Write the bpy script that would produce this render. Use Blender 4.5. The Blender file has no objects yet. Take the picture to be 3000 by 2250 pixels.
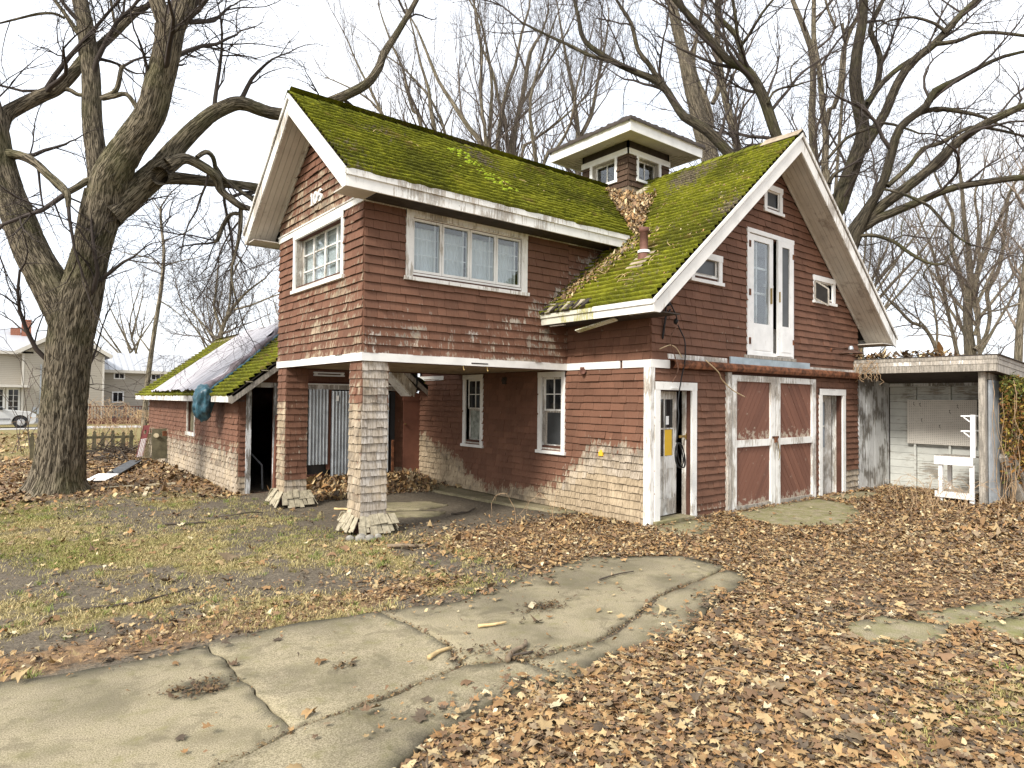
import bpy, bmesh, math, random
import numpy as np
from mathutils import Vector, Matrix, Euler
R_ = math.radians
scene = bpy.context.scene
COL = scene.collection
rng = np.random.default_rng(7)
random.seed(7)

# ------------------------------------------------------------------ camera
CAMLOC = Vector((-8.136, -6.707, 1.967))
YAW, PITCH, ROLL = R_(38.538), R_(1.375), R_(0.572)
_fw = Vector((math.sin(YAW)*math.cos(PITCH), math.cos(YAW)*math.cos(PITCH), math.sin(PITCH)))
_rt = Vector((math.cos(YAW), -math.sin(YAW), 0)); _up = _rt.cross(_fw)
_r2 = _rt*math.cos(ROLL) + _up*math.sin(ROLL); _u2 = -_rt*math.sin(ROLL) + _up*math.cos(ROLL)
cam = bpy.data.cameras.new('camera'); cam.lens = 22.97; cam.sensor_width = 36; cam.sensor_fit = 'HORIZONTAL'
cam.clip_start = .05; cam.clip_end = 3000
camo = bpy.data.objects.new('camera', cam); COL.objects.link(camo)
camo.matrix_world = Matrix(((_r2.x,_u2.x,-_fw.x,CAMLOC.x),(_r2.y,_u2.y,-_fw.y,CAMLOC.y),(_r2.z,_u2.z,-_fw.z,CAMLOC.z),(0,0,0,1)))
scene.camera = camo
scene.render.resolution_x, scene.render.resolution_y = 1024, 768

# ------------------------------------------------------------------ sky, sun, exposure
SUN_EL, SUN_AZ = R_(40), R_(255)          # azimuth clockwise from +Y: the sun stands to the left, a little towards the camera
w = bpy.data.worlds.new('World'); scene.world = w; w.use_nodes = True
nt = w.node_tree; nt.nodes.clear()
o_ = nt.nodes.new('ShaderNodeOutputWorld'); bg = nt.nodes.new('ShaderNodeBackground'); sk = nt.nodes.new('ShaderNodeTexSky')
sk.sky_type = 'NISHITA'; sk.sun_disc = False; sk.sun_elevation = SUN_EL; sk.sun_rotation = SUN_AZ
sk.air_density = 1.0; sk.dust_density = 3.0; sk.ozone_density = 1.5
mx = nt.nodes.new('ShaderNodeMix'); mx.data_type = 'RGBA'; mx.inputs[0].default_value = .74
tc = nt.nodes.new('ShaderNodeTexCoord'); nz = nt.nodes.new('ShaderNodeTexNoise'); nz.inputs['Scale'].default_value = 2.2; nz.inputs['Detail'].default_value = 5
rp = nt.nodes.new('ShaderNodeValToRGB'); rp.color_ramp.elements[0].position = .35; rp.color_ramp.elements[1].position = .62
rp.color_ramp.elements[0].color = (8.0, 8.35, 8.9, 1); rp.color_ramp.elements[1].color = (9.4, 9.5, 9.65, 1)
nt.links.new(tc.outputs['Generated'], nz.inputs['Vector']); nt.links.new(nz.outputs[0], rp.inputs[0])
nt.links.new(sk.outputs[0], mx.inputs[6]); nt.links.new(rp.outputs[0], mx.inputs[7])
nt.links.new(mx.outputs[2], bg.inputs[0]); bg.inputs[1].default_value = .1; nt.links.new(bg.outputs[0], o_.inputs[0])
sl = bpy.data.lights.new('sun', 'SUN'); sl.energy = 2.3; sl.angle = R_(12); sl.color = (1, .95, .87)
so = bpy.data.objects.new('sun', sl); COL.objects.link(so)
sd = Vector((math.sin(SUN_AZ)*math.cos(SUN_EL), math.cos(SUN_AZ)*math.cos(SUN_EL), math.sin(SUN_EL)))
so.rotation_euler = sd.to_track_quat('Z', 'Y').to_euler(); so.location = (-20, -10, 25)
scene.view_settings.view_transform = 'Standard'; scene.view_settings.look = 'None'
scene.view_settings.gamma = 1; scene.view_settings.use_curve_mapping = False
scene.view_settings.exposure = 1.08

# ------------------------------------------------------------------ node helper
class G:
    def __init__(s, name, rough=.85, spec=.3):
        s.m = bpy.data.materials.new(name); s.m.use_nodes = True; s.t = s.m.node_tree; s.t.nodes.clear()
        s.out = s.t.nodes.new('ShaderNodeOutputMaterial'); s.b = s.t.nodes.new('ShaderNodeBsdfPrincipled')
        s.t.links.new(s.b.outputs[0], s.out.inputs[0]); s.b.inputs['Roughness'].default_value = rough
        s.b.inputs['Specular IOR Level'].default_value = spec
        s._p = None
    def put(s, inp, v):
        if isinstance(v, bpy.types.NodeSocket): s.t.links.new(v, inp)
        elif isinstance(v, (tuple, list)) and len(v) == 3 and inp.type == 'RGBA': inp.default_value = (*v, 1)
        else: inp.default_value = v
    def pos(s):
        if s._p is None: s._p = s.t.nodes.new('ShaderNodeTexCoord').outputs['Object']
        return s._p
    def sc(s, x, y, z, vec=None):
        n = s.t.nodes.new('ShaderNodeVectorMath'); n.operation = 'MULTIPLY'
        s.put(n.inputs[0], vec or s.pos()); n.inputs[1].default_value = (x, y, z); return n.outputs[0]
    def noise(s, scale, detail=4, rough=.55, vec=None, dist=0):
        n = s.t.nodes.new('ShaderNodeTexNoise'); s.put(n.inputs['Vector'], vec or s.pos())
        n.inputs['Scale'].default_value = scale; n.inputs['Detail'].default_value = detail
        n.inputs['Roughness'].default_value = rough; n.inputs['Distortion'].default_value = dist
        return n.outputs[0]
    def voro(s, scale, vec=None, feat='F1', out=0):
        n = s.t.nodes.new('ShaderNodeTexVoronoi'); n.feature = feat; s.put(n.inputs['Vector'], vec or s.pos())
        n.inputs['Scale'].default_value = scale; return n.outputs[out]
    def step(s, v, a, b):
        n = s.t.nodes.new('ShaderNodeMapRange'); n.interpolation_type = 'SMOOTHSTEP'; s.put(n.inputs[0], v)
        n.inputs[1].default_value = a; n.inputs[2].default_value = b; return n.outputs[0]
    def ma(s, op, a, b=0.0, c=None):
        n = s.t.nodes.new('ShaderNodeMath'); n.operation = op; s.put(n.inputs[0], a); s.put(n.inputs[1], b)
        if c is not None: s.put(n.inputs[2], c)
        return n.outputs[0]
    def mix(s, f, a, b, blend='MIX'):
        n = s.t.nodes.new('ShaderNodeMix'); n.data_type = 'RGBA'; n.blend_type = blend
        s.put(n.inputs[0], f); s.put(n.inputs[6], a); s.put(n.inputs[7], b); return n.outputs[2]
    def attr(s, name='Col'):
        n = s.t.nodes.new('ShaderNodeAttribute'); n.attribute_name = name; return n
    def rgb(s, name='Col'):
        a = s.attr(name); n = s.t.nodes.new('ShaderNodeSeparateColor'); s.t.links.new(a.outputs['Color'], n.inputs[0]); return n.outputs
    def rand(s):
        return s.t.nodes.new('ShaderNodeObjectInfo').outputs['Random']
    def bump(s, h, strength=.4, dist=.01):
        n = s.t.nodes.new('ShaderNodeBump'); n.inputs['Strength'].default_value = strength; n.inputs['Distance'].default_value = dist
        s.put(n.inputs['Height'], h); s.t.links.new(n.outputs[0], s.b.inputs['Normal'])
    def col(s, c): s.put(s.b.inputs['Base Color'], c); return s.m

M = {}
def plain(name, c, rough=.8, var=.25, scale=6, metal=0, bump=.15, spec=.3):
    g = G(name, rough, spec); n = g.noise(scale, 5, .6)
    c2 = tuple(x*(1-var) for x in c); c3 = tuple(min(1, x*(1+var*.6)) for x in c)
    g.b.inputs['Metallic'].default_value = metal
    g.bump(g.noise(scale*9, 3), bump, .004)
    M[name] = g.col(g.mix(g.step(n, .3, .7), c2, c3)); return g

def painted(name, amount, white=(.80, .79, .75), wood=(.27, .245, .21), dark=(.07, .06, .05), grain=(30, 30, 3)):
    """white paint on old boards: flaked to grey wood where the noise is high"""
    g = G(name, .6, .35)
    big = g.noise(1.6, 3); fine = g.noise(1, 8, .72, g.sc(*grain)); spk = g.noise(34, 3, .7)
    v = g.ma('ADD', g.ma('MULTIPLY', big, .55), g.ma('MULTIPLY', fine, .6)); v = g.ma('ADD', v, amount)
    mask = g.step(v, .70, .76)
    pw = g.mix(g.step(g.noise(3, 4), .35, .75), white, tuple(x*.84 for x in white))
    pw = g.mix(g.ma('MULTIPLY', g.step(spk, .66, .74), .75), pw, dark)
    wd = g.mix(g.step(fine, .42, .62), wood, tuple(x*1.9 for x in wood))
    wd = g.mix(g.ma('MULTIPLY', g.step(spk, .55, .65), .5), wd, dark)
    g.bump(g.ma('SUBTRACT', g.ma('MULTIPLY', fine, .4), mask), .5, .004)
    M[name] = g.col(g.mix(mask, pw, wd)); return g

painted('white_paint', .035); painted('worn_paint', .125); painted('peeling_paint', .19)
painted('peeling_boards', .15, (.66, .67, .66), (.13, .12, .105), (.03, .03, .03), (22, 22, 2.2))
painted('horizontal_boards', .115, (.52, .53, .49), (.17, .155, .13), (.04, .04, .035), (4, 4, 40))
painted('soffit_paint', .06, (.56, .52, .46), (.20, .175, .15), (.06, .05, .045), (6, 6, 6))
painted('fresh_white', -.02, (.86, .86, .84))
painted('grey_timber', .5, (.5, .48, .44), (.22, .20, .17))
painted('mossy_board', .10, (.66, .65, .55), (.27, .26, .13), (.08, .07, .04))

def shingle_mat(name, paint, bare=(.45, .345, .215), grey=(.50, .465, .42)):
    g = G(name, .85, .25); c = g.rgb()
    streak = g.noise(1, 7, .7, g.sc(26, 26, 3.2)); patch = g.noise(3.4, 4, .6)
    v = g.ma('ADD', c[0], g.ma('MULTIPLY', g.ma('SUBTRACT', streak, .5), 1.15))
    v = g.ma('ADD', v, g.ma('MULTIPLY', g.ma('SUBTRACT', patch, .5), .95))
    mask = g.step(v, .43, .57)
    p1 = g.mix(c[1], tuple(x*.84 for x in paint), tuple(x*1.14 for x in paint))
    p1 = g.mix(g.ma('MULTIPLY', g.step(g.noise(1.3, 4), .35, .7), .45), p1, tuple(x*.6 for x in paint))
    p1 = g.mix(g.ma('MULTIPLY', g.step(streak, .5, .8), .35), p1, (paint[0]*1.35, paint[1]*1.9, paint[2]*2.1))
    p1 = g.mix(g.ma('MULTIPLY', g.step(g.noise(1, 6, .7, g.sc(55, 55, 1.6)), .45, .75), .5), p1, tuple(x*.5 for x in paint))
    wd = g.mix(c[2], bare, grey)
    wd = g.mix(g.ma('MULTIPLY', c[1], .55), wd, tuple(x*.62 for x in bare))
    edge = g.ma('MULTIPLY', g.step(v, .44, .60), g.step(v, .95, .62))
    wd = g.mix(g.ma('MULTIPLY', g.ma('MULTIPLY', edge, g.step(g.noise(5, 4), .4, .6)), .7), wd, (.10, .085, .07))
    wd = g.mix(g.ma('MULTIPLY', g.step(g.noise(1, 6, .7, g.sc(40, 40, 4)), .42, .62), .62), wd, (.13, .095, .06))
    wd = g.mix(g.ma('MULTIPLY', g.step(g.noise(2.1, 4), .5, .7), .35), wd, (.62, .50, .34))
    g.bump(g.ma('SUBTRACT', g.noise(1, 5, .7, g.sc(70, 70, 5)), g.ma('MULTIPLY', mask, .35)), .5, .004)
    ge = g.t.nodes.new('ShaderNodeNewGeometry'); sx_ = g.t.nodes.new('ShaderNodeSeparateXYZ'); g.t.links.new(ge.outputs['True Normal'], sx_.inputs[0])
    butt_shade = g.step(g.ma('ABSOLUTE', sx_.outputs[2]), .7, .9)          # butts: bare end grain, darkened to paint shadow lines between courses
    M[name] = g.col(g.mix(butt_shade, g.mix(mask, p1, wd), (.045, .032, .024))); return g
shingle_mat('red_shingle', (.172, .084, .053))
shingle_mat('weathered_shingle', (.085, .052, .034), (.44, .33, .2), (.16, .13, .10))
plain('wall_sheathing', (.09, .04, .027), .9)
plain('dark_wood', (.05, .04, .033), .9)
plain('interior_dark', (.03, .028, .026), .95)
plain('brown_board', (.185, .078, .05), .8, .2, 2.5)
plain('plank_ceiling', (.30, .24, .165), .85, .3, 5)
plain('rust', (.17, .066, .03), .8, .7, 11)
plain('dark_rust', (.085, .045, .03), .8, .5, 9)
plain('pipe_metal', (.16, .075, .055), .7, .3, 9)
plain('galvanised', (.42, .45, .47), .42, .2, 5, .6, .05)
plain('flashing', (.34, .27, .19), .7, .35, 4)
plain('blue_steel', (.36, .43, .47), .45, .25, 3, .3)
plain('black_rubber', (.015, .015, .016), .6)
plain('brown_cord', (.16, .085, .055), .7)
plain('tan_cord', (.55, .42, .25), .7)
plain('brass', (.35, .25, .1), .4, .2, 8, .8)
plain('pegboard', (.58, .55, .49), .7, .06, 3)
plain('curtain', (.80, .82, .80), .9, .1, 3)
plain('paper_white', (.85, .85, .83), .8, .02)
plain('paper_yellow', (.75, .47, .04), .8, .05)
plain('stone', (.30, .28, .24), .9, .4, 12, 0, .4)
plain('stick', (.20, .15, .10), .9, .35, 10)
plain('dark_stick', (.07, .055, .042), .9, .35, 10)
plain('pale_stick', (.55, .40, .2), .8, .3, 10)
plain('bare_shingle', (.37, .325, .23), .9, .35, 14, 0, .4)
plain('siding_corner', (.55, .52, .46), .6, .06)
plain('red_brick', (.33, .14, .09), .9, .3, 20)
plain('deck_red', (.11, .045, .032), .8)
plain('tyre', (.02, .02, .02), .8)
plain('alloy', (.6, .6, .6), .35, .1, 5, .8)
plain('car_paint', (.50, .50, .485), .3, .03, 1, 0, 0)
plain('car_trim', (.2, .2, .2), .5)
plain('lamp_amber', (.55, .30, .08), .3, .05)
plain('headlamp', (.55, .57, .58), .1, .1)
plain('metal_roof', (.44, .45, .47), .45, .05, 1, .1, 0)
plain('asphalt_far', (.42, .40, .37), .9, .15, 1)
plain('blue_tarp', (.035, .10, .135), .4, .5, 9, 0, .4, .5)
plain('red_paint', (.20, .055, .05), .6, .3, 6)
plain('pale_wood', (.55, .47, .31), .8, .3, 7)
plain('mossy_ply', (.13, .115, .07), .9, .35, 5)
plain('cane', (.42, .29, .17), .9, .3, 7)

g = G('tarp', .42, .4)
n1 = g.noise(1, 4, .6, g.sc(1.2, 13, 1.2)); g.bump(g.ma('ADD', n1, g.ma('MULTIPLY', g.noise(9, 5), .8)), .9, .04)
M['tarp'] = g.col(g.mix(g.step(n1, .35, .7), (.27, .25, .265), (.56, .54, .56)))
g = G('siding', .6); wv = g.t.nodes.new('ShaderNodeTexWave'); wv.bands_direction = 'Z'; wv.wave_profile = 'SAW'; g.put(wv.inputs['Vector'], g.pos())
wv.inputs['Scale'].default_value = 2.6
M['siding'] = g.col(g.mix(g.step(wv.outputs[1], .02, .25), (.26, .235, .195), (.40, .365, .305))); g.bump(wv.outputs[1], .6, .02)
g = G('glass', .03)
for nd in list(g.t.nodes):
    if nd.type == 'BSDF_PRINCIPLED': g.t.nodes.remove(nd)
tr = g.t.nodes.new('ShaderNodeBsdfTransparent'); tr.inputs[0].default_value = (.86, .89, .9, 1)
gl = g.t.nodes.new('ShaderNodeBsdfGlossy'); gl.inputs['Roughness'].default_value = .025
lw = g.t.nodes.new('ShaderNodeLayerWeight'); lw.inputs[0].default_value = .5
ms = g.t.nodes.new('ShaderNodeMixShader'); g.t.links.new(g.ma('ADD', g.ma('MULTIPLY', g.ma('POWER', lw.outputs['Facing'], 3.0), .55), .07), ms.inputs[0])
g.t.links.new(tr.outputs[0], ms.inputs[1]); g.t.links.new(gl.outputs[0], ms.inputs[2]); g.t.links.new(ms.outputs[0], g.out.inputs[0]); M['glass'] = g.m
plain('dark_glass', (.02, .022, .024), .06, .1, 2, 0, 0, .6)
plain('screen_mesh', (.045, .048, .05), .4, .35, 3, 0, 0, .5)

def bark(name, c1, c2, moss=.25, scale=26):
    g = G(name, .95, .15); a = g.attr('bark').outputs['Vector']
    r = g.noise(scale, 3, .5, a, .5); fur = g.step(g.ma('ABSOLUTE', g.ma('SUBTRACT', r, .5)), .0, .085)
    r2 = g.noise(scale*2.3, 4, .6, a, .3)
    h = g.ma('ADD', g.ma('MULTIPLY', fur, .7), g.ma('MULTIPLY', r2, .5))
    c = g.mix(g.step(h, .30, 1.0), c1, c2)
    c = g.mix(g.ma('MULTIPLY', g.step(g.noise(1.1, 5), .45, .7), moss), c, (.11, .115, .04))
    g.bump(h, .9, .03); M[name] = g.col(c)
bark('big_bark', (.050, .041, .029), (.215, .180, .128), .4, 30)
bark('dark_bark', (.026, .022, .016), (.105, .088, .062), .5, 24)
bark('pale_bark', (.10, .085, .062), (.30, .255, .185), .3, 20)
plain('twig_dark', (.055, .043, .036), .9, .3, 2)
plain('twig_mid', (.11, .088, .072), .9, .3, 2)
plain('twig_pale', (.26, .21, .165), .9, .3, 2)

# moss-covered shingle roof
g = G('moss_roof', .95, .1); c = g.rgb()
n1 = g.noise(60, 4, .7); n2 = g.noise(2.2, 5, .6); n3 = g.noise(9, 4, .65)
mossc = g.mix(g.step(n1, .3, .7), (.050, .055, .008), (.185, .195, .016))
mossc = g.mix(g.step(n3, .48, .7), mossc, (.235, .24, .02))
big = g.noise(.9, 4, .6)
mossc = g.mix(g.ma('MULTIPLY', g.step(big, .5, .66), .55), mossc, (.235, .235, .022))
mossc = g.mix(g.ma('MULTIPLY', g.step(big, .5, .36), .6), mossc, (.05, .052, .010))
mossc = g.mix(g.ma('MULTIPLY', g.step(n2, .56, .70), .65), mossc, (.155, .105, .035))
wood = g.mix(g.step(g.noise(25, 4), .3, .7), (.055, .046, .033), (.20, .165, .11))
mk = g.step(g.ma('ADD', c[0], g.ma('MULTIPLY', g.ma('SUBTRACT', g.noise(14, 5, .7), .5), .9)), .42, .58)
g.bump(g.ma('ADD', n1, g.noise(150, 2)), .8, .012)
M['moss_roof'] = g.col(g.mix(mk, wood, mossc))
g = G('moss_cushion', .95, .1); n1 = g.noise(90, 3, .7)
M['moss_cushion'] = g.col(g.mix(g.step(n1, .3, .7), (.14, .20, .012), (.33, .42, .03))); g.bump(n1, .8, .01)

# leaves: per-leaf colour
g = G('dead_leaf', .7, .3); a = g.attr('Col'); n1 = g.noise(30, 4, .6)
M['dead_leaf'] = g.col(g.mix(g.ma('MULTIPLY', n1, .35), a.outputs['Color'], (.10, .06, .03)))
g = G('grass_blade', .8, .2); M['grass_blade'] = g.col(g.attr('Col').outputs['Color'])

# ground
g = G('ground', .95, .12); c = g.rgb()
f1 = g.noise(7, 6, .68); f2 = g.noise(38, 4, .7); f3 = g.noise(1.4, 5, .6); vc = g.voro(26, None, 'F1', 1)
soil = g.mix(g.step(f2, .3, .7), (.085, .070, .052), (.185, .155, .115))
soil = g.mix(g.ma('MULTIPLY', g.step(f1, .52, .66), .5), soil, (.25, .205, .14))
gr = g.mix(g.step(f2, .3, .72), (.16, .13, .06), (.33, .27, .13))
gr = g.mix(g.ma('MULTIPLY', g.step(f3, .45, .65), .5), gr, (.19, .175, .06))
lf = g.mix(g.step(f1, .3, .7), (.095, .062, .040), (.26, .175, .105))
hs = g.t.nodes.new('ShaderNodeSeparateColor'); g.t.links.new(vc, hs.inputs[0])
lf = g.mix(g.ma('MULTIPLY', hs.outputs[0], .55), lf, (.36, .23, .12))
gm = g.step(g.ma('ADD', c[0], g.ma('MULTIPLY', g.ma('SUBTRACT', f1, .5), 1.1)), .35, .65)
lm = g.step(g.ma('ADD', c[1], g.ma('MULTIPLY', g.ma('SUBTRACT', f1, .5), .8)), .38, .62)
base = g.mix(gm, soil, gr); base = g.mix(lm, base, lf)
base = g.mix(g.ma('MULTIPLY', c[2], .6), base, (.035, .028, .022))
g.bump(g.ma('ADD', f2, f1), .8, .03); M['ground'] = g.col(base)
g = G('concrete', .9, .2)
f1 = g.noise(2.3, 5, .6); f2 = g.noise(120, 3, .7); f3 = g.noise(6, 6, .65); c = g.rgb()
cc = g.mix(g.step(f2, .34, .66), (.160, .134, .082), (.415, .355, .24))
cc = g.mix(g.ma('MULTIPLY', g.step(f1, .46, .66), .55), cc, (.15, .13, .08))
cc = g.mix(g.ma('MULTIPLY', g.step(f3, .56, .72), .5), cc, (.19, .17, .075))
spk = g.noise(300, 2, .7); cc = g.mix(g.ma('MULTIPLY', g.step(spk, .6, .7), .6), cc, (.09, .078, .055))
cc = g.mix(g.ma('MULTIPLY', g.step(g.noise(3.1, 7, .7, None, 1.2), .54, .62), .45), cc, (.125, .105, .068))
cc = g.mix(g.ma('MULTIPLY', c[0], .85), cc, (.055, .048, .036))
cc = g.mix(g.ma('MULTIPLY', g.ma('MULTIPLY', c[1], g.step(f3, .35, .6)), .85), cc, (.16, .16, .05))
g.bump(g.ma('ADD', f2, g.ma('MULTIPLY', f3, .6)), .5, .006); M['concrete'] = g.col(cc)

# ------------------------------------------------------------------ mesh helpers
BASE = {}
def link(name, me, parent=None, kind=None):
    o = bpy.data.objects.new(name, me); COL.objects.link(o)
    if parent is not None: o.parent = parent; BASE[o.name] = BASE[parent.name]
    else: BASE[o.name] = Vector((0, 0, 0))
    if kind: o['kind'] = kind
    return o
def thing(name, label, cat, loc=(0, 0, 0), group=None):
    o = bpy.data.objects.new(name, None); COL.objects.link(o); o.location = loc; o.empty_display_size = .2
    o['label'] = label; o['category'] = cat
    if group: o['group'] = group
    BASE[o.name] = Vector(loc); return o
def tag(o, label, cat, group=None):
    o['label'] = label; o['category'] = cat
    if group: o['group'] = group
    return o
def np_obj(name, V, F, mat, parent=None, kind=None, smooth=False, col=None, vec=None, origin=None):
    """V (n,3) world coordinates; F (m,3|4) int"""
    me = bpy.data.meshes.new(name); V = np.asarray(V, np.float32); F = np.asarray(F, np.int32)
    b = BASE[parent.name] if parent is not None else Vector(origin or (0, 0, 0))
    V = V - np.array(b, np.float32)
    k = F.shape[1]; me.vertices.add(len(V)); me.vertices.foreach_set('co', V.ravel())
    me.loops.add(F.size); me.loops.foreach_set('vertex_index', F.ravel())
    me.polygons.add(len(F)); me.polygons.foreach_set('loop_start', np.arange(len(F), dtype=np.int32)*k)
    me.polygons.foreach_set('loop_total', np.full(len(F), k, np.int32))
    if smooth: me.polygons.foreach_set('use_smooth', np.ones(len(F), bool))
    me.update(calc_edges=True)
    if col is not None:
        a = me.attributes.new('Col', 'FLOAT_COLOR', 'POINT'); cc = np.ones((len(V), 4), np.float32); cc[:, :3] = col; a.data.foreach_set('color', cc.ravel())
    if vec is not None:
        a = me.attributes.new('bark', 'FLOAT_VECTOR', 'POINT'); a.data.foreach_set('vector', np.asarray(vec, np.float32).ravel())
    me.materials.append(M[mat] if isinstance(mat, str) else mat)
    o = link(name, me, parent, kind)
    if parent is None and origin: o.location = origin; BASE[o.name] = Vector(origin)
    return o
class MB:
    def __init__(s): s.v = []; s.f = []; s.c = []
    def add(s, vs, fs, col=(0, .5, 0)):
        k = len(s.v); s.v += [tuple(v) for v in vs]; s.f += [tuple(i+k for i in f) for f in fs]; s.c += [col]*len(vs); return s
    def hexa(s, p, col=(0, .5, 0)):
        """8 corners: bottom ring 0-3, top ring 4-7"""
        return s.add(p, [(3, 2, 1, 0), (4, 5, 6, 7), (0, 1, 5, 4), (1, 2, 6, 5), (2, 3, 7, 6), (3, 0, 4, 7)], col)
    def box(s, x0, x1, y0, y1, z0, z1, col=(0, .5, 0)):
        return s.hexa([(x0, y0, z0), (x1, y0, z0), (x1, y1, z0), (x0, y1, z0), (x0, y0, z1), (x1, y0, z1), (x1, y1, z1), (x0, y1, z1)], col)
    def beam(s, a, b, w, h, up=(0, 0, 1)):
        a, b = Vector(a), Vector(b); d = (b-a).normalized(); u = Vector(up); sd = d.cross(u)
        if sd.length < 1e-4: sd = d.cross(Vector((1, 0, 0)))
        sd.normalize(); u = sd.cross(d).normalized(); sd *= w/2; u *= h/2
        return s.hexa([a-sd-u, a+sd-u, a+sd+u, a-sd+u, b-sd-u, b+sd-u, b+sd+u, b-sd+u])
    def prism(s, poly, vec):
        n = len(poly); v = Vector(vec); p = [Vector(q) for q in poly]
        return s.add(p+[q+v for q in p], [tuple(range(n-1, -1, -1)), tuple(range(n, 2*n))]+[(i, (i+1) % n, (i+1) % n+n, i+n) for i in range(n)])
    def tube(s, pts, r, sides=6, cap=True):
        pts = [Vector(p) for p in pts]; n = len(pts); k = len(s.v)
        if not hasattr(r, '__len__'): r = [r]*n
        vs = []
        for i, p in enumerate(pts):
            t = (pts[min(i+1, n-1)]-pts[max(i-1, 0)]); t = t.normalized() if t.length > 1e-9 else Vector((0, 0, 1))
            ref = Vector((0, 0, 1)) if abs(t.z) < .9 else Vector((1, 0, 0)); a = t.cross(ref).normalized(); b = t.cross(a)
            vs += [p+(a*math.cos(q)+b*math.sin(q))*r[i] for q in [2*math.pi*j/sides for j in range(sides)]]
        fs = [(i*sides+j, i*sides+(j+1) % sides, (i+1)*sides+(j+1) % sides, (i+1)*sides+j) for i in range(n-1) for j in range(sides)]
        if cap: fs += [tuple(range(sides-1, -1, -1)), tuple((n-1)*sides+j for j in range(sides))]
        return s.add(vs, fs)
    def lathe(s, c, prof, sides=16, axis=(0, 0, 1)):
        ax = Vector(axis).normalized(); ref = Vector((1, 0, 0)) if abs(ax.x) < .9 else Vector((0, 1, 0)); a = ax.cross(ref).normalized(); b = ax.cross(a); c = Vector(c)
        vs = [c+ax*h+(a*math.cos(q)+b*math.sin(q))*r for r, h in prof for q in [2*math.pi*j/sides for j in range(sides)]]
        n = len(prof)
        return s.add(vs, [(i*sides+j, i*sides+(j+1) % sides, (i+1)*sides+(j+1) % sides, (i+1)*sides+j) for i in range(n-1) for j in range(sides)])
    def build(s, name, mat, parent=None, kind=None, smooth=False, bevel=0, origin=None):
        me = bpy.data.meshes.new(name); b = BASE[parent.name] if parent is not None else Vector(origin or (0, 0, 0))
        me.from_pydata([Vector(v)-b for v in s.v], [], s.f)
        a = me.attributes.new('Col', 'FLOAT_COLOR', 'POINT')
        a.data.foreach_set('color', [x for c in s.c for x in (*c, 1)])
        if bevel:
            bm = bmesh.new(); bm.from_mesh(me); bmesh.ops.bevel(bm, geom=bm.edges[:], offset=bevel, segments=1, affect='EDGES'); bm.to_mesh(me); bm.free()
        if smooth: me.polygons.foreach_set('use_smooth', [True]*len(me.polygons))
        me.materials.append(M[mat]); o = link(name, me, parent, kind)
        if parent is None and origin: o.location = origin; BASE[o.name] = Vector(origin)
        return o
_perm = np.random.default_rng(3).permutation(512)
def vnoise(P, seed=0):
    P = np.asarray(P, float)+seed*17.31; i = np.floor(P).astype(int); f = P-i; f = f*f*(3-2*f); out = 0
    for dx in (0, 1):
        for dy in (0, 1):
            for dz in (0, 1):
                h = _perm[(_perm[(_perm[(i[..., 0]+dx) & 511]+i[..., 1]+dy) & 511]+i[..., 2]+dz) & 511]/511.0
                out = out+h*np.where(dx, f[..., 0], 1-f[..., 0])*np.where(dy, f[..., 1], 1-f[..., 1])*np.where(dz, f[..., 2], 1-f[..., 2])
    return out
def fbm(P, seed=0, oct=4):
    P = np.asarray(P, float); a, s, tot = .5, 0, 0
    for k in range(oct): s = s+a*vnoise(P*2**k, seed+k*3.7); tot += a; a *= .5
    return s/tot
def sstep(x, a, b):
    t = np.clip((np.asarray(x, float)-a)/(b-a), 0, 1); return t*t*(3-2*t)
class PL:
    """a wall plane: u along the wall, z up, n outwards"""
    def __init__(s, o, U, N): s.o = Vector(o); s.U = Vector(U); s.N = Vector(N); s.flip = s.U.cross(Vector((0, 0, 1))).dot(s.N) < 0
    def p(s, u, z, n=0): return s.o+s.U*u+Vector((0, 0, z))+s.N*n
    def box(s, mb, u0, u1, z0, z1, n0, n1, col=(0, .5, 0)):
        p = [s.p(u0, z0, n0), s.p(u1, z0, n0), s.p(u1, z1, n0), s.p(u0, z1, n0), s.p(u0, z0, n1), s.p(u1, z0, n1), s.p(u1, z1, n1), s.p(u0, z1, n1)]
        if s.flip: p = [p[1], p[0], p[3], p[2], p[5], p[4], p[7], p[6]]
        return mb.hexa(p, col)
    def poly(s, mb, pts, n0, n1):
        pp = [s.p(u, z, n0) for u, z in pts]
        if s.flip: pp = pp[::-1]
        return mb.prism(pp, s.N*(n1-n0))
plain('dusty_glass', (.30, .32, .28), .25, .45, 9, 0, 0, .5)
plain('milky_glass', (.24, .27, .30), .15, .2, 3, 0, 0, .5)
g = G('door_board', .75, .3); st = g.noise(1, 6, .7, g.sc(9, 9, 9)); lowz = g.t.nodes.new('ShaderNodeSeparateXYZ'); g.t.links.new(g.pos(), lowz.inputs[0])
wz = g.ma('ADD', g.step(lowz.outputs[2], .35, .05), g.ma('MULTIPLY', g.step(lowz.outputs[2], 1.6, 1.25), g.step(lowz.outputs[2], 1.2, 1.3)))
mk = g.step(g.ma('ADD', st, g.ma('MULTIPLY', wz, .2)), .62, .72)
pc = g.mix(g.rand(), (.150, .067, .045), (.195, .088, .058)); M['door_board'] = g.col(g.mix(g.ma('MULTIPLY', mk, .8), pc, (.42, .36, .28))); g.bump(g.noise(60, 4), .3, .003)
plain('tank_grey', (.09, .095, .1), .7)
plain('tarp_dark', (.17, .14, .155), .5, .4, 5, 0, .3)
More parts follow.
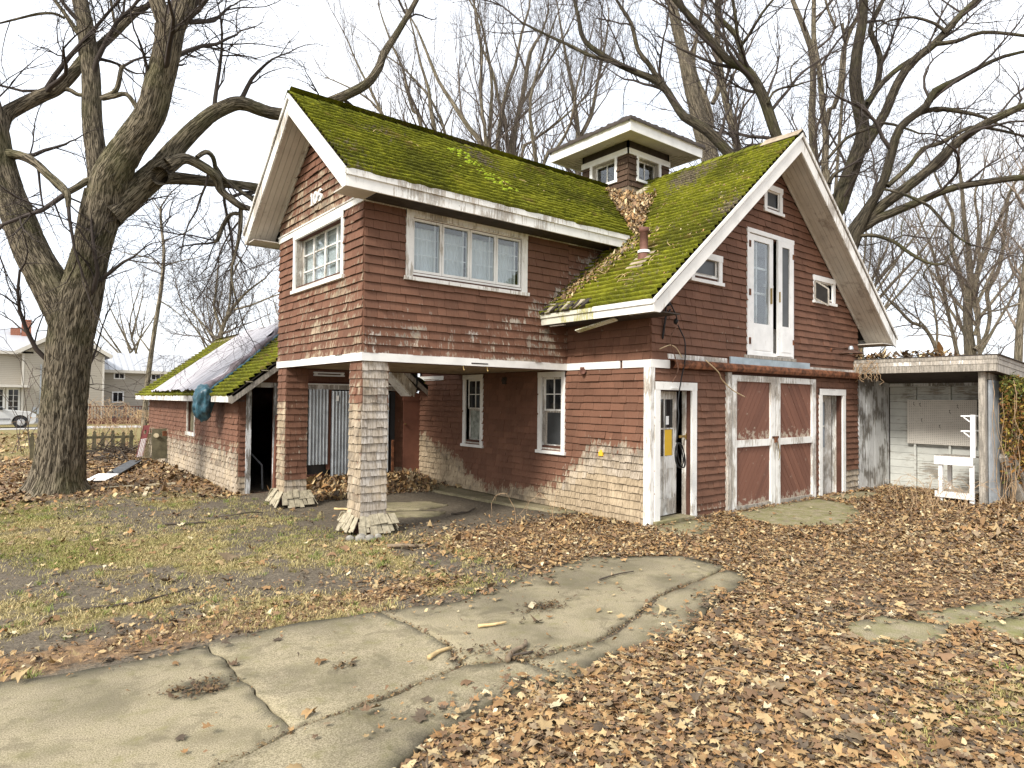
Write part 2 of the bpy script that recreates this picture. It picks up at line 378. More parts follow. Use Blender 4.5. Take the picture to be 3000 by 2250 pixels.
SLR = [[(-2.2, -3.99), (-1.71, -4.12), (-1.51, -4.6), (-1.93, -4.67), (-2.42, -4.61), (-2.5, -4.43), (-2.41, -4.18)], [(-1.31, -4.26), (-.1, -4.67), (.36, -4.86), (-.38, -5.02), (-1.24, -4.7), (-1.45, -4.55)], [(-1.26, -4.74), (-.52, -4.92), (.12, -5.09), (-1.02, -5.3), (-1.25, -5.08), (-1.34, -5.0)]]
TREES = {
'big': [
  [(-7.05,9.5,-0.11,0.603),(-7.04,9.48,0.21,0.49),(-7.01,9.44,0.59,0.462),(-6.97,9.39,1.53,0.424),(-6.93,9.33,2.47,0.415),(-6.88,9.26,3.23,0.424),(-6.8,9.18,3.79,0.433),(-6.72,9.11,4.22,0.396),(-6.62,9.0,4.83,0.349),(-6.49,8.88,5.62,0.377),(-6.41,8.8,6.06,0.386)],
  [(-6.92,9.29,3.42,0.377),(-7.23,9.41,4.15,0.365),(-7.54,9.54,4.79,0.335),(-7.79,9.62,5.51,0.306),(-7.99,9.66,6.13,0.276),(-8.14,9.66,6.74,0.265),(-8.19,9.59,7.17,0.227),(-8.35,9.59,7.86,0.199),(-8.58,9.65,8.72,0.171),(-8.81,9.7,9.74,0.134)],
  [(-6.43,8.82,5.87,0.33),(-6.52,9.0,6.59,0.218),(-6.63,9.18,7.58,0.196),(-6.66,9.31,8.59,0.178),(-6.75,9.47,9.61,0.16),(-6.86,9.67,10.32,0.156),(-6.97,9.86,11.16,0.138),(-7.14,10.09,12.22,0.109)],
  [(-6.39,8.79,5.97,0.377),(-6.35,8.59,6.37,0.355),(-6.11,8.23,6.95,0.306),(-5.81,7.83,7.52,0.284),(-5.7,7.58,8.08,0.268),(-5.62,7.34,8.62,0.252),(-5.6,7.17,9.07,0.268)],
  [(-5.59,7.17,8.98,0.205),(-5.78,7.18,9.37,0.159),(-5.95,7.17,9.83,0.141),(-6.23,7.24,10.64,0.113)],
  [(-5.59,7.17,8.98,0.223),(-5.4,7.08,9.56,0.197),(-5.3,7.06,10.23,0.171),(-5.09,6.95,11.18,0.136)],
  [(-6.35,8.76,5.69,0.311),(-6.14,8.74,5.91,0.285),(-5.84,8.65,6.27,0.273),(-5.45,8.47,6.76,0.252),(-5.19,8.4,7.23,0.195),(-4.71,8.15,7.87,0.167),(-4.38,8.03,8.16,0.154),(-4.04,7.9,8.31,0.15),(-3.47,7.61,8.16,0.141),(-2.95,7.35,8.21,0.132),(-2.52,7.15,8.46,0.113),(-1.8,6.71,8.93,0.103),(-1.49,6.6,9.38,0.094),(-1.34,6.62,9.79,0.089),(-1.05,6.52,10.35,0.074),(-0.67,6.35,11.17,0.059),(-0.41,6.27,11.89,0.043)],
  [(-5.56,8.11,6.45,0.188),(-5.37,8.32,6.51,0.144),(-5.02,8.4,6.58,0.128),(-4.51,8.36,6.62,0.11),(-3.64,8.03,6.6,0.092),(-2.87,7.78,6.54,0.078),(-2.11,7.52,6.85,0.064)],
  [(-5.41,7.99,6.66,0.16),(-5.12,7.95,6.86,0.114),(-4.76,7.87,6.73,0.106),(-4.53,7.89,6.59,0.098),(-4.41,8.0,6.38,0.089),(-4.05,7.92,6.1,0.075),(-3.84,7.96,6.08,0.061),(-3.45,7.85,5.93,0.046)],
  [(-4.95,7.74,6.87,0.047),(-4.76,7.82,7.05,0.053),(-4.6,7.92,7.01,0.049),(-4.48,8.07,6.78,0.049),(-4.26,8.13,6.64,0.045),(-3.88,8.08,6.4,0.046),(-3.58,8.08,6.26,0.041)],
  [(-3.98,8.14,6.2,0.051),(-3.96,8.13,6.13,0.051),(-3.96,8.15,5.59,0.046),(-4.03,8.22,5.08,0.035),(-4.09,8.27,4.67,0.025),(-4.01,8.23,4.17,0.02)],
  [(-3.96,8.13,5.97,0.041),(-4.12,8.25,5.96,0.046),(-4.25,8.37,5.72,0.051),(-4.34,8.45,5.41,0.046),(-4.39,8.49,5.35,0.03)],
  [(-8.16,9.78,7.19,0.184),(-8.05,9.86,7.57,0.149),(-7.84,9.86,7.81,0.141),(-7.47,9.73,8.11,0.133),(-7.2,9.69,8.34,0.125),(-6.93,9.65,8.75,0.116),(-6.79,9.7,9.05,0.108),(-6.53,9.67,9.39,0.099),(-6.19,9.56,9.86,0.09),(-5.89,9.48,10.3,0.081),(-5.65,9.47,10.55,0.061)],
  [(-8.13,9.63,6.76,0.101),(-8.02,9.52,6.73,0.091),(-7.75,9.27,6.65,0.091),(-7.54,9.06,6.49,0.086),(-7.36,8.9,6.27,0.082),(-7.18,8.72,6.07,0.077),(-7.07,8.6,5.88,0.068),(-7.05,8.55,5.62,0.04)],
  [(-6.6,8.82,6.26,0.112),(-6.72,8.74,6.26,0.074),(-6.88,8.7,6.1,0.064),(-7.04,8.67,5.95,0.059)],
  [(-5.95,7.88,7.5,0.046),(-6.16,8.1,7.93,0.046),(-6.37,8.33,7.92,0.051),(-6.54,8.53,7.91,0.055),(-6.32,8.41,8.09,0.051),(-6.24,8.4,8.53,0.042),(-6.19,8.42,8.63,0.033)],
  [(-6.67,9.32,8.22,0.043),(-6.86,9.47,8.22,0.043),(-7.01,9.59,8.32,0.048),(-7.17,9.72,8.34,0.039)],
  [(-6.82,9.78,9.64,0.069),(-6.9,9.84,9.73,0.059),(-7.1,9.99,10.08,0.044),(-7.27,10.12,10.37,0.039),(-7.42,10.23,10.66,0.03)],
  [(-7.1,9.87,9.92,0.029),(-7.28,9.88,9.96,0.029),(-7.53,9.96,9.9,0.029),(-7.87,10.11,9.74,0.024),(-8.17,10.22,9.58,0.019)],
  [(-6.18,9.65,9.9,0.04),(-6.24,9.69,10.16,0.03),(-6.3,9.72,10.56,0.03),(-6.34,9.74,10.97,0.025)],
],
'sapling': [
  [(-3.63,21.11,-0.28,0.13),(-3.63,21.07,0.85,0.122),(-3.58,20.99,2.25,0.113),(-3.49,20.88,3.45,0.104),(-3.38,20.75,4.69,0.095),(-3.28,20.64,5.62,0.087),(-3.21,20.56,6.58,0.078),(-3.2,20.52,7.45,0.069),(-3.27,20.56,8.14,0.061),(-3.33,20.58,8.89,0.052),(-3.27,20.52,9.18,0.035),(-3.0,20.3,9.67,0.026)],
  [(-3.33,20.58,8.89,0.035),(-3.5,20.71,9.18,0.026),(-3.74,20.89,9.61,0.017)],
  [(-3.22,20.53,7.8,0.035),(-2.92,20.29,7.92,0.026),(-2.46,19.91,8.2,0.026),(-2.06,19.58,8.68,0.017)],
  [(-3.21,20.55,6.67,0.035),(-3.52,20.79,7.1,0.026),(-3.93,21.11,7.23,0.026),(-4.45,21.52,7.35,0.017)],
  [(-3.18,20.53,6.84,0.035),(-2.77,20.19,7.02,0.026),(-2.16,19.7,7.2,0.017)],
  [(-3.46,20.85,3.54,0.043),(-3.72,21.04,3.97,0.035),(-3.89,21.17,4.32,0.026),(-4.05,21.26,5.35,0.017),(-4.14,21.32,6.05,0.017)],
  [(-3.28,20.64,5.54,0.035),(-2.93,20.38,5.28,0.026),(-2.52,20.06,4.85,0.017),(-2.1,19.74,4.48,0.017)],
],
'A': [
  [(15.12,9.03,10.53,0.469),(14.88,9.18,11.96,0.446),(14.57,9.39,13.2,0.424),(14.34,9.54,14.27,0.379),(14.1,9.7,15.34,0.335),(13.94,9.8,16.23,0.312),(13.63,10.0,17.65,0.268),(13.47,10.1,18.54,0.232),(13.31,10.2,19.61,0.187)],
  [(15.18,9.55,13.05,0.227),(15.27,9.46,13.78,0.209),(15.07,9.59,14.68,0.182),(14.8,9.78,15.41,0.155),(14.64,9.88,16.13,0.136),(14.7,9.81,17.04,0.109),(14.88,9.63,18.32,0.091),(14.89,9.58,19.41,0.073)],
  [(13.95,9.8,16.14,0.161),(13.82,9.87,16.94,0.152),(13.63,10.0,17.74,0.134),(13.41,10.16,18.36,0.116),(13.04,10.43,19.07,0.089)],
  [(15.32,9.39,14.5,0.118),(15.52,9.21,15.23,0.136),(15.45,9.22,16.6,0.145),(15.43,9.21,17.78,0.136),(15.47,9.14,18.87,0.118),(15.52,9.07,19.78,0.091)],
],
'C': [
  [(13.27,6.69,9.99,0.183),(13.12,6.77,11.17,0.175),(12.91,6.91,12.12,0.167),(12.7,7.04,13.07,0.151),(12.6,7.11,13.71,0.135),(12.48,7.17,14.74,0.119),(12.4,7.21,15.69,0.111),(12.44,7.15,16.72,0.095)],
],
'B': [
  [(9.26,3.55,8.01,0.207),(8.58,4.17,9.19,0.189),(8.09,4.65,9.95,0.178),(7.66,5.1,10.36,0.159),(7.48,5.35,10.85,0.141),(7.24,5.64,11.43,0.142),(6.8,6.09,11.76,0.116),(6.25,6.63,12.16,0.104),(5.64,7.22,12.81,0.091),(5.53,7.39,13.58,0.072),(5.48,7.53,14.16,0.059),(5.43,7.67,14.74,0.046)],
  [(7.19,5.6,11.41,0.096),(6.88,5.83,12.01,0.09),(6.65,6.01,12.39,0.077),(6.48,6.12,13.16,0.071),(6.24,6.29,13.61,0.058),(6.08,6.41,13.93,0.048)],
  [(6.22,6.61,12.14,0.078),(5.82,7.21,12.44,0.066),(5.56,7.69,12.82,0.06),(5.07,8.35,13.3,0.05),(4.57,9.02,13.83,0.041)],
],
'D': [
  [(9.83,3.07,8.89,0.195),(9.57,3.25,9.64,0.182),(9.35,3.4,10.39,0.182),(9.2,3.51,10.9,0.176),(8.94,3.7,11.46,0.17),(8.71,3.87,11.71,0.163),(8.34,4.16,11.95,0.144),(7.88,4.51,12.64,0.132),(7.42,4.85,13.26,0.113),(7.17,5.04,13.63,0.101),(6.86,5.27,14.13,0.082)],
  [(8.94,3.95,11.75,0.121),(8.88,3.98,12.25,0.108),(8.74,4.07,12.73,0.095),(8.49,4.27,13.07,0.083),(8.28,4.42,13.39,0.07),(8.27,4.41,13.77,0.063)],
  [(8.77,4.05,12.63,0.07),(8.73,4.07,13.14,0.063),(8.64,4.12,13.77,0.057),(8.59,4.15,14.15,0.044)],
  [(8.87,3.98,12.44,0.063),(8.83,3.71,12.63,0.056),(8.9,3.34,13.12,0.046),(8.96,2.98,13.42,0.037)],
  [(9.14,3.31,10.55,0.044),(9.25,3.21,10.87,0.044),(9.49,3.01,11.02,0.04),(9.69,2.86,11.06,0.037),(9.9,2.68,11.15,0.028)],
  [(9.69,2.86,11.06,0.031),(9.63,2.89,11.37,0.028),(9.65,2.87,11.62,0.025),(9.82,2.73,11.84,0.019)],
],
'E': [
  [(17.35,5.99,10.25,0.224),(17.29,6.0,11.28,0.206),(17.24,6.02,11.97,0.198),(17.15,6.06,13.17,0.172),(17.15,6.01,14.55,0.155),(17.09,6.02,15.84,0.146),(16.87,6.17,16.69,0.138),(16.62,6.35,17.46,0.12),(16.44,6.48,17.98,0.103)],
  [(17.19,5.48,10.1,0.185),(17.1,5.52,11.11,0.169),(17.11,5.48,12.29,0.152),(16.98,5.54,13.47,0.143),(16.85,5.6,14.9,0.126),(16.66,5.72,16.16,0.118),(16.62,5.7,17.68,0.101),(16.62,5.68,18.35,0.084)],
  [(17.1,5.47,12.71,0.126),(17.15,5.2,13.4,0.117),(17.16,4.96,14.16,0.108),(17.06,4.79,15.32,0.107),(17.03,4.57,15.97,0.099),(17.16,4.23,16.69,0.082),(17.17,4.0,17.24,0.065)],
  [(17.11,4.73,15.73,0.074),(16.81,4.95,16.3,0.074),(16.6,5.1,16.88,0.062),(16.46,5.2,17.46,0.05)],
],
'F': [
  [(12.8,3.3,7.41,0.347),(13.0,3.12,8.25,0.34),(13.2,2.94,9.02,0.312),(13.4,2.75,9.78,0.292),(13.57,2.59,10.62,0.25),(13.47,2.65,11.45,0.236),(13.34,2.72,12.28,0.222),(13.38,2.67,13.25,0.201),(13.49,2.55,14.23,0.181),(13.5,2.52,14.92,0.16),(13.49,2.51,15.62,0.132)],
  [(13.45,2.71,9.85,0.194),(13.69,2.34,10.57,0.186),(13.86,2.02,11.21,0.172),(13.98,1.75,11.97,0.164),(14.2,1.39,12.66,0.156),(14.63,0.87,13.21,0.148),(14.99,0.4,13.89,0.121),(15.31,-0.03,14.42,0.1),(15.51,-0.36,14.87,0.079)],
  [(13.66,2.49,11.59,0.118),(14.05,2.16,12.29,0.104),(14.47,1.81,12.78,0.097),(14.79,1.54,13.06,0.083)],
  [(14.67,2.95,11.9,0.109),(14.94,2.72,12.63,0.116),(15.0,2.64,13.65,0.109),(14.73,2.83,14.52,0.102),(14.88,2.69,15.11,0.095),(15.1,2.5,15.69,0.08)],
  [(14.54,0.84,13.14,0.087),(15.07,0.43,13.24,0.081),(15.69,-0.08,13.52,0.067),(16.7,-0.88,13.43,0.054),(17.32,-1.37,13.27,0.04)],
  [(14.69,0.59,13.45,0.067),(14.42,0.8,13.72,0.053),(13.89,1.21,13.91,0.047),(13.47,1.55,13.84,0.04),(13.16,1.8,13.7,0.033),(12.86,2.05,13.3,0.027)],
  [(11.23,2.58,9.25,0.052),(11.65,2.23,9.87,0.058),(12.09,1.86,10.13,0.058),(12.49,1.54,10.33,0.052),(12.95,1.18,10.21,0.042),(13.36,0.86,10.02,0.032)],
  [(12.27,3.04,8.84,0.081),(12.37,2.96,9.12,0.075),(12.58,2.78,9.29,0.047)],
],
'G': [
  [(9.94,1.81,5.33,0.387),(10.11,1.54,6.15,0.341),(10.2,1.35,6.66,0.265),(10.42,1.05,7.35,0.158),(10.59,0.79,7.91,0.146),(10.67,0.59,8.75,0.14),(10.74,0.41,9.36,0.133),(11.18,-0.06,9.91,0.121),(11.26,-0.24,10.27,0.109),(11.6,-0.63,10.52,0.091),(11.99,-1.06,10.83,0.074),(12.37,-1.47,11.07,0.056),(12.88,-1.99,11.21,0.042)],
  [(10.37,1.43,6.7,0.208),(10.6,1.01,7.19,0.183),(10.96,0.5,7.68,0.169),(11.4,-0.08,8.27,0.156),(11.65,-0.51,8.79,0.149),(11.98,-1.0,9.24,0.131),(12.31,-1.48,9.51,0.118),(12.5,-1.85,9.67,0.106),(13.1,-2.55,9.99,0.083),(13.73,-3.28,10.41,0.06)],
  [(10.35,1.45,6.61,0.179),(10.55,0.99,6.94,0.147),(11.12,0.24,7.33,0.128),(11.31,-0.21,7.52,0.12),(11.5,-0.65,7.65,0.113),(11.89,-1.25,7.72,0.106),(12.32,-1.88,7.76,0.094),(12.84,-2.58,7.64,0.076),(13.4,-3.31,7.36,0.054)],
  [(10.85,0.45,9.37,0.087),(11.12,0.23,9.7,0.087),(11.57,-0.14,9.91,0.081),(12.16,-0.61,9.83,0.064),(12.57,-0.93,9.71,0.047),(12.94,-1.22,9.49,0.035)],
  [(10.51,0.64,7.79,0.081),(10.99,0.24,8.38,0.075),(11.21,0.05,8.79,0.069),(11.61,-0.27,8.97,0.064),(12.19,-0.75,9.38,0.058),(12.73,-1.18,9.33,0.046),(13.34,-1.65,9.16,0.035)],
  [(10.17,1.34,6.34,0.078),(10.2,1.2,6.5,0.066),(10.44,0.89,6.48,0.062),(10.72,0.57,6.31,0.058),(10.87,0.34,6.06,0.058),(11.07,0.07,5.81,0.054),(11.25,-0.18,5.66,0.046),(11.38,-0.4,5.67,0.038),(11.37,-0.51,5.84,0.026),(11.41,-0.66,6.04,0.017)],
  [(10.3,0.68,7.67,0.038),(10.57,0.36,7.55,0.042),(10.84,0.05,7.34,0.046),(11.01,-0.2,7.13,0.049),(11.16,-0.41,6.77,0.045),(11.34,-0.65,6.37,0.037),(11.45,-0.84,6.17,0.033),(11.49,-0.98,6.04,0.022)],
  [(10.92,-0.26,5.61,0.03),(10.79,-0.15,5.42,0.026),(10.76,-0.12,5.25,0.021),(10.82,-0.17,5.17,0.015)],
  [(10.19,1.33,6.29,0.024),(10.42,1.14,6.27,0.02),(10.7,0.92,6.35,0.016),(10.85,0.8,6.39,0.012)],
  [(10.63,0.46,6.28,0.017),(10.73,0.38,6.43,0.015),(10.72,0.38,6.7,0.015),(10.8,0.31,6.93,0.012)],
],
'H': [
  [(27.05,3.59,3.55,0.331),(26.98,3.62,4.34,0.314),(26.88,3.67,5.33,0.248),(26.83,3.67,6.32,0.238),(26.84,3.65,6.98,0.231),(26.9,3.57,7.78,0.165),(26.82,3.6,8.84,0.145),(26.63,3.71,10.29,0.119),(26.49,3.77,11.94,0.093),(26.3,3.87,13.59,0.066)],
  [(26.84,3.65,6.79,0.152),(26.76,3.87,7.54,0.14),(26.75,4.04,8.36,0.127),(26.68,4.25,9.33,0.114),(26.87,4.24,10.71,0.094),(26.75,4.49,11.63,0.081),(26.57,4.78,12.55,0.061),(26.39,5.08,13.62,0.041)],
  [(27.02,3.5,6.99,0.132),(26.99,3.32,7.89,0.125),(27.1,3.01,8.91,0.124),(27.12,2.79,9.66,0.117),(27.33,2.41,10.67,0.11),(27.34,2.2,11.4,0.09),(27.41,1.94,12.0,0.071),(27.52,1.65,12.59,0.051)],
  [(26.54,3.32,4.43,0.13),(26.88,3.03,4.96,0.111),(27.04,2.88,5.94,0.104),(26.91,2.94,7.04,0.111),(27.18,2.71,7.69,0.104),(27.39,2.52,8.54,0.098),(27.46,2.42,9.84,0.085),(27.56,2.31,10.95,0.059)],
  [(26.88,3.41,5.11,0.112),(27.01,3.28,5.9,0.105),(26.89,3.35,6.76,0.092),(26.73,3.47,7.21,0.072)],
  [(26.88,3.6,7.65,0.066),(27.08,3.39,8.97,0.079),(27.13,3.32,10.29,0.066),(26.97,3.4,11.61,0.06),(27.25,3.14,12.61,0.043)],
],
'I': [
  [(29.06,4.54,3.51,0.127),(28.82,4.7,4.42,0.12),(28.64,4.82,5.34,0.106),(28.45,4.94,6.25,0.099),(28.26,5.06,7.31,0.092),(27.96,5.27,8.5,0.085),(27.77,5.39,9.42,0.071),(27.53,5.55,10.12,0.056),(27.18,5.8,11.1,0.042),(26.88,6.01,12.09,0.028)],
],
'J': [
  [(24.98,1.41,2.93,0.208),(25.01,1.36,3.77,0.196),(25.03,1.31,5.02,0.173),(25.07,1.24,6.03,0.161),(25.12,1.17,7.1,0.143),(25.19,1.09,8.29,0.125),(25.2,1.03,9.78,0.101),(25.07,1.09,11.27,0.077),(25.23,0.92,12.46,0.054)],
  [(25.05,1.26,6.15,0.06),(24.72,1.52,6.02,0.048),(24.12,2.01,5.81,0.036),(23.75,2.3,5.95,0.024)],
],
'K': [
  [(23.59,3.78,3.43,0.123),(23.53,3.81,4.11,0.111),(23.32,3.96,4.78,0.099),(23.02,4.18,5.27,0.086),(22.63,4.49,5.45,0.08),(22.28,4.75,5.88,0.074),(21.93,5.02,6.31,0.056),(21.58,5.28,6.86,0.043)],
  [(23.47,3.85,4.29,0.068),(23.5,3.8,5.09,0.062),(23.39,3.87,6.02,0.056),(23.22,3.97,6.94,0.043),(23.07,4.08,7.37,0.031)],
  [(23.17,4.07,5.15,0.049),(22.87,4.3,5.58,0.043),(22.42,4.64,6.01,0.037),(22.07,4.9,6.56,0.028)],
],
'R1': [
  [(7.52,14.7,10.72,0.158),(7.46,14.7,12.11,0.145),(6.88,15.14,13.05,0.126),(6.31,15.56,14.11,0.107),(5.85,15.9,14.99,0.088),(5.42,16.2,16.24,0.069),(5.11,16.42,17.12,0.05),(4.74,16.69,17.87,0.032)],
  [(7.67,15.04,12.58,0.096),(7.54,15.1,13.66,0.09),(7.44,15.15,14.94,0.083),(7.46,15.09,16.1,0.07),(7.37,15.14,16.93,0.058),(7.24,15.21,18.01,0.045),(7.02,15.36,18.91,0.032)],
  [(8.0,15.27,12.93,0.084),(8.05,15.17,15.14,0.078),(7.83,15.29,16.83,0.065),(7.58,15.45,17.99,0.052),(7.15,15.77,18.89,0.039)],
],
'R2': [
  [(9.66,15.55,10.71,0.203),(9.52,15.61,12.54,0.183),(9.55,15.56,13.56,0.156),(9.82,15.28,15.32,0.129),(10.04,15.05,17.22,0.108),(10.4,14.74,18.04,0.068),(10.64,14.51,19.13,0.047)],
  [(9.28,16.31,12.54,0.137),(9.3,16.25,14.05,0.124),(9.53,16.01,15.84,0.103),(9.78,15.78,16.81,0.089),(9.96,15.59,18.25,0.076),(10.2,15.37,19.36,0.055),(10.24,15.31,20.18,0.041)],
  [(9.82,16.35,13.74,0.104),(9.46,16.59,15.54,0.091),(9.21,16.75,16.86,0.077),(8.8,17.04,17.9,0.063),(8.56,17.2,19.15,0.049)],
  [(10.34,16.44,14.18,0.099),(10.74,16.07,15.88,0.085),(11.21,15.66,16.95,0.071),(11.74,15.2,18.01,0.056),(12.16,14.84,19.01,0.042),(12.47,14.56,20.0,0.028)],
],
'R3': [
  [(7.75,19.57,12.73,0.159),(7.89,19.41,14.25,0.145),(7.68,19.53,15.77,0.116),(7.61,19.56,16.5,0.094),(7.3,19.78,17.65,0.072),(6.98,19.98,19.24,0.051),(6.67,20.19,20.55,0.033)],
  [(8.57,19.4,13.61,0.103),(8.53,19.41,14.35,0.095),(8.25,19.6,15.37,0.081),(7.88,19.87,16.25,0.073),(7.41,20.22,16.98,0.059),(6.7,20.76,17.85,0.044),(5.88,21.39,18.5,0.029)],
  [(7.83,20.46,14.79,0.119),(7.46,20.73,15.83,0.104),(7.2,20.9,16.94,0.089),(7.01,21.02,17.91,0.074),(6.64,21.29,18.87,0.06),(6.26,21.55,20.05,0.045),(6.01,21.73,21.02,0.03)],
],
'R4': [
  [(7.91,11.87,9.5,0.117),(7.79,11.92,10.78,0.105),(7.63,12.02,12.06,0.087),(7.55,12.04,13.35,0.07),(7.96,11.65,15.33,0.052),(8.25,11.38,16.51,0.029)],
  [(8.19,12.11,10.81,0.089),(8.64,11.73,11.64,0.077),(9.03,11.39,12.6,0.065),(9.18,11.22,14.02,0.053),(9.47,10.95,15.57,0.036)],
  [(7.79,12.94,11.18,0.078),(8.14,12.63,12.03,0.072),(8.7,12.17,12.58,0.06),(9.29,11.67,13.25,0.042),(9.8,11.25,13.86,0.027)],
],
'R5': [
  [(8.32,25.4,16.14,0.126),(8.33,25.36,17.16,0.11),(7.88,25.69,18.33,0.093),(7.46,25.99,19.34,0.076),(7.04,26.29,20.34,0.059),(6.62,26.59,21.6,0.038)],
  [(8.92,25.45,15.88,0.102),(8.62,25.64,17.16,0.085),(7.86,26.21,18.42,0.068),(6.84,27.0,19.18,0.051),(5.9,27.74,19.68,0.034)],
],
'R6': [
  [(14.8,16.53,11.96,0.232),(14.59,16.66,13.2,0.193),(14.55,16.64,15.05,0.154),(14.32,16.76,17.21,0.124),(14.04,16.93,18.75,0.1),(13.76,17.1,20.44,0.069),(13.55,17.23,21.99,0.039)],
  [(14.84,16.93,14.43,0.133),(15.29,16.52,16.31,0.117),(15.55,16.25,18.34,0.094),(15.81,15.99,20.22,0.063),(15.9,15.87,21.87,0.039)],
],
'L1': [
  [(3.3,37.84,3.66,0.208),(3.3,37.78,5.75,0.179),(3.42,37.66,6.49,0.164),(3.59,37.5,7.09,0.149),(4.04,37.12,7.99,0.119),(4.71,36.56,8.89,0.089),(5.51,35.9,9.64,0.06)],
  [(3.43,37.67,6.05,0.119),(3.13,37.88,6.94,0.104),(2.92,38.01,7.83,0.089),(3.04,37.89,9.02,0.074),(3.05,37.84,10.21,0.06)],
  [(3.59,37.5,7.09,0.104),(3.73,37.36,8.13,0.089),(3.77,37.29,9.62,0.074),(4.2,36.9,10.82,0.045)],
  [(3.35,37.75,5.45,0.104),(2.8,38.17,6.04,0.089),(2.2,38.62,6.92,0.06),(1.48,39.16,7.81,0.045)],
  [(3.81,37.31,7.54,0.089),(4.74,36.57,7.85,0.074),(5.89,35.63,8.46,0.06),(7.04,34.7,8.92,0.045)],
],
}
# ------------------------------------------------------------------ house dimensions
W, YA, YB, LW, YEND = 7.206, 1.914, 5.401, 4.003, 7.1
RX, RZ, MS = 3.603, 7.01, .8325           # main ridge x, height, slope
WY, WZ, WS = 3.657, 6.84, .806            # wing ridge y, height, slope
OM, OW, OE, OE2 = .592, .514, .645, .474
mtop = lambda x: RZ-MS*abs(x-RX)
wtop = lambda y: WZ-WS*abs(y-WY)
house = thing('carriage_house', 'red-brown shingled two-storey carriage house with mossy roofs, cupola and overhanging wing', 'house', (0, 0, 0))
PF = PL((0, 0, 0), (1, 0, 0), (0, -1, 0)); PLW = PL((0, 0, 0), (0, 1, 0), (-1, 0, 0))
PWF = PL((0, YA, 0), (1, 0, 0), (0, -1, 0)); PWG = PL((-LW, 0, 0), (0, 1, 0), (-1, 0, 0))

def cut(ua, ub, zb, zt, holes):
    ed = sorted({ua, ub} | {e for h in holes for e in h[:2] if ua < e < ub})
    for a, b in zip(ed[:-1], ed[1:]):
        lo, hi, m = zb, zt, (a+b)/2; ok = True
        for h in holes:
            if h[0] < m < h[1]:
                if h[2] <= lo+1e-6 and h[3] >= hi-1e-6: ok = False; break
                if h[2] <= lo+1e-6 and h[3] > lo: lo = h[3]
                elif h[3] >= hi-1e-6 and h[2] < hi: hi = h[2]
        if ok and hi-lo > .012 and b-a > .012: yield a, b, lo, hi
def shingles(pl, u0, u1, z0, z1, expo, holes, wear, zmax=None, wr=(.14, .34), thick=.030, seed=0):
    r = random.Random(seed); out = []; i = 0
    while z0+i*expo < z1-.02:
        zb = z0+i*expo; zt = min(zb+expo+.014, z1); u = u0-r.random()*wr[1]; lift = r.uniform(-.003, .003)
        while u < u1:
            wv0 = wear(min(max(u+.08, u0), u1), zb+expo*.5)[0]; wd = r.uniform(*wr) if wv0 < .6 else r.uniform(.07, .17); a, b = max(u, u0), min(u+wd-.004, u1); u += wd
            if b-a < .015: continue
            j = (r.uniform(-.006, .005)+lift)*(1 if wv0 < .6 else 2.0) if z0 < zb else 0; tone = r.random(); nb = thick+r.uniform(-.004, .007)+(r.uniform(0, .016) if r.random() < .12 else 0)
            for a2, b2, lo, hi in cut(a, b, zb, zt, holes):
                h0 = h1 = hi
                if zmax:
                    h0, h1 = min(hi, zmax(a2)), min(hi, zmax(b2))
                    if max(h0, h1) < lo+.02: continue
                    h0, h1 = max(h0, lo+.002), max(h1, lo+.002)
                lo2 = lo+j if lo == zb else lo
                q = [(a2, lo2, 0), (b2, lo2, 0), (b2, lo2, nb), (a2, lo2, nb), (a2, h0, 0), (b2, h1, 0), (b2, h1, .004), (a2, h0, .004)]
                P = [pl.p(*t) for t in q]
                if not pl.flip: P = [P[1], P[0], P[3], P[2], P[5], P[4], P[7], P[6]]
                um, zm = (a2+b2)/2, (lo+hi)/2; wv, gy = wear(um, zm)
                C_ = [(wv+.09, tone, gy)]*4+[(wv-.09, tone, gy)]*4
                out.append((P, C_))
        i += 1
    return out
def proj_area(P):
    c = sum(P, Vector())/8; d = c-CAMLOC; z = d.dot(_fw)
    if z < .5: return 0
    px = [((p-CAMLOC).dot(_r2)/(p-CAMLOC).dot(_fw), (p-CAMLOC).dot(_u2)/(p-CAMLOC).dot(_fw)) for p in (P[3], P[2], P[6], P[7])]
    if any(abs(a) > .78 or abs(b) > .59 for a, b in px): return 0
    return abs(sum(px[i][0]*px[(i+1) % 4][1]-px[(i+1) % 4][0]*px[i][1] for i in range(4)))/2
ALLSH = []          # (area, part, shingle, material)
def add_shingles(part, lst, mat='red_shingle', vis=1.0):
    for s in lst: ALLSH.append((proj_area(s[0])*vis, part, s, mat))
def flush_shingles(limit):
    ALLSH.sort(key=lambda t: -t[0]); rest = {}
    for k, (a, part, (P, C_), mat) in enumerate(ALLSH):
        if k < limit and a > 0:
            mb = MB(); mb.hexa(P); mb.c = list(C_); mb.build('shingle', mat, part)
        else: rest.setdefault((part.name, mat), (part, []))[1].append((P, C_))
    for (pn, mat), (part, L) in rest.items():
        mb = MB()
        for P, C_ in L: mb.hexa(P); mb.c[-8:] = C_
        mb.build('shingle_courses', mat, part, 'stuff')
    ALLSH.clear()
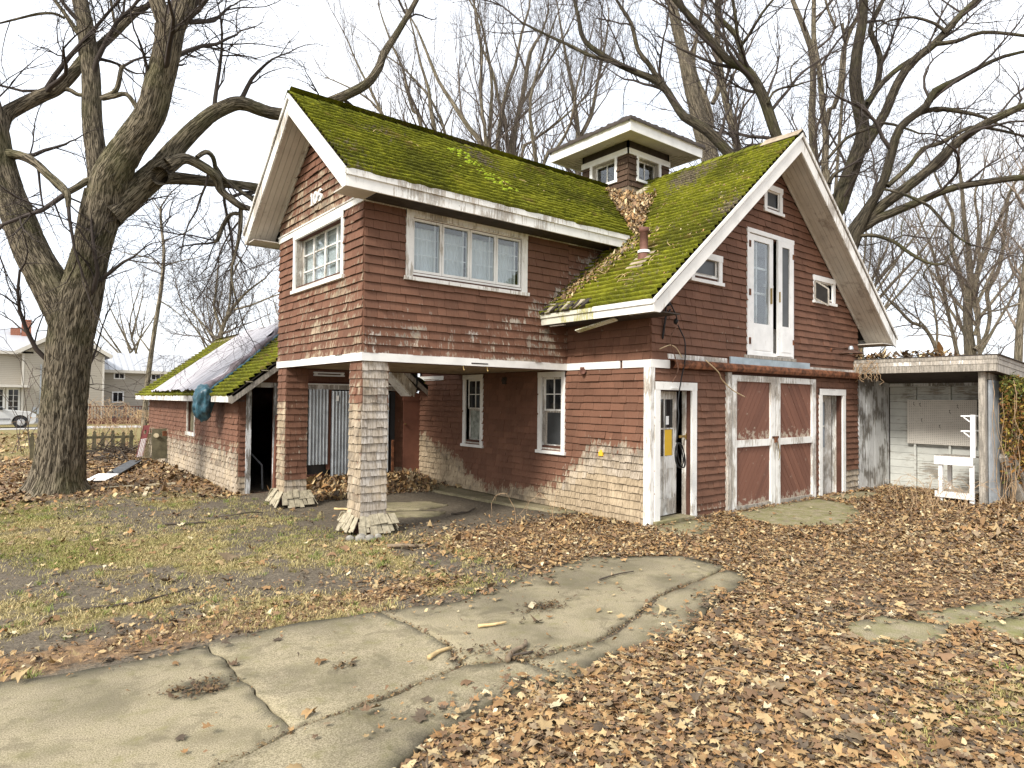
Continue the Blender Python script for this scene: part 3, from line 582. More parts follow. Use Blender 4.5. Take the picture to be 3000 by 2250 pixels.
def wall(parent, pl, u0, u1, z0, z1, holes, zmax=None, name='wall', mat='wall_sheathing', back=-.1):
    mb = MB(); es = {u0, u1} | {e for h in holes for e in h[:2] if u0 < e < u1}
    if zmax: es |= {u0+(u1-u0)*k/24 for k in range(25)}
    es = sorted(es)
    zs = sorted({z0, z1} | {e for h in holes for e in h[2:] if z0 < e < z1})
    for a, b in zip(es[:-1], es[1:]):
        for c, d in zip(zs[:-1], zs[1:]):
            m, n = (a+b)/2, (c+d)/2
            if any(h[0] < m < h[1] and h[2] < n < h[3] for h in holes): continue
            d0, d1 = d, d
            if zmax:
                d0, d1 = min(d, zmax(a)), min(d, zmax(b))
                if max(d0, d1) <= c+.01: continue
                d0, d1 = max(d0, c+.001), max(d1, c+.001)
            q = [(a, c, back), (b, c, back), (b, c, 0), (a, c, 0), (a, d0, back), (b, d1, back), (b, d1, 0), (a, d0, 0)]
            P = [pl.p(*t) for t in q]
            if not pl.flip: P = [P[1], P[0], P[3], P[2], P[5], P[4], P[7], P[6]]
            mb.hexa(P)
    return mb.build(name, mat, parent)
def part(parent, name, mat, *boxes, pl=None, bevel=0, kind=None):
    mb = MB()
    for b in boxes: (pl.box(mb, *b) if pl else mb.box(*b))
    return mb.build(name, mat, parent, kind, bevel=bevel)
def lerp_tab(x, T):
    for (x0, y0), (x1, y1) in zip(T[:-1], T[1:]):
        if x <= x1: return y0+(y1-y0)*max(0, (x-x0))/(x1-x0)
    return T[-1][1]

# ------------------------------------------------------------------ wear of the paint on each wall (1 = bare wood)
LTAB = [(0, 1.12), (.5, 1.2), (.9, 1.25), (1.3, 1.12), (1.7, .8), (2.0, .5), (2.6, .26), (3.4, .16), (4.3, .16), (4.9, .3), (5.3, .62), (5.9, .8), (6.5, 1.0), (7.2, 1.15)]
def wear_L(u, z):
    if z > 2.6: return (.16, .3)
    hb = lerp_tab(u, LTAB); return (float(np.clip(.12+.42*sstep(hb-z, -.35, .05)+(hb-z)/.5*.6*(z < hb), .12, 1.05)), .55 if z > .62*hb and u < 2 else .16)
def wear_F(u, z):
    v = .13
    if z < .25: v = .42
    if u > 6.5 and z < .45: v = .85
    if z > 2.6 and 1.75 < u < 2.6 and z < 3.5: v = .22
    if z > 5: v = .16
    return (v, .6)
def wear_WF(u, z):
    v = .08+.27*float(sstep(z, 3.9, 2.9)); g_ = .95
    d = abs(z-(RZ-MS*(RX-u)))
    if u > -1.6 and z < 3.4: v = .37; g_ = .7
    if u > -.9 and d < .35 and z > 3.2: v = .40
    return (v, g_)
def wear_WG(u, z):
    v = .26
    if 4.9 < z < 5.65: v = .45
    if z < 3.75: v = .40-.1*(u > 4.2)
    return (v, .25)

# ------------------------------------------------------------------ walls
EX, EX2 = .129, .121
holesF = [(.11, 1.15, -.2, 2.25), (2.03, 5.08, -.2, 2.49), (5.42, 6.53, -.2, 2.24), (2.71, 4.33, 2.79, 5.16), (1.02, 1.88, 4.06, 4.5), (3.29, 3.91, 5.66, 6.12), (5.18, 6.09, 4.1, 4.6)]
inF = [(.2, 1.03, -.2, 2.14), (2.2, 5.0, 0, 2.42), (5.52, 6.42, -.2, 2.13), (2.78, 4.26, 2.86, 5.08), (1.12, 1.80, 4.14, 4.44), (3.4, 3.8, 5.74, 6.04), (5.28, 5.99, 4.18, 4.52)]
zF = lambda u: mtop(u)-.33
wF = wall(house, PF, 0, W, -.15, 7, inF, zF)
add_shingles(wF, shingles(PF, .07, W, 0, 2.49, EX2, holesF, wear_F, seed=1))
add_shingles(wF, shingles(PF, 0, W, 2.63, 7, .134, holesF, wear_F, zF, seed=2))
holesL = [(4.48, 5.17, 1.02, 2.48), (1.97, 2.66, 1.05, 2.47)]
inL = [(4.55, 5.1, 1.09, 2.4), (2.04, 2.6, 1.12, 2.4)]
wL = wall(house, PLW, 0, YEND, -.15, 2.5, inL); wL2 = wall(house, PLW, 0, YA, 2.5, 3.75, []); wL3 = wall(house, PLW, YB, YEND, 2.5, 3.75, [])
add_shingles(wL, shingles(PLW, .11, YEND, 0, 2.51, EX2, holesL, wear_L, seed=3))
add_shingles(wL2, shingles(PLW, 0, YA-.02, 2.63, 3.72, EX, [], wear_L, seed=4))
holesWF = [(-3.32, -1.0, 3.79, 4.85)]; inWF = [(-3.22, -1.1, 3.88, 4.7)]
zWF = lambda u: 4.98
wWF = wall(house, PWF, -LW, 1.2, 2.5, 4.98, inWF)
add_shingles(wWF, shingles(PWF, -LW, 0, 2.62, 4.8, EX, holesWF, wear_WF, seed=5))
add_shingles(wWF, shingles(PWF, 0, .98, 3.85, 4.8, EX, [(0, 3, 0, 4.0)], wear_WF, seed=6), vis=.5)
holesWG = [(2.57, 4.65, 3.82, 4.81)]; inWG = [(2.66, 4.58, 3.9, 4.72)]
zWG = lambda u: wtop(u)-.31
wWG = wall(house, PWG, YA, YB, 2.5, 6.8, inWG, zWG)
add_shingles(wWG, shingles(PWG, YA, YB, 2.62, 4.81, EX, holesWG, wear_WG, seed=7))
add_shingles(wWG, shingles(PWG, YA, YB, 4.9, 6.8, EX, [], wear_WG, zWG, seed=8))
# walls that face away
wall(house, PL((0, YB, 0), (-1, 0, 0), (0, 1, 0)), 0, LW, 2.5, 4.98, [])
wall(house, PL((W, 0, 0), (0, -1, 0), (1, 0, 0)), -YEND, 0, -.15, 3.72, [])
wall(house, PL((0, YEND, 0), (-1, 0, 0), (0, 1, 0)), -W, 0, -.15, 7, [], lambda u: mtop(-u)-.3)

# ------------------------------------------------------------------ columns
def column(x0, x1, y0, y1, wl, wr_, sd, label):
    col = part(house, 'column', 'wall_sheathing', (x0+.02, x1-.02, y0+.02, y1-.02, .02, 2.51)); col['label'] = label
    zb = .25
    for pl, a, b, wf in ((PL((x0+.012, 0, 0), (0, 1, 0), (-1, 0, 0)), y0, y1, wl), (PL((0, y0+.012, 0), (1, 0, 0), (0, -1, 0)), x0, x1, wr_),
                         (PL((x1-.012, 0, 0), (0, -1, 0), (1, 0, 0)), -y1, -y0, wl), (PL((0, y1-.012, 0), (-1, 0, 0), (0, 1, 0)), -x1, -x0, wr_)):
        add_shingles(col, shingles(pl, a, b, zb, 2.5, .118, [], wf, wr=(.09, .24), thick=.024, seed=sd), vis=1.0 if pl.N.x+pl.N.y < 0 else 0)
        sd += 1
    # flared skirt of loose bare shingles
    r = random.Random(sd)
    for pl, a, b in ((PL((x0, 0, 0), (0, 1, 0), (-1, 0, 0)), y0, y1), (PL((0, y0, 0), (1, 0, 0), (0, -1, 0)), x0, x1), (PL((x1, 0, 0), (0, -1, 0), (1, 0, 0)), -y1, -y0), (PL((0, y1, 0), (-1, 0, 0), (0, 1, 0)), -x1, -x0)):
        for row in (0, 1):
            u = a-.03
            while u < b+.02:
                wd = r.uniform(.05, .11); tl = r.uniform(-.05, .05); dz = r.uniform(-.03, .02); s0, s1 = (.08, .24+r.uniform(-.05, .02)) if row == 0 else (.0, .13)
                fl = lambda s, uu: (uu+(uu-(a+b)/2)*s*1.0, .27-s*1.02+dz+.012*(1-row), .015+s*.62)
                pts = []
                for t in (0, .010):
                    for s, uu in ((s1, u), (s1, u+wd-.006), (s0, u+wd-.006+tl*.4), (s0, u+tl*.4)):
                        q = fl(s, uu); pts.append(pl.p(q[0], q[1]+t+row*.014, q[2]+t*.7+row*.012))
                if pl.flip: pts = [pts[i] for i in (1, 0, 3, 2, 5, 4, 7, 6)]
                mb = MB(); mb.hexa(pts); mb.build('skirt_shingle', 'bare_shingle', col); u += wd
    return col
wc = lambda f0, f1, gy: (lambda u, z: (f0 if z > 1.9 else f1 if z > .5 else 1.05, gy))
c1 = column(-LW, -3.59, YA, 2.33, wc(.38, .66, .35), wc(.78, .98, .95), 40, 'front shingled column, mostly bare grey wood')
c2 = column(-LW, -3.6, 4.99, YB, wc(.22, .58, .2), wc(.12, .28, .5), 60, 'rear shingled column, mostly red-brown paint')
for i, (x, y, s) in enumerate(((-4.13, 1.62, .075), (-4.02, 1.58, .065), (-4.22, 1.75, .05), (-3.86, 1.63, .05))):
    mb = MB(); bm = bmesh.new(); bmesh.ops.create_icosphere(bm, subdivisions=2, radius=1)
    q = np.array([v.co for v in bm.verts]); q *= (.75+.5*vnoise(q*1.7, i+2))[:, None]; q *= (s*1.2, s, s*.9); q += (x, y, s*.6)
    o = np_obj('stone', q, [[v.index for v in f.verts] for f in bm.faces], 'stone', None, smooth=True, origin=(x, y, 0)); bm.free()
    tag(o, ['rounded grey stone at the foot of the front column, left of two', 'pale stone at the foot of the front column, right of two', 'small stone under the left skirt of the front column', 'small stone under the right skirt of the front column'][i], 'stone')

# ------------------------------------------------------------------ trim
T = 'white_paint'
def trim(mat, *b, pl=None, name='trim_board', par=None): return part(par or house, name, mat, *b, pl=pl)
trim(T, (-LW-.03, .0, 2.505, 2.625, .0, .032), pl=PWF); trim(T, (YA-.001, YB+.02, 2.505, 2.625, 0, .03), pl=PWG)
trim(T, (.62, YA-.034, 2.505, 2.625, 0, .03), pl=PLW); trim(T, (-.03, .56, 2.505, 2.625, 0, .03), pl=PLW); trim(T, (0, .45, 2.5, 2.632, 0, .033), pl=PF)
trim(T, (6.0, YEND, 2.4, 2.5, 0, .03), pl=PLW)
trim('worn_paint', (0, .11, 0, 2.505, 0, .028), pl=PLW, name='corner_board'); trim('worn_paint', (-.028, .075, 0, 2.5, 0, .03), pl=PF, name='corner_board')
trim('peeling_paint', (-LW-.02, .95, 4.8, 4.95, 0, .034), pl=PWF, name='frieze_board')
trim(T, (YA-.03, YB+.02, 4.8, 4.895, 0, .03), pl=PWG); trim('worn_paint', (YA-.03, YB+.02, 4.895, 4.915, 0, .045), pl=PWG, name='drip_cap')
# porch ceiling
mb = None
for k in range(29):
    y = YA+.02+k*.12
    part(house, 'ceiling_board', 'plank_ceiling', (-LW+.02, .0, y, y+.114, 2.515+(k % 3)*.002, 2.55))
for i, (x, z0) in enumerate(((-2.28, 2.5), (-1.81, 2.5))):
    mb = MB(); mb.tube([(x, YA-.02, z0), (x, YA-.03, z0-.05), (x, YA-.05, z0-.075), (x, YA-.065, z0-.06)], .006, 5); mb.build('hook', 'brass', house)
part(house, 'dark_slot', 'dark_wood', (-2.13, -1.8, 2.535, 2.555, .03, .036), pl=PWF)

# ------------------------------------------------------------------ roofs
def course(R0, s, d, n, s0, s1, t0, e, moss, seed, ds=.032):
    ns = max(2, int((s1-s0)/ds)+1); S = np.linspace(s0, s1, ns)
    tt = np.array([-.03, .2, .45, .7, .9, 1.0, 1.0])*e+t0; hh = np.array([.002, .012, .022, .034, .046, .040, -.004]); pr = np.array([.0, .55, .85, 1, .95, .6, .1])
    P = R0[None, None]+S[None, :, None]*s+tt[:, None, None]*d
    m = fbm(P*np.array([5, 5, 5]), 1, 3); f = fbm(P*22, 5, 2); amt = np.clip(moss+(fbm(P*.8, 9, 3)-.5)*1.0, 0, 1)
    j = (vnoise(np.stack([S*7, np.full(ns, seed*3.1), S*0], -1))-.5)*.035          # ragged lower edges
    P = P+(j[None, :]*np.array([0, 0, 0, .4, .9, 1, 1])[:, None])[..., None]*d
    P = P+(hh[:, None]+pr[:, None]*amt*(m*.05+f*.04-.022))[..., None]*n
    nr = len(tt); V = P.reshape(-1, 3); i = np.arange(nr-1)[:, None]*ns+np.arange(ns-1)[None]; F = np.stack([i, i+ns, i+ns+1, i+1], -1).reshape(-1, 4)
    c = np.zeros((len(V), 3)); c[:, 0] = np.clip(amt*.9+.1*m, 0, 1).ravel(); return V, F, c
def slope(parent, R0, s, d, Ls, Ld, clip=None, moss=.8, e=.142, deck=.07, ds=.032, name='roof'):
    R0, s, d = (np.array(q, float) for q in (R0, s, d)); n = np.cross(s, d); n = n if n[2] > 0 else -n
    mb = MB(); q = [R0, R0+s*Ls, R0+s*Ls+d*(Ld-.03), R0+d*(Ld-.03)]
    lo = [p-n*deck for p in q]; hi = [p-n*.006 for p in q]
    if np.dot(np.cross(q[1]-q[0], q[2]-q[0]), n) < 0: lo, hi = lo[::-1], hi[::-1]
    rf = mb.hexa([tuple(p) for p in lo+hi]).build(name, 'dark_wood', parent)
    k = 0; t = Ld-e+.03
    while t > -e*.5:
        a, b = clip(t+e*.5) if clip else (0, Ls)
        if b-a > .05:
            V, F, c = course(R0, s, d, n, a, b, t, e, moss if not callable(moss) else moss(t/Ld), k+int(R0[0]*10), ds)
            np_obj('shingle_course', V, F, 'moss_roof', rf, smooth=True, col=c)
        t -= e; k += 1
    return rf
cm, sm = 1/math.hypot(1, MS), MS/math.hypot(1, MS); cw, sw = 1/math.hypot(1, WS), WS/math.hypot(1, WS)
LDm = (RX+OE)/cm; LDw = (WY-(YA-OE2))/cw
def clip_main(t):
    x = RX-cm*t; z = RZ-sm*t
    if z > WZ-.05: return 0, 8.1
    if x < 1.2: return 0, YA-.005+OM
    return 0, WY-(WZ-z)/WS+.12+OM
def clip_wing(t):
    z = WZ-sw*t; return 0, (RX-(RZ-z)/MS)+.08+LW+OW
rf_m = slope(house, (RX, -OM, RZ), (0, 1, 0), (-cm, 0, -sm), 8.1, LDm, clip_main, lambda q: .70)
rf_w = slope(house, (-LW-OW, WY, WZ), (1, 0, 0), (0, -cw, -sw), 7.7, LDw, clip_wing, lambda q: .78)
slope(house, (RX, -OM, RZ), (0, 1, 0), (cm, 0, -sm), 8.1, LDm, None, .4, .25, ds=.12)
slope(house, (-LW-OW, WY, WZ), (1, 0, 0), (0, cw, -sw), 7.7, LDw, None, .6, .25, ds=.12)
# ridge caps
for R0, s, L_, nm in ((np.array([-LW-OW-.02, WY, WZ+.03]), np.array([1., 0, 0]), 7.3, 0), (np.array([RX, -OM-.02, RZ+.03]), np.array([0, 1., 0]), 8.1, 1)):
    side = np.array([0, 1., 0]) if nm == 0 else np.array([1., 0, 0]); k = 0; x = 0
    while x < L_:
        l = .24; q = R0+s*x; S = np.linspace(0, l+.03, 8); mm = MB()
        V = []
        for a in S:
            for o, dz in ((-.15, -.115), (-.075, -.05), (0, .008), (.075, -.05), (.15, -.115)):
                p = q+s*a+side*o+np.array([0, 0, dz+.02*(1-a/l)]); V.append(p+np.array([0, 0, 1])*(fbm((p*6)[None], 2, 3)[0]-.4)*.06)
        F = [[i*5+j, i*5+j+1, i*5+j+6, i*5+j+5] for i in range(7) for j in range(4)]
        np_obj('ridge_cap', V, F, 'moss_roof', rf_w if nm == 0 else rf_m, smooth=True, col=np.tile([[.75 if nm == 0 or x > .5 else .1, 0, 0]], (40, 1))); x += l; k += 1
mb = MB(); mb.hexa([(RX-.2, -OM-.03, RZ-.10), (RX-.19, .15, RZ-.09), (RX, .15, RZ+.075), (RX, -OM-.03, RZ+.065), (RX-.21, -OM-.03, RZ-.09), (RX-.2, .15, RZ-.08), (RX, .15, RZ+.085), (RX, -OM-.03, RZ+.075)]); mb.build('ridge_flashing', 'flashing', rf_m)
# fascia, rakes and soffits
def xz_prism(mb, pts, y0, y1): return mb.prism([(x, y0, z) for x, z in pts], (0, y1-y0, 0))
def yz_prism(mb, pts, x0, x1): return mb.prism([(x0, y, z) for y, z in pts], (x1-x0, 0, 0))
ez, ezw = 3.27, 4.80
for sg, mat in ((-1, 'white_paint'), (1, 'worn_paint')):
    X = lambda x: RX+sg*x
    e = RX+OE
    mb = MB(); xz_prism(mb, [(X(0.0 if sg < 0 else .002), RZ-.03), (X(e), mtop(-OE)-.03), (X(e), ez-.04*(sg > 0)), (X(e-.15), ez-.0), (X(0.0 if sg < 0 else .002), RZ-.355)], -OM+.005, -OM+.035); mb.build('rake_board', mat, house)
    mb = MB(); xz_prism(mb, [(X(0.0 if sg < 0 else .002), RZ+.0), (X(e+.02), mtop(-OE-.02)+.0), (X(e+.02), mtop(-OE)-.075), (X(0.0 if sg < 0 else .002), RZ-.075)], -OM-.025, -OM+.005); mb.build('rake_moulding', mat, house)
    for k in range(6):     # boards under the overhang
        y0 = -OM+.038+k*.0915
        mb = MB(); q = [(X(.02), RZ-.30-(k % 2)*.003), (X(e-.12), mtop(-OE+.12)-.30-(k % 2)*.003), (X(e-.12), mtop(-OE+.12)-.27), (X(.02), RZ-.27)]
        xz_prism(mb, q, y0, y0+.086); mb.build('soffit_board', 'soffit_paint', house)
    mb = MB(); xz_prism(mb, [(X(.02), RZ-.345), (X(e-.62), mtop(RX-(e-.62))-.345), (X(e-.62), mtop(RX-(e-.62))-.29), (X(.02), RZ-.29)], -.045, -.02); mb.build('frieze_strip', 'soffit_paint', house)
    for k in range(7):     # flat eave soffit
        x0 = e-.027-k*.09
        a, b = sorted((X(x0), X(x0-.086)))
        part(house, 'eave_board', 'dark_wood' if sg < 0 else 'soffit_paint', (a, b, -OM+.036, (YA-.03) if sg < 0 else YEND, ez+.012, ez+.03))  # left eave boards dark too, eave shade put into their colour
part(house, 'fascia_board', 'white_paint', (-OE-.005, -OE+.025, -OM+.036, .62, ez, 3.44)); part(house, 'fascia_moulding', 'white_paint', (-OE-.03, -OE-.006, -OM+.01, .62, 3.385, 3.46))
f2 = part(house, 'fascia_board', 'mossy_board', (-OE-.005, -OE+.025, .622, YA-.02, ez, 3.43)); f2['label'] = 'rotten mossy fascia board at the inner end of the eave'
part(house, 'fascia_moulding', 'mossy_board', (-OE-.03, -OE-.006, .622, YA-.02, 3.385, 3.45))
part(house, 'fascia_board', 'worn_paint', (W+OE-.025, W+OE+.005, -OM+.036, YEND, ez, 3.44))
mb = MB(); mb.beam((-.50, 1.15, 3.12), (-.42, .35, 3.26), .1, .018, (.3, 0, 1)); o = mb.build('broken_board', 'mossy_board', house); o['label'] = 'broken mossy soffit board hanging below the eave'
mb = MB(); mb.beam((-.58, 1.72, 3.245), (-.55, 1.4, 3.25), .05, .012); mb.build('broken_board', 'worn_paint', house)
r = random.Random(5)
for k in range(9):         # loose shingles curling up at the damaged eave
    y = .75+k*.125+r.uniform(-.03, .03); w_ = r.uniform(.09, .15); tz = r.uniform(.01, .06)
    mb = MB(); mb.hexa([(-.72, y, 3.445+tz), (-.70, y+w_, 3.445+tz*.4), (-.50, y+w_+.02, 3.635), (-.52, y+.03, 3.62), (-.73, y, 3.46+tz), (-.71, y+w_, 3.46+tz*.4), (-.51, y+w_+.02, 3.65), (-.53, y+.03, 3.635)])
    mb.build('loose_shingle', 'bare_shingle' if k % 3 == 1 else 'dark_wood', rf_m)
for sg in (-1, 1):
    Y = lambda y: WY+sg*y
    e = WY-(YA-OE2); z1 = wtop(YA-OE2)
    mat = 'white_paint' if sg < 0 else 'worn_paint'; q0 = 0.0 if sg < 0 else .002
    mb = MB(); yz_prism(mb, [(Y(q0), WZ-.03), (Y(e), z1-.03), (Y(e), ezw), (Y(e-.1), ezw), (Y(q0), WZ-.345)], -LW-OW+.005, -LW-OW+.035); mb.build('rake_board', mat, house)
    mb = MB(); yz_prism(mb, [(Y(q0), WZ), (Y(e+.02), z1-.015), (Y(e+.02), z1-.085), (Y(q0), WZ-.075)], -LW-OW-.025, -LW-OW+.005); mb.build('rake_moulding', mat, house)
    for k in range(5):
        x0 = -LW-OW+.038+k*.0945
        mb = MB(); yz_prism(mb, [(Y(.02), WZ-.295-(k % 2)*.003), (Y(e-.08), z1+.08*WS-.295-(k % 2)*.003), (Y(e-.08), z1+.08*WS-.265), (Y(.02), WZ-.265)], x0, x0+.089); mb.build('soffit_board', 'soffit_paint', house)
    mb = MB(); yz_prism(mb, [(Y(.02), WZ-.34), (Y(e-.5), wtop(WY-(e-.5))-.34), (Y(e-.5), wtop(WY-(e-.5))-.285), (Y(.02), WZ-.285)], -LW-.045, -LW-.02); mb.build('frieze_strip', 'soffit_paint', house)
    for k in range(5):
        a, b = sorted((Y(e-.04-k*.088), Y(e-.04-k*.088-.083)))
        part(house, 'eave_board', 'dark_wood' if sg < 0 else 'soffit_paint', (-LW if sg < 0 else -LW-OW+.036, 1.0 if sg < 0 else 0, a, b, ezw+.012, ezw+.03))  # front eave boards dark: shade under the fascia put into their colour
    if sg < 0: part(house, 'eave_return', 'soffit_paint', (-LW-OW+.036, -LW-.03, YA-OE2+.03, YA-.01, ezw+.012, ezw+.03))
    a, b = sorted((Y(e-.025), Y(e+.005)))
    part(house, 'fascia_board', 'worn_paint', (-LW-OW+.036, 1.12, a, b, ezw, z1-.02))
    a, b = sorted((Y(e+.006), Y(e+.03)))
    part(house, 'fascia_moulding', 'worn_paint', (-LW-OW+.01, 1.10, a, b, z1-.10, z1-.012))
# valley flashing strips against the wing wall
for k in range(14):
    x = -.5+k*.115; z = RZ-MS*(RX-x)
    mb = MB(); mb.hexa([(x-.09, YA-.14, z-.055), (x+.05, YA-.14, z+.06), (x+.05, YA-.01, z+.065), (x-.09, YA-.01, z-.05), (x-.09, YA-.14, z-.035), (x+.05, YA-.14, z+.08), (x+.05, YA-.01, z+.1), (x-.09, YA-.01, z-.02)])
    mb.build('step_shingle', 'dark_wood' if k % 3 else 'bare_shingle', rf_m)

# ------------------------------------------------------------------ vent pipe
vx, vy = .42, .5; vz = mtop(vx)
mb = MB(); mb.lathe((vx, vy, vz-.1), [(.11, 0), (.10, .16), (.085, .22), (.07, .27), (.068, .55), (.085, .56), (.085, .63), (.06, .63), (.055, .5)], 18)
vp = mb.build('vent_pipe', 'pipe_metal', house, smooth=True)
mb = MB(); mb.lathe((vx, vy, vz+.10), [(.106, 0), (.106, .035), (.09, .05), (.088, .03)], 18); mb.build('seal_ring', 'white_paint', vp, smooth=True)
mb = MB(); mb.hexa([(vx-.28, vy-.18, mtop(vx-.28)+.045), (vx+.1, vy-.18, mtop(vx+.1)+.05), (vx+.1, vy+.16, mtop(vx+.1)+.05), (vx-.28, vy+.16, mtop(vx-.28)+.045), (vx-.28, vy-.18, mtop(vx-.28)+.055), (vx+.1, vy-.18, mtop(vx+.1)+.06), (vx+.1, vy+.16, mtop(vx+.1)+.06), (vx-.28, vy+.16, mtop(vx-.28)+.055)]); mb.build('pipe_flashing', 'flashing', vp)

# ------------------------------------------------------------------ cupola
CX, CY, CH = 3.55, 3.71, .71
cup = part(house, 'cupola', 'wall_sheathing', (CX-CH+.02, CX-CH+.05, CY-CH+.02, CY+CH-.02, 6.0, 6.98), (CX-CH+.02, CX+CH-.02, CY-CH+.021, CY-CH+.05, 6.0, 6.98), (CX+CH-.05, CX+CH-.02, CY-CH+.02, CY+CH-.02, 6.0, 7.7), (CX-CH+.02, CX+CH-.02, CY+CH-.05, CY+CH-.02, 6.0, 7.7))
cup['label'] = 'weathered square cupola with flat overhanging roof'
for pl, s0, vis in ((PL((CX-CH, CY, 0), (0, 1, 0), (-1, 0, 0)), 71, 1), (PL((CX, CY-CH, 0), (1, 0, 0), (0, -1, 0)), 72, 1), (PL((CX+CH, CY, 0), (0, -1, 0), (1, 0, 0)), 73, 0), (PL((CX, CY+CH, 0), (-1, 0, 0), (0, 1, 0)), 74, 0)):
    off = .03 if pl.N.x < 0 else -.02
    hw = .43
    wallb = MB(); pl.box(wallb, -CH+.02, off-hw+.03, 6.98, 7.76, -.05, -.02); pl.box(wallb, off+hw-.03, CH-.02, 6.98, 7.76, -.05, -.02)
    wallb.build('cupola_wall', 'wall_sheathing', cup)
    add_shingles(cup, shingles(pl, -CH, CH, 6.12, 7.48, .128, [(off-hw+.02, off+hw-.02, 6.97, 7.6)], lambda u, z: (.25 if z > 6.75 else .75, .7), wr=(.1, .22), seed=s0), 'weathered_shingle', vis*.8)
    part(cup, 'dark_band', 'dark_wood', (-CH-.01, CH+.01, 7.60, 7.79, -.04, .01), pl=pl)
    part(cup, 'window_band', 'fresh_white', (-CH-.03, CH+.029, 7.48, 7.61, 0, .03), pl=pl)
    mb = MB(); pl.box(mb, off-hw, off-hw+.075, 6.95, 7.48, 0, .03); pl.box(mb, off+hw-.075, off+hw, 6.95, 7.48, 0, .03); pl.box(mb, off-hw-.015, off+hw+.015, 6.91, 6.965, 0, .045)
    mb.build('window_casing', 'fresh_white', cup)
    mb = MB(); a, b = off-hw+.075, off+hw-.075
    pl.box(mb, a-.01, a+.012, 6.965, 7.48, -.14, .005); pl.box(mb, b-.012, b+.01, 6.965, 7.48, -.14, .005); pl.box(mb, a, b, 6.95, 6.985, -.14, .004); pl.box(mb, a, b, 7.465, 7.485, -.14, .004)
    mb.build('window_reveal', 'peeling_paint', cup)
    mb = MB(); a += .012; b -= .012
    for u_ in (a, (a+b)/2-.012, b-.03): pl.box(mb, u_, u_+(.024 if u_ == (a+b)/2-.012 else .03), 6.985, 7.465, -.14, -.11)
    pl.box(mb, a+.03, b-.03, 6.985, 7.025, -.139, -.111); pl.box(mb, a+.03, b-.03, 7.43, 7.465, -.139, -.111); mb.build('sash', 'worn_paint', cup)
    for u0_, u1_ in ((a+.03, (a+b)/2-.012), ((a+b)/2+.012, b-.03)): part(cup, 'pane', 'glass', (u0_, u1_, 7.025, 7.43, -.128, -.122), pl=pl)
for u_, v_ in ((-1, -1), (1, -1), (-1, 1), (1, 1)):
    part(cup, 'corner_post', 'wall_sheathing', (CX+u_*(CH-.05)-.03, CX+u_*(CH-.05)+.03, CY+v_*(CH-.05)-.03, CY+v_*(CH-.05)+.03, 6.9, 7.78))
E_ = 1.26; zf = 7.69
for k in range(6):
    o_in, o_out = CH-.03+k*.094, CH-.03+k*.094+.089; dz = .07*(1-k/6)
    mb = MB()
    for (x0, x1, y0, y1) in ((CX-o_out, CX+o_out, CY-o_out, CY-o_in), (CX-o_out, CX+o_out, CY+o_in, CY+o_out), (CX-o_out, CX-o_in, CY-o_in, CY+o_in), (CX+o_in, CX+o_out, CY-o_in, CY+o_in)): mb.box(x0, x1, y0, y1, zf+.02+dz, zf+.045+dz)
    mb.build('soffit_board', 'soffit_paint', cup)
for (x0, x1, y0, y1) in ((CX-E_, CX+E_, CY-E_, CY-E_+.03), (CX-E_, CX+E_, CY+E_-.03, CY+E_), (CX-E_, CX-E_+.03, CY-E_+.03, CY+E_-.03), (CX+E_-.03, CX+E_, CY-E_+.03, CY+E_-.03)):
    part(cup, 'fascia_board', 'white_paint', (x0, x1, y0, y1, zf, zf+.2))
    dx = (x1-x0 > 1); part(cup, 'fascia_moulding', 'white_paint', (x0-.02, x1+.02, y0-.02, y1+.02, zf+.2, zf+.235))
NR = 9
for k in range(NR):
    V, F = [], []; o0 = (E_+.05)*(1-k/NR); o1 = (E_+.05)*(1-(k+1)/NR)-.02; zz0 = zf+.245+(E_+.05)*k/NR*.3; zz1 = zf+.245+(E_+.05)*(k+1)/NR*.3
    m = 40
    for sx, sy, tx, ty in ((-1, -1, 1, 0), (1, -1, 0, 1), (1, 1, -1, 0), (-1, 1, 0, -1)):
        b0 = len(V)
        for i in range(m+1):
            t = i/m*2
            nz_ = random.uniform(0, .025)
            V += [(CX+sx*o0+tx*t*o0, CY+sy*o0+ty*t*o0, zz0-.03-nz_*.6), (CX+sx*o0+tx*t*o0, CY+sy*o0+ty*t*o0, zz0+.035+nz_*1.5), (CX+sx*o1+tx*t*max(o1, 0), CY+sy*o1+ty*t*max(o1, 0), zz1+.008)]
        for i in range(m): F += [[b0+i*3, b0+i*3+3, b0+i*3+4, b0+i*3+1], [b0+i*3+1, b0+i*3+4, b0+i*3+5, b0+i*3+2]]
    np_obj('shingle_course', V, F, 'dark_wood', cup, col=np.tile([[.2, 0, 0]], (len(V), 1)))
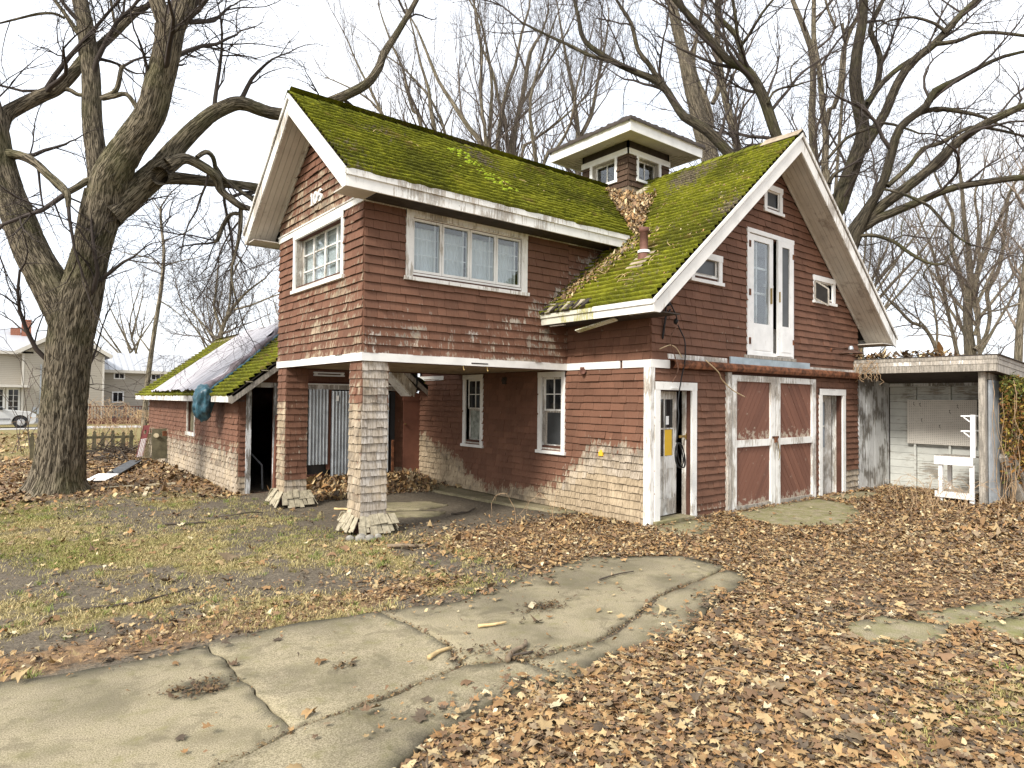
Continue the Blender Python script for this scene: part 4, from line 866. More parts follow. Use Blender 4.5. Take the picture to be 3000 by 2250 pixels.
for pl, L_ in ((PL((CX-CH, CY, 0), (0, 1, 0), (-1, 0, 0)), 1), (PL((CX, CY-CH, 0), (1, 0, 0), (0, -1, 0)), 1)):      # flashing planks at its foot
    for k in range(2):
        mb = MB(); f = (lambda u: mtop(CX-CH) if pl.N.x < 0 else 0)
        if pl.N.x < 0:      # along the wing slope: y from near corner back
            y0, y1 = CY-CH-.02, WY+.15; zz = lambda y: wtop(y)+.10
            x0, x1 = CX-CH-.05-k*.17, CX-CH+.03-k*.17-.0
            x0 = x1-.17
            mb.hexa([(x0, y0-k*.1, zz(y0)-.02-k*.06), (x1, y0-k*.1, zz(y0)+.02-k*.06), (x1, y1, zz(y1)+.02), (x0, y1, zz(y1)-.0), (x0, y0-k*.1, zz(y0)+.005-k*.06), (x1, y0-k*.1, zz(y0)+.045-k*.06), (x1, y1, zz(y1)+.045), (x0, y1, zz(y1)+.025)])
        else:
            x0, x1 = CX-CH-.02, RX+.1; zz = lambda x: mtop(x)+.10
            y1 = CY-CH+.03-k*.17; y0 = y1-.17
            mb.hexa([(x0-k*.1, y0, zz(x0)-.02-k*.06), (x1, y0, zz(x1)), (x1, y1, zz(x1)+.02), (x0-k*.1, y1, zz(x0)+.02-k*.06), (x0-k*.1, y0, zz(x0)+.005-k*.06), (x1, y0, zz(x1)+.025), (x1, y1, zz(x1)+.045), (x0-k*.1, y1, zz(x0)+.045-k*.06)])
        mb.build('flashing_board', 'bare_shingle', cup)
# ------------------------------------------------------------------ windows
def curtain(par, pl, u0, u1, z0, z1, n, mat='curtain', amp=.018, per=.07):
    m = max(8, int((u1-u0)/.014)); V, F = [], []
    for i in range(m+1):
        u_ = u0+(u1-u0)*i/m; d = n+amp*math.sin(u_/per*6.283+math.sin(u_*9))
        V += [pl.p(u_, z0, d), pl.p(u_, z1, d)]
    for i in range(m): F.append([2*i, 2*i+2, 2*i+3, 2*i+1])
    return np_obj('curtain', [tuple(v) for v in V], F, mat, par, smooth=True)
def reveal(par, pl, u0, u1, z0, z1, dep, mat='peeling_paint', t=.03):
    mb = MB(); pl.box(mb, u0-t, u0, z0-t, z1+t, -dep, .003); pl.box(mb, u1, u1+t, z0-t, z1+t, -dep, .003); pl.box(mb, u0, u1, z0-t, z0, -dep, .003); pl.box(mb, u0, u1, z1, z1+t, -dep, .003)
    return mb.build('frame', mat, par)
def casing(pl, u0, u1, z0, z1, w, mat, sill=True, head=.02, name='window', wh=None):
    mb = MB(); wh = wh or w
    pl.box(mb, u0, u0+w, z0, z1, 0, .036); pl.box(mb, u1-w, u1, z0, z1, 0, .036); pl.box(mb, u0-head*.5, u1+head*.5, z1-wh, z1+head*.4, 0.0, .042)
    if not sill: pl.box(mb, u0, u1, z0, z0+w, 0, .0355)
    o = mb.build(name, mat, house)
    if sill: part(o, 'sill', mat, (u0-.03, u1+.03, z0-.045, z0+.012, 0, .065), pl=pl)
    return o
def bars(par, pl, name, mat, us, zs, n0, n1):
    """us: vertical bars (u0,u1,z0,z1); zs: horizontal ones"""
    mb = MB()
    for b in us: pl.box(mb, *b, n0, n1)
    for b in zs: pl.box(mb, *b, n0+.002, n1-.002)
    return mb.build(name, mat, par)
# four-light window of the wing
wd = casing(PWF, -3.34, -.98, 3.79, 4.81, .12, 'worn_paint', head=.0, wh=.09); wd['label'] = 'four-light casement window in the wing'
reveal(wd, PWF, -3.22, -1.10, 3.87, 4.71, .09, 'white_paint')
cw_ = (3.22-1.10)/4
for k in range(4):
    a = -3.22+k*cw_; b = a+cw_
    mb = MB(); f = .038
    for q in ((a+.004, a+f, 3.875, 4.705), (b-f, b-.004, 3.875, 4.705), (a+f, b-f, 3.875, 3.92), (a+f, b-f, 4.665, 4.705)): PWF.box(mb, *q, -.045, -.003)
    mb.build('sash', 'white_paint', wd)
    part(wd, 'pane', 'glass', (a+f, b-f, 3.92, 4.665, -.024, -.019), pl=PWF)
    bars(wd, PWF, 'glazing_bar', 'white_paint', [(b-f-.075, b-f-.055, 3.92, 4.665)], [(a+f, b-f, 4.16, 4.173), (a+f, b-f, 4.41, 4.423)], -.062, -.048)
    curtain(wd, PWF, a+.01, b-.01, 3.86, 4.63, -.16)
    part(wd, 'blind_head', 'mossy_ply', (a+.01, b-.01, 4.6, 4.72, -.13, -.10), pl=PWF)
# window below the house number
wd = casing(PWG, 2.56, 4.66, 3.82, 4.81, .09, 'white_paint', head=0); wd['label'] = 'twelve-light window in the wing gable'
reveal(wd, PWG, 2.65, 4.57, 3.875, 4.73, .16, 'peeling_paint')
us = [2.65+(4.57-2.65)*k/4 for k in range(5)]; zs_ = [3.875+(4.73-3.875)*k/3 for k in range(4)]
mb = MB()
for k, u_ in enumerate(us): PWG.box(mb, u_-(.0 if k == 0 else .03 if k == 4 else .024), u_+(.03 if k == 0 else 0 if k == 4 else .024), 3.875, 4.73, -.155, -.115)
for k, z_ in enumerate(zs_):
    h = .022 if k in (0, 3) else .011
    PWG.box(mb, 2.65, 4.57, z_-(0 if k == 0 else h), z_+(0 if k == 3 else h), -.153, -.117)
mb.build('sash', 'worn_paint', wd)
for i in range(4):
    for j in range(3): part(wd, 'pane', 'glass', (us[i]+.024, us[i+1]-.024, zs_[j]+.012, zs_[j+1]-.012, -.138, -.133), pl=PWG)
curtain(wd, PWG, 2.6, 4.6, 3.85, 4.72, -.185, amp=.012)
# sash windows of the side wall
for k, (u0, u1, z0, z1) in enumerate(((4.45, 5.2, .99, 2.495), (1.93, 2.68, 1.02, 2.49))):
    wd = casing(PLW, u0, u1, z0, z1, .1, 'white_paint', head=0); wd['label'] = ['far sash window with a dusty lower pane', 'near sash window with a dark lower pane'][k]
    a, b, c, d = u0+.1, u1-.1, z0+.06, z1-.1; reveal(wd, PLW, a, b, c, d, .12, 'peeling_paint'); m = (c+d)/2+.03
    bars(wd, PLW, 'upper_sash', 'worn_paint', [(a, a+.04, m, d), (b-.04, b, m, d), ((a+b)/2-.011, (a+b)/2+.011, m, d)], [(a+.04, b-.04, m, m+.035), (a+.04, b-.04, d-.035, d), (a+.04, b-.04, (m+d)/2-.009, (m+d)/2+.009)], -.075, -.045)
    bars(wd, PLW, 'lower_sash', 'peeling_paint', [(a, a+.045, c, m), (b-.045, b, c, m)], [(a+.045, b-.045, c, c+.06), (a+.045, b-.045, m-.03, m-.001)], -.108, -.078)
    for i in range(2):
        for j in range(2):
            part(wd, 'pane', 'dark_glass', ((a+.04, (a+b)/2-.011) if i == 0 else ((a+b)/2+.011, b-.04))+((m+.035, (m+d)/2-.009) if j == 0 else ((m+d)/2+.009, d-.035))+(-.064, -.058), pl=PLW)
    part(wd, 'pane', 'screen_mesh' if k else 'dusty_glass', (a+.045, b-.045, c+.06, m-.03, -.096, -.09), pl=PLW)
# small square windows of the front gable
wd = casing(PF, 1.0, 1.9, 4.04, 4.52, .1, 'fresh_white'); wd['label'] = 'small screened window left of the loft doors'
reveal(wd, PF, 1.12, 1.80, 4.14, 4.42, .07, 'white_paint'); part(wd, 'pane', 'screen_mesh', (1.12, 1.80, 4.14, 4.42, -.03, -.024), pl=PF)
mb = MB(); PF.box(mb, 1.12, 1.80, 4.14, 4.165, -.035, -.012); PF.box(mb, 1.755, 1.80, 4.165, 4.42, -.035, -.012); mb.build('sash', 'worn_paint', wd)
wd = casing(PF, 3.27, 3.93, 5.64, 6.14, .1, 'fresh_white'); wd['label'] = 'small square window under the front gable peak'
reveal(wd, PF, 3.4, 3.8, 5.74, 6.02, .07, 'white_paint'); part(wd, 'pane', 'screen_mesh', (3.4, 3.8, 5.74, 6.02, -.03, -.024), pl=PF)
wd = casing(PF, 5.16, 6.11, 4.09, 4.62, .1, 'fresh_white'); wd['label'] = 'small window right of the loft doors, its sash hanging loose'
reveal(wd, PF, 5.28, 5.99, 4.18, 4.5, .1, 'white_paint'); part(wd, 'pane', 'glass', (5.5, 5.99, 4.18, 4.5, -.09, -.085), pl=PF)
bars(wd, PF, 'glazing_bar', 'white_paint', [(5.7, 5.725, 4.18, 4.5), (5.82, 5.84, 4.18, 4.5)], [], -.084, -.06)
mb = MB()      # the loose sash, hanging by one corner and swung out
A, B, C2, D = Vector((5.19, -.05, 4.13)), Vector((5.24, -.30, 3.96)), Vector((5.24, -.30, 4.30)), Vector((5.19, -.05, 4.50))
for p, q in ((A, B), (B, C2), (C2, D), (D, A)): mb.beam(p, q, .03, .035, (1, .4, 0))
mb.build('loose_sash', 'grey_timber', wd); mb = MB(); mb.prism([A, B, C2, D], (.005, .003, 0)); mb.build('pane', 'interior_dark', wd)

# ------------------------------------------------------------------ loft doors
dr = casing(PF, 2.69, 4.35, 2.83, 5.19, .075, 'fresh_white', sill=False, name='loft_doors', head=0.02); dr['label'] = 'pair of tall white loft doors standing slightly open'
def leaf(a, b, n, sw):
    z0, z1 = 2.86, 5.1; mb = MB()
    for q in ((a, a+.15, z0, z1), (b-.13, b, z0, z1), (a+.15, b-.13, z0, 3.44), (a+.15, b-.13, 4.99, z1)):
        P = MB(); PF.box(P, *q, n-.02, n+.02)
        for v in range(8):
            u_, y_, z_ = P.v[v]; P.v[v] = (u_, y_+sw*(u_-a if sw > 0 else 0)*1.0+(sw*(u_-b) if sw < 0 else 0), z_)
        mb.add(P.v, P.f)
    o = mb.build('door_leaf', 'fresh_white', dr); o['label'] = 'left loft door leaf' if a < 3 else 'right loft door leaf'
    mb = MB(); PF.box(mb, a+.15, b-.13, 3.44, 4.99, n-.008, n-.003); mb.build('pane', 'screen_mesh' if a > 3 else 'glass', o)
    mb = MB(); PF.box(mb, a+.12, b-.1, 2.94, 3.34, n+.021, n+.028); mb.build('panel', 'fresh_white', o)
    return o
l1 = leaf(2.78, 3.60, .0, 0); l2 = leaf(3.70, 4.26, .05, 0)
for z_ in (3.1, 4.0, 4.9): part(l1, 'hinge', 'rust', (2.74, 2.80, z_-.06, z_+.06, .03, .045), pl=PF)
for z_ in (3.15, 4.85): part(l2, 'hinge', 'rust', (4.235, 4.285, z_-.05, z_+.05, .036, .078), pl=PF)
part(l1, 'handle', 'brass', (3.50, 3.53, 3.85, 4.15, .02, .05), pl=PF); part(l2, 'handle', 'brass', (3.73, 3.755, 3.9, 4.1, .07, .09), pl=PF)
bars(dr, PF, 'inner_door', 'worn_paint', [(2.9, 2.95, 2.86, 5.05), (3.55, 3.66, 2.86, 5.05), (3.16, 3.2, 3.45, 5.0)], [(2.9, 4.2, 2.9, 3.4), (2.9, 3.7, 4.02, 4.06), (2.9, 3.7, 4.5, 4.54), (3.5, 3.8, 4.2, 4.25)], -.12, -.08)
part(dr, 'threshold', 'grey_timber', (2.6, 4.4, 2.775, 2.835, 0, .06), pl=PF)
part(house, 'sheet_metal_strip', 'blue_steel', (2.12, 3.5, 2.63, 2.775, .03, .055), (3.503, 4.95, 2.63, 2.772, .03, .055), pl=PF)
part(house, 'trim_board', 'peeling_paint', (.40, 2.04, 2.655, 2.735, 0, .04), pl=PF); part(house, 'trim_board', 'peeling_paint', (4.96, 7.15, 2.63, 2.70, 0, .04), pl=PF)
# rusty door track: a curled sheet
prof = [(0, 2.645), (.09, 2.645), (.125, 2.62), (.13, 2.56), (.115, 2.51), (.08, 2.50), (.08, 2.52), (.1, 2.535), (.11, 2.56), (.105, 2.605), (.08, 2.625), (0, 2.63)]
mb = MB(); mb.prism([(.44, -n_-.03, z_) for n_, z_ in prof], (6.58, 0, 0)); mb.build('door_track', 'rust', house)

# ------------------------------------------------------------------ sliding barn doors
bd = part(house, 'barn_doors', 'dark_wood', (2.18, 5.15, -.05, 2.47, -.06, -.02), pl=PF); bd['label'] = 'pair of barn doors with diagonal red-brown boards in white frames'
part(bd, 'door_post', 'peeling_paint', (2.02, 2.13, -.02, 2.49, 0, .075), pl=PF)
def clip_poly(poly, x0, x1, z0, z1):
    for ax, v, sg in ((0, x0, 1), (0, x1, -1), (1, z0, 1), (1, z1, -1)):
        out = []
        for i in range(len(poly)):
            p, q = poly[i], poly[(i+1) % len(poly)]; dp, dq = sg*(p[ax]-v), sg*(q[ax]-v)
            if dp >= 0: out.append(p)
            if dp*dq < 0: t = dp/(dp-dq); out.append((p[0]+(q[0]-p[0])*t, p[1]+(q[1]-p[1])*t))
        poly = out
        if not poly: return []
    return poly
for k, (a, b, dirn) in enumerate(((2.17, 3.62, 1), (3.65, 5.2, -1))):
    sd_ = .15
    mb = MB()
    n0, n1 = .0, .058
    for q in ((a, a+sd_, 0, 2.45), (b-sd_, b, -.03, 2.45)): PF.box(mb, *q, n0, n1)
    for q in ((a+sd_, b-sd_, 2.34, 2.45), (a+sd_, b-sd_, 1.15, 1.275)): PF.box(mb, *q, n0, n1-.003)
    dl = mb.build('door_frame', 'worn_paint', bd); dl['label'] = ['left barn door frame', 'right barn door frame'][k]
    part(dl, 'bottom_rail', 'grey_timber', (a+sd_, b-sd_, -.02, .09, 0, .055), pl=PF)
    for z0_, z1_ in ((1.275, 2.34), (.09, 1.15)):
        x0_, x1_ = a+sd_, b-sd_; kx = .72
        t = x0_-kx*z1_ if dirn > 0 else x0_+kx*z0_; tend = x1_-kx*z0_ if dirn > 0 else x1_+kx*z1_
        while t < tend:
            e_ = t+.135
            if dirn > 0: pol = [(t+.004+kx*(z0_-1), z0_-1), (e_-.004+kx*(z0_-1), z0_-1), (e_-.004+kx*(z1_+1), z1_+1), (t+.004+kx*(z1_+1), z1_+1)]
            else: pol = [(t+.004-kx*(z0_-1), z0_-1), (e_-.004-kx*(z0_-1), z0_-1), (e_-.004-kx*(z1_+1), z1_+1), (t+.004-kx*(z1_+1), z1_+1)]
            pol = clip_poly(pol, x0_, x1_, z0_, z1_)
            if len(pol) > 2:
                mb = MB(); PF.poly(mb, pol, 0, .014+random.uniform(0, .005)); mb.build('diagonal_board', 'door_board', dl)
            t = e_
part(bd, 'latch', 'rust', (3.50, 3.72, 1.28, 1.32, .06, .075), (3.58, 3.66, 1.2, 1.3, .06, .085), pl=PF)
mb = MB(); mb.tube([(3.66, -.08, 1.2), (3.68, -.09, 1.1), (3.72, -.09, 1.0), (3.7, -.09, .9), (3.68, -.085, .86)], .008, 5); mb.build('chain', 'brass', bd)

# ------------------------------------------------------------------ doors beside them
def door_casing(u0, u1, z0, z1, w_, dep, label):
    mb = MB(); PF.box(mb, u0, u0+w_, z0, z1, 0, .04); PF.box(mb, u1-w_, u1, z0, z1, 0, .04); PF.box(mb, u0, u1, z1-w_, z1+.0, .0, .044)
    d = mb.build('door', 'white_paint', house); d['label'] = label
    mb = MB(); PF.box(mb, u0+w_-.02, u0+w_, z0, z1-w_, -dep, .004); PF.box(mb, u1-w_, u1-w_+.03, z0, z1-w_, -dep, .004); PF.box(mb, u0+w_, u1-w_, z1-w_, z1-w_+.03, -dep, .004); mb.build('jamb', 'peeling_paint', d)
    mb = MB(); PF.box(mb, u1-w_-.015, u1-w_, z0, z1-w_, -dep*.6, -dep*.45); mb.build('door_stop', 'peeling_paint', d)
    return d
d1 = door_casing(.075, 1.165, 0, 2.28, .13, .17, 'white door standing ajar with yellow paper in one pane')
part(d1, 'threshold', 'concrete', (.05, 1.03, -.02, .07, -.2, .10), pl=PF)
rot = 0.10
def on_leaf(mb, u0, u1, z0, z1, n0, n1):        # leaf hinged at u=.2, swung in a little
    P = MB(); PF.box(P, u0, u1, z0, z1, n0, n1)
    mb.add([(.2+(x-.2)*math.cos(rot)-0*y, .15+(x-.2)*math.sin(rot)+y, z) for x, y, z in P.v], P.f)
mb = MB()
for q in ((.21, .30, .09, 2.13), (.82, .93, .09, 2.13), (.30, .82, 2.0, 2.13), (.30, .82, .85, 1.06), (.30, .82, .09, .36), (.52, .56, .36, .85)): on_leaf(mb, *q, -.02, .02)
lf_ = mb.build('door_leaf', 'peeling_paint', d1)
mb = MB(); on_leaf(mb, .555, .575, 1.06, 2.0, -.018, .018); on_leaf(mb, .30, .82, 1.5, 1.525, -.0175, .0175); mb.build('glazing_bar', 'worn_paint', lf_)
for q in ((.30, .52, .36, .85), (.56, .82, .36, .85)):
    mb = MB(); on_leaf(mb, *q, -.01, .004); mb.build('panel', 'peeling_paint', lf_)
for q in ((.30, .555, 1.06, 1.5), (.30, .555, 1.525, 2.0), (.575, .82, 1.525, 2.0), (.575, .82, 1.06, 1.5)):
    mb = MB(); on_leaf(mb, *q, -.004, .002); mb.build('pane', 'dark_glass', lf_)
mb = MB(); on_leaf(mb, .585, .815, 1.065, 1.495, .003, .005); mb.build('paper', 'paper_yellow', lf_)
mb = MB(); on_leaf(mb, .63, .72, 1.58, 1.72, .003, .005); mb.build('paper', 'paper_white', lf_)
part(d1, 'hasp', 'brass', (.86, 1.06, 1.36, 1.40, -.1, -.075), (1.0, 1.06, 1.33, 1.43, -.075, -.06), pl=PF)
part(d1, 'address_plate', 'white_paint', (.46, .66, 2.17, 2.19, .044, .056), pl=PF)
d2 = door_casing(5.39, 6.57, -.1, 2.26, .13, .22, 'narrow white glazed door beside the barn doors')
mb = MB()
for q in ((5.53, 5.66, -.02, 2.12), (6.05, 6.32, -.02, 2.12), (5.66, 6.05, 1.98, 2.12), (5.66, 6.05, .80, 1.0), (5.66, 6.05, -.02, .3), (5.66, 6.05, 1.44, 1.48), (5.84, 5.87, .3, .8)): PF.box(mb, *q, -.2, -.165)
lf2 = mb.build('door_leaf', 'peeling_paint', d2)
for q in ((5.66, 6.05, 1.0, 1.44), (5.66, 6.05, 1.48, 1.98)): part(lf2, 'pane', 'milky_glass', q+(-.19, -.183), pl=PF)
for q in ((5.66, 5.84, .3, .8), (5.87, 6.05, .3, .8)): part(lf2, 'panel', 'peeling_paint', q+(-.195, -.18), pl=PF)
part(d2, 'threshold', 'concrete', (5.45, 6.55, -.14, -.03, -.22, .12), pl=PF)

# ------------------------------------------------------------------ house number 106
def digit(kind, y0, y1, z0, z1):
    """flat raised numeral on the gable; y falls to the right as seen"""
    w_, h = y0-y1, z1-z0; mb = MB(); n0, n1 = .024, .05
    def ring(cz, ry, rz, ty, tz, a0=0, a1=360, cy=.5):
        N = 22; V = []
        for i in range(N+1):
            a = R_(a0+(a1-a0)*i/N); c, s_ = math.cos(a), math.sin(a)
            for f in (0, 1):
                for n_ in (n0, n1): V.append(PWG.p(y0-w_*(cy+c*(ry-f*ty)), z0+h*(cz+s_*(rz-f*tz)), n_))
        F = []
        for i in range(N):
            b = i*4; c_ = b+4; F += [(b+1, c_+1, c_+3, b+3), (b, b+1, c_+1, c_)[::-1], (b+2, b+3, c_+3, c_+2), (b, c_, c_+2, b+2)[::-1]]
        mb.add(V, F)
    if kind == '0': ring(.5, .5, .5, .30, .13)
    elif kind == '1':
        PWG.box(mb, y0-w_*.72, y0-w_*.36, z0+.02, z1, n0, n1); PWG.box(mb, y0-w_*.95, y0-w_*.12, z0, z0+h*.085, n0, n1-.002); PWG.poly(mb, [(y0-w_*.36, z1), (y0-w_*.08, z1-h*.14), (y0-w_*.08, z1-h*.22), (y0-w_*.36, z1-h*.14)][::-1], n0, n1-.003)
    else:
        ring(.30, .5, .30, .28, .11); ring(.5, .5, .5, .30, .13, 40, 235)
    return mb.build('house_number_digit', 'fresh_white', house)
digit('1', 3.875, 3.765, 5.155, 5.355); digit('0', 3.745, 3.575, 5.155, 5.355); digit('6', 3.545, 3.385, 5.155, 5.355)

# ------------------------------------------------------------------ things hung on the front
def cable(name, label, pts, r, mat, cat='cable'):
    P = np.array(pts, float); t = np.arange(len(P)); tt = np.linspace(0, len(P)-1, (len(P)-1)*5+1)
    def cr(x):
        i = int(min(max(math.floor(x), 0), len(P)-2)); f = x-i; p0, p1, p2, p3 = P[max(i-1, 0)], P[i], P[i+1], P[min(i+2, len(P)-1)]
        return .5*((2*p1)+(-p0+p2)*f+(2*p0-5*p1+4*p2-p3)*f*f+(-p0+3*p1-3*p2+p3)*f**3)
    mb = MB(); mb.tube([tuple(cr(x)) for x in tt], r, 6); o = mb.build(name, mat, None, smooth=True, origin=tuple(P[0])); return tag(o, label, cat)
on = lambda L, y=-.05: [(x, y-.03*math.sin(i*1.7), z) for i, (x, z) in enumerate(L)]
cable('cable', 'black service cable hanging from the gable bracket down past the white door', on([(.32, 3.52), (.43, 3.33), (.48, 3.25), (.61, 3.12), (.67, 2.94), (.66, 2.64), (.63, 2.34), (.54, 1.95), (.50, 1.72), (.46, 1.31)], -.14), .011, 'black_rubber')
cable('cable_loop', 'short black cable loop beside the gable bracket', on([(.32, 3.52), (.26, 3.3), (.25, 3.05), (.28, 2.98), (.30, 3.3), (.40, 3.45)]), .012, 'black_rubber')
t_ = np.linspace(0, 4.4*2*math.pi, 60)
cable('cable_coil', 'coiled black cable hanging in front of the white door', [(.49+.10*math.sin(a)+.02*math.sin(a*.37)+(.04*(1-math.cos(a))), -.17-.02*math.sin(a*.6), 1.1+.2*math.cos(a+.25*math.sin(.3*a))) for a in t_], .0085, 'black_rubber')
cable('cable_brown', 'brown cable hanging from the bracket over the end of the rusty track', on([(.48, 3.25), (.36, 3.12), (.29, 2.98), (.39, 2.76), (.43, 2.58), (.44, 2.45), (.36, 2.27)], -.17), .009, 'brown_cord')
cable('plug_lead', 'short frayed lead with a grey plug end beside the corner', on([(.10, 2.79), (.22, 2.84), (.39, 2.87), (.56, 2.83), (.65, 2.68)], -.1), .008, 'tan_cord')
cable('rope', 'tan cord slanting from the rusty track to the barn door post', on([(1.2, 2.66), (1.52, 2.47), (1.68, 2.35), (2.02, 2.18), (2.34, 2.06)], -.18), .010, 'tan_cord')
br = thing('bracket', 'dark cable bracket under the rake at the near corner', 'bracket', (.32, -.03, 3.5))
mb = MB(); mb.lathe((.32, -.02, 3.53), [(.0, 0), (.035, 0), (.04, .06), (.03, .1), (0, .1)], 10, (0, -1, 0)); mb.build('insulator', 'black_rubber', br)
mb = MB(); mb.box(.24, .42, -.04, -.018, 3.52, 3.56); mb.build('bracket_plate', 'dark_wood', br)
mb = MB(); mb.lathe((.47, -.13, 3.25), [(0, -.05), (.035, -.03), (.04, .02), (.02, .05), (0, .06)], 8); mb.build('splice', 'black_rubber', br)
lamp = thing('wall_lamp', 'rusty enamel barn lamp on an arm at the right end of the front', 'lamp', (5.94, -.43, 3.0))
mb = MB(); mb.tube([(5.94, -.02, 3.1), (5.94, -.15, 3.12), (5.94, -.3, 3.13), (5.94, -.41, 3.13)], .012, 8); mb.build('arm', 'dark_rust', lamp, smooth=True)
mb = MB(); mb.lathe((5.94, -.43, 3.0), [(.24, 0), (.235, .012), (.16, .05), (.07, .075), (.05, .09), (.05, .075), (.15, .04), (.232, .003), (.24, 0)], 28); mb.build('shade', 'dark_rust', lamp, smooth=True)
mb = MB(); mb.lathe((5.94, -.43, 3.08), [(.05, 0), (.048, .05), (.03, .085), (0, .09)], 14); mb.build('socket_cap', 'galvanised', lamp, smooth=True)
mb = MB(); mb.lathe((5.94, -.43, 2.985), [(0, 0), (.03, .012), (.038, .04), (.025, .075), (.02, .09)], 12); mb.build('bulb', 'milky_glass', lamp, smooth=True)
mb = MB(); mb.lathe((5.94, -.0, 3.1), [(.05, 0), (.05, .02), (.03, .035), (0, .035)], 12, (0, -1, 0)); mb.build('wall_plate', 'rust', lamp)
sp = thing('floodlight', 'small brown wall spotlight on the white band above the near sash window', 'lamp', (-.05, 1.47, 2.46))
mb = MB(); mb.lathe((-.03, 1.5, 2.49), [(0, 0), (.04, 0), (.045, .05), (.055, .1), (.05, .11), (0, .1)], 12, (-.6, -.8, -.15)); mb.build('lamp_head', 'pipe_metal', sp); part(sp, 'lamp_mount', 'pipe_metal', (-.05, -.02, 1.44, 1.53, 2.46, 2.55))
mb = MB(); PLW.box(mb, 3.66, 3.77, 2.28, 2.42, .02, .05); mb.lathe((-.05, 3.71, 2.35), [(.045, 0), (.045, .03), (0, .04)], 10, (-1, 0, 0)); tag(mb.build('junction_box', 'dark_wood', None, origin=(-.03, 3.71, 2.35)), 'dark electrical box between the two sash windows under the wing', 'electrical box')
mb = MB(); PLW.box(mb, .98, 1.07, 1.03, 1.10, .02, .05); PLW.box(mb, 1.0, 1.05, 1.1, 1.13, .02, .04); tag(mb.build('wall_socket', 'paper_yellow', None, origin=(-.03, 1.02, 1.06)), 'small yellowed fitting on the bare shingles near the corner', 'fitting')
flush_shingles(300)
# ------------------------------------------------------------------ shed behind the wing
shed = thing('shed', 'low shingled shed with a mossy gable roof half under a tarpaulin', 'shed', (-4.2, 7.1, 0))
SX, SY0, SY1, SRX, SRZ, SS = -4.2, 7.1, 16.6, -2.1, 3.87, .78
stop = lambda x: SRZ-SS*abs(x-SRX)
PSS = PL((SX, 0, 0), (0, 1, 0), (-1, 0, 0)); PSF = PL((0, SY0, 0), (1, 0, 0), (0, -1, 0))
ws_ = wall(shed, PSS, SY0, SY1, -.1, 2.0, [(10.75, 11.43, 1.1, 1.82)])
wsf = wall(shed, PSF, SX, -.02, -.1, 3.6, [(-3.98, -3.5, 0, 2.17), (-2.8, -.75, .3, 2.15)], lambda u: stop(u)-.15)
wall(shed, PL((0, SY1, 0), (-1, 0, 0), (0, 1, 0)), .02, -SX, -.1, 3.6, [], lambda u: stop(-u)-.15)
wall(shed, PL((-.01, 0, 0), (0, -1, 0), (1, 0, 0)), -SY1, -SY0-.05, -.1, 2.0, [])
add_shingles(ws_, shingles(PSS, SY0, SY1, 0.0, 1.95, .118, [(10.7, 11.48, 1.06, 1.9)], lambda u, z: (1.0 if z < .5 else .62 if z < .85 else .40 if z < 1.1 else .2, .45 if z < 1 else .2), wr=(.09, .2), seed=81))
add_shingles(wsf, shingles(PSF, SX, -.02, 0, 3.6, .118, [(-4.06, -3.42, -.2, 2.24), (-2.86, -.7, .1, 2.32), (-.47, 0, -.2, 1.95)], lambda u, z: (.75 if z < .4 else .18, .4), lambda u: stop(u)-.16, wr=(.09, .2), seed=82))
flush_shingles(300)
SLD = (SRX-(-4.5))*math.hypot(1, SS); cs_, ss2 = 1/math.hypot(1, SS), SS/math.hypot(1, SS)
rs = slope(shed, (SRX, 6.68, SRZ), (0, 1, 0), (-cs_, 0, -ss2), 10.5, SLD, None, lambda q: .42+.45*q, .13, .06, ds=.05)
slope(shed, (SRX, 6.68, SRZ), (0, 1, 0), (cs_, 0, -ss2), 10.5, SLD*.9, None, .5, .26, .06, ds=.15)
part(shed, 'fascia_board', 'worn_paint', (-4.525, -4.495, 6.72, 17.15, 1.86, 1.985))
part(shed, 'eave_board', 'dark_wood', (-4.494, -4.2, 6.72, 17.1, 1.88, 1.9))
for sg in (-1, 1):
    mb = MB(); X = lambda x: SRX+sg*x
    q = 0 if sg < 0 else .002
    xz_prism(mb, [(X(q), SRZ-.02), (X(2.42), stop(-4.52)-.02), (X(2.42), stop(-4.52)-.13), (X(2.36), stop(-4.52)-.15), (X(q), SRZ-.22)], 6.68, 6.71); mb.build('rake_board', 'grey_timber', shed)
for i, x in enumerate((-4.2, -3.9, -3.55, -3.25, -3.0)): part(shed, 'rake_shingle', 'bare_shingle', (x, x+.13, 6.66, 6.85, stop(x)+.03, stop(x)+.05))
# ridge
mb = MB(); mb.prism([(SRX-.14, 6.66, SRZ-.08), (SRX, 6.66, SRZ+.03), (SRX+.14, 6.66, SRZ-.08), (SRX, 6.66, SRZ+.055)], (0, 10.5, 0)); mb.build('ridge_cap', 'flashing', shed)
# side window, open doorway
wn = MB(); PSS.box(wn, 10.66, 10.74, 1.03, 1.86, 0, .03); PSS.box(wn, 11.44, 11.52, 1.03, 1.86, 0, .03); wn = wn.build('window', 'peeling_paint', shed); wn['label'] = 'narrow shed window'
part(wn, 'sill', 'peeling_paint', (10.6, 11.56, .99, 1.08, 0, .05), pl=PSS); part(wn, 'pane', 'mossy_ply', (10.74, 11.44, 1.08, 1.86, -.06, -.05), pl=PSS)
dw = part(shed, 'doorway', 'peeling_boards', (-4.07, -3.97, 0, 2.2, 0, .05), (-3.52, -3.40, 0, 2.2, 0, .05), (-4.07, -3.40, 2.17, 2.27, 0, .045), pl=PSF); dw['label'] = 'open dark doorway of the shed'
mb = MB(); mb.beam((-3.5, 6.98, .05), (-3.46, 6.98, 1.6), .07, .10, (0, 1, 0)); mb.build('door_edge', 'brown_board', dw)
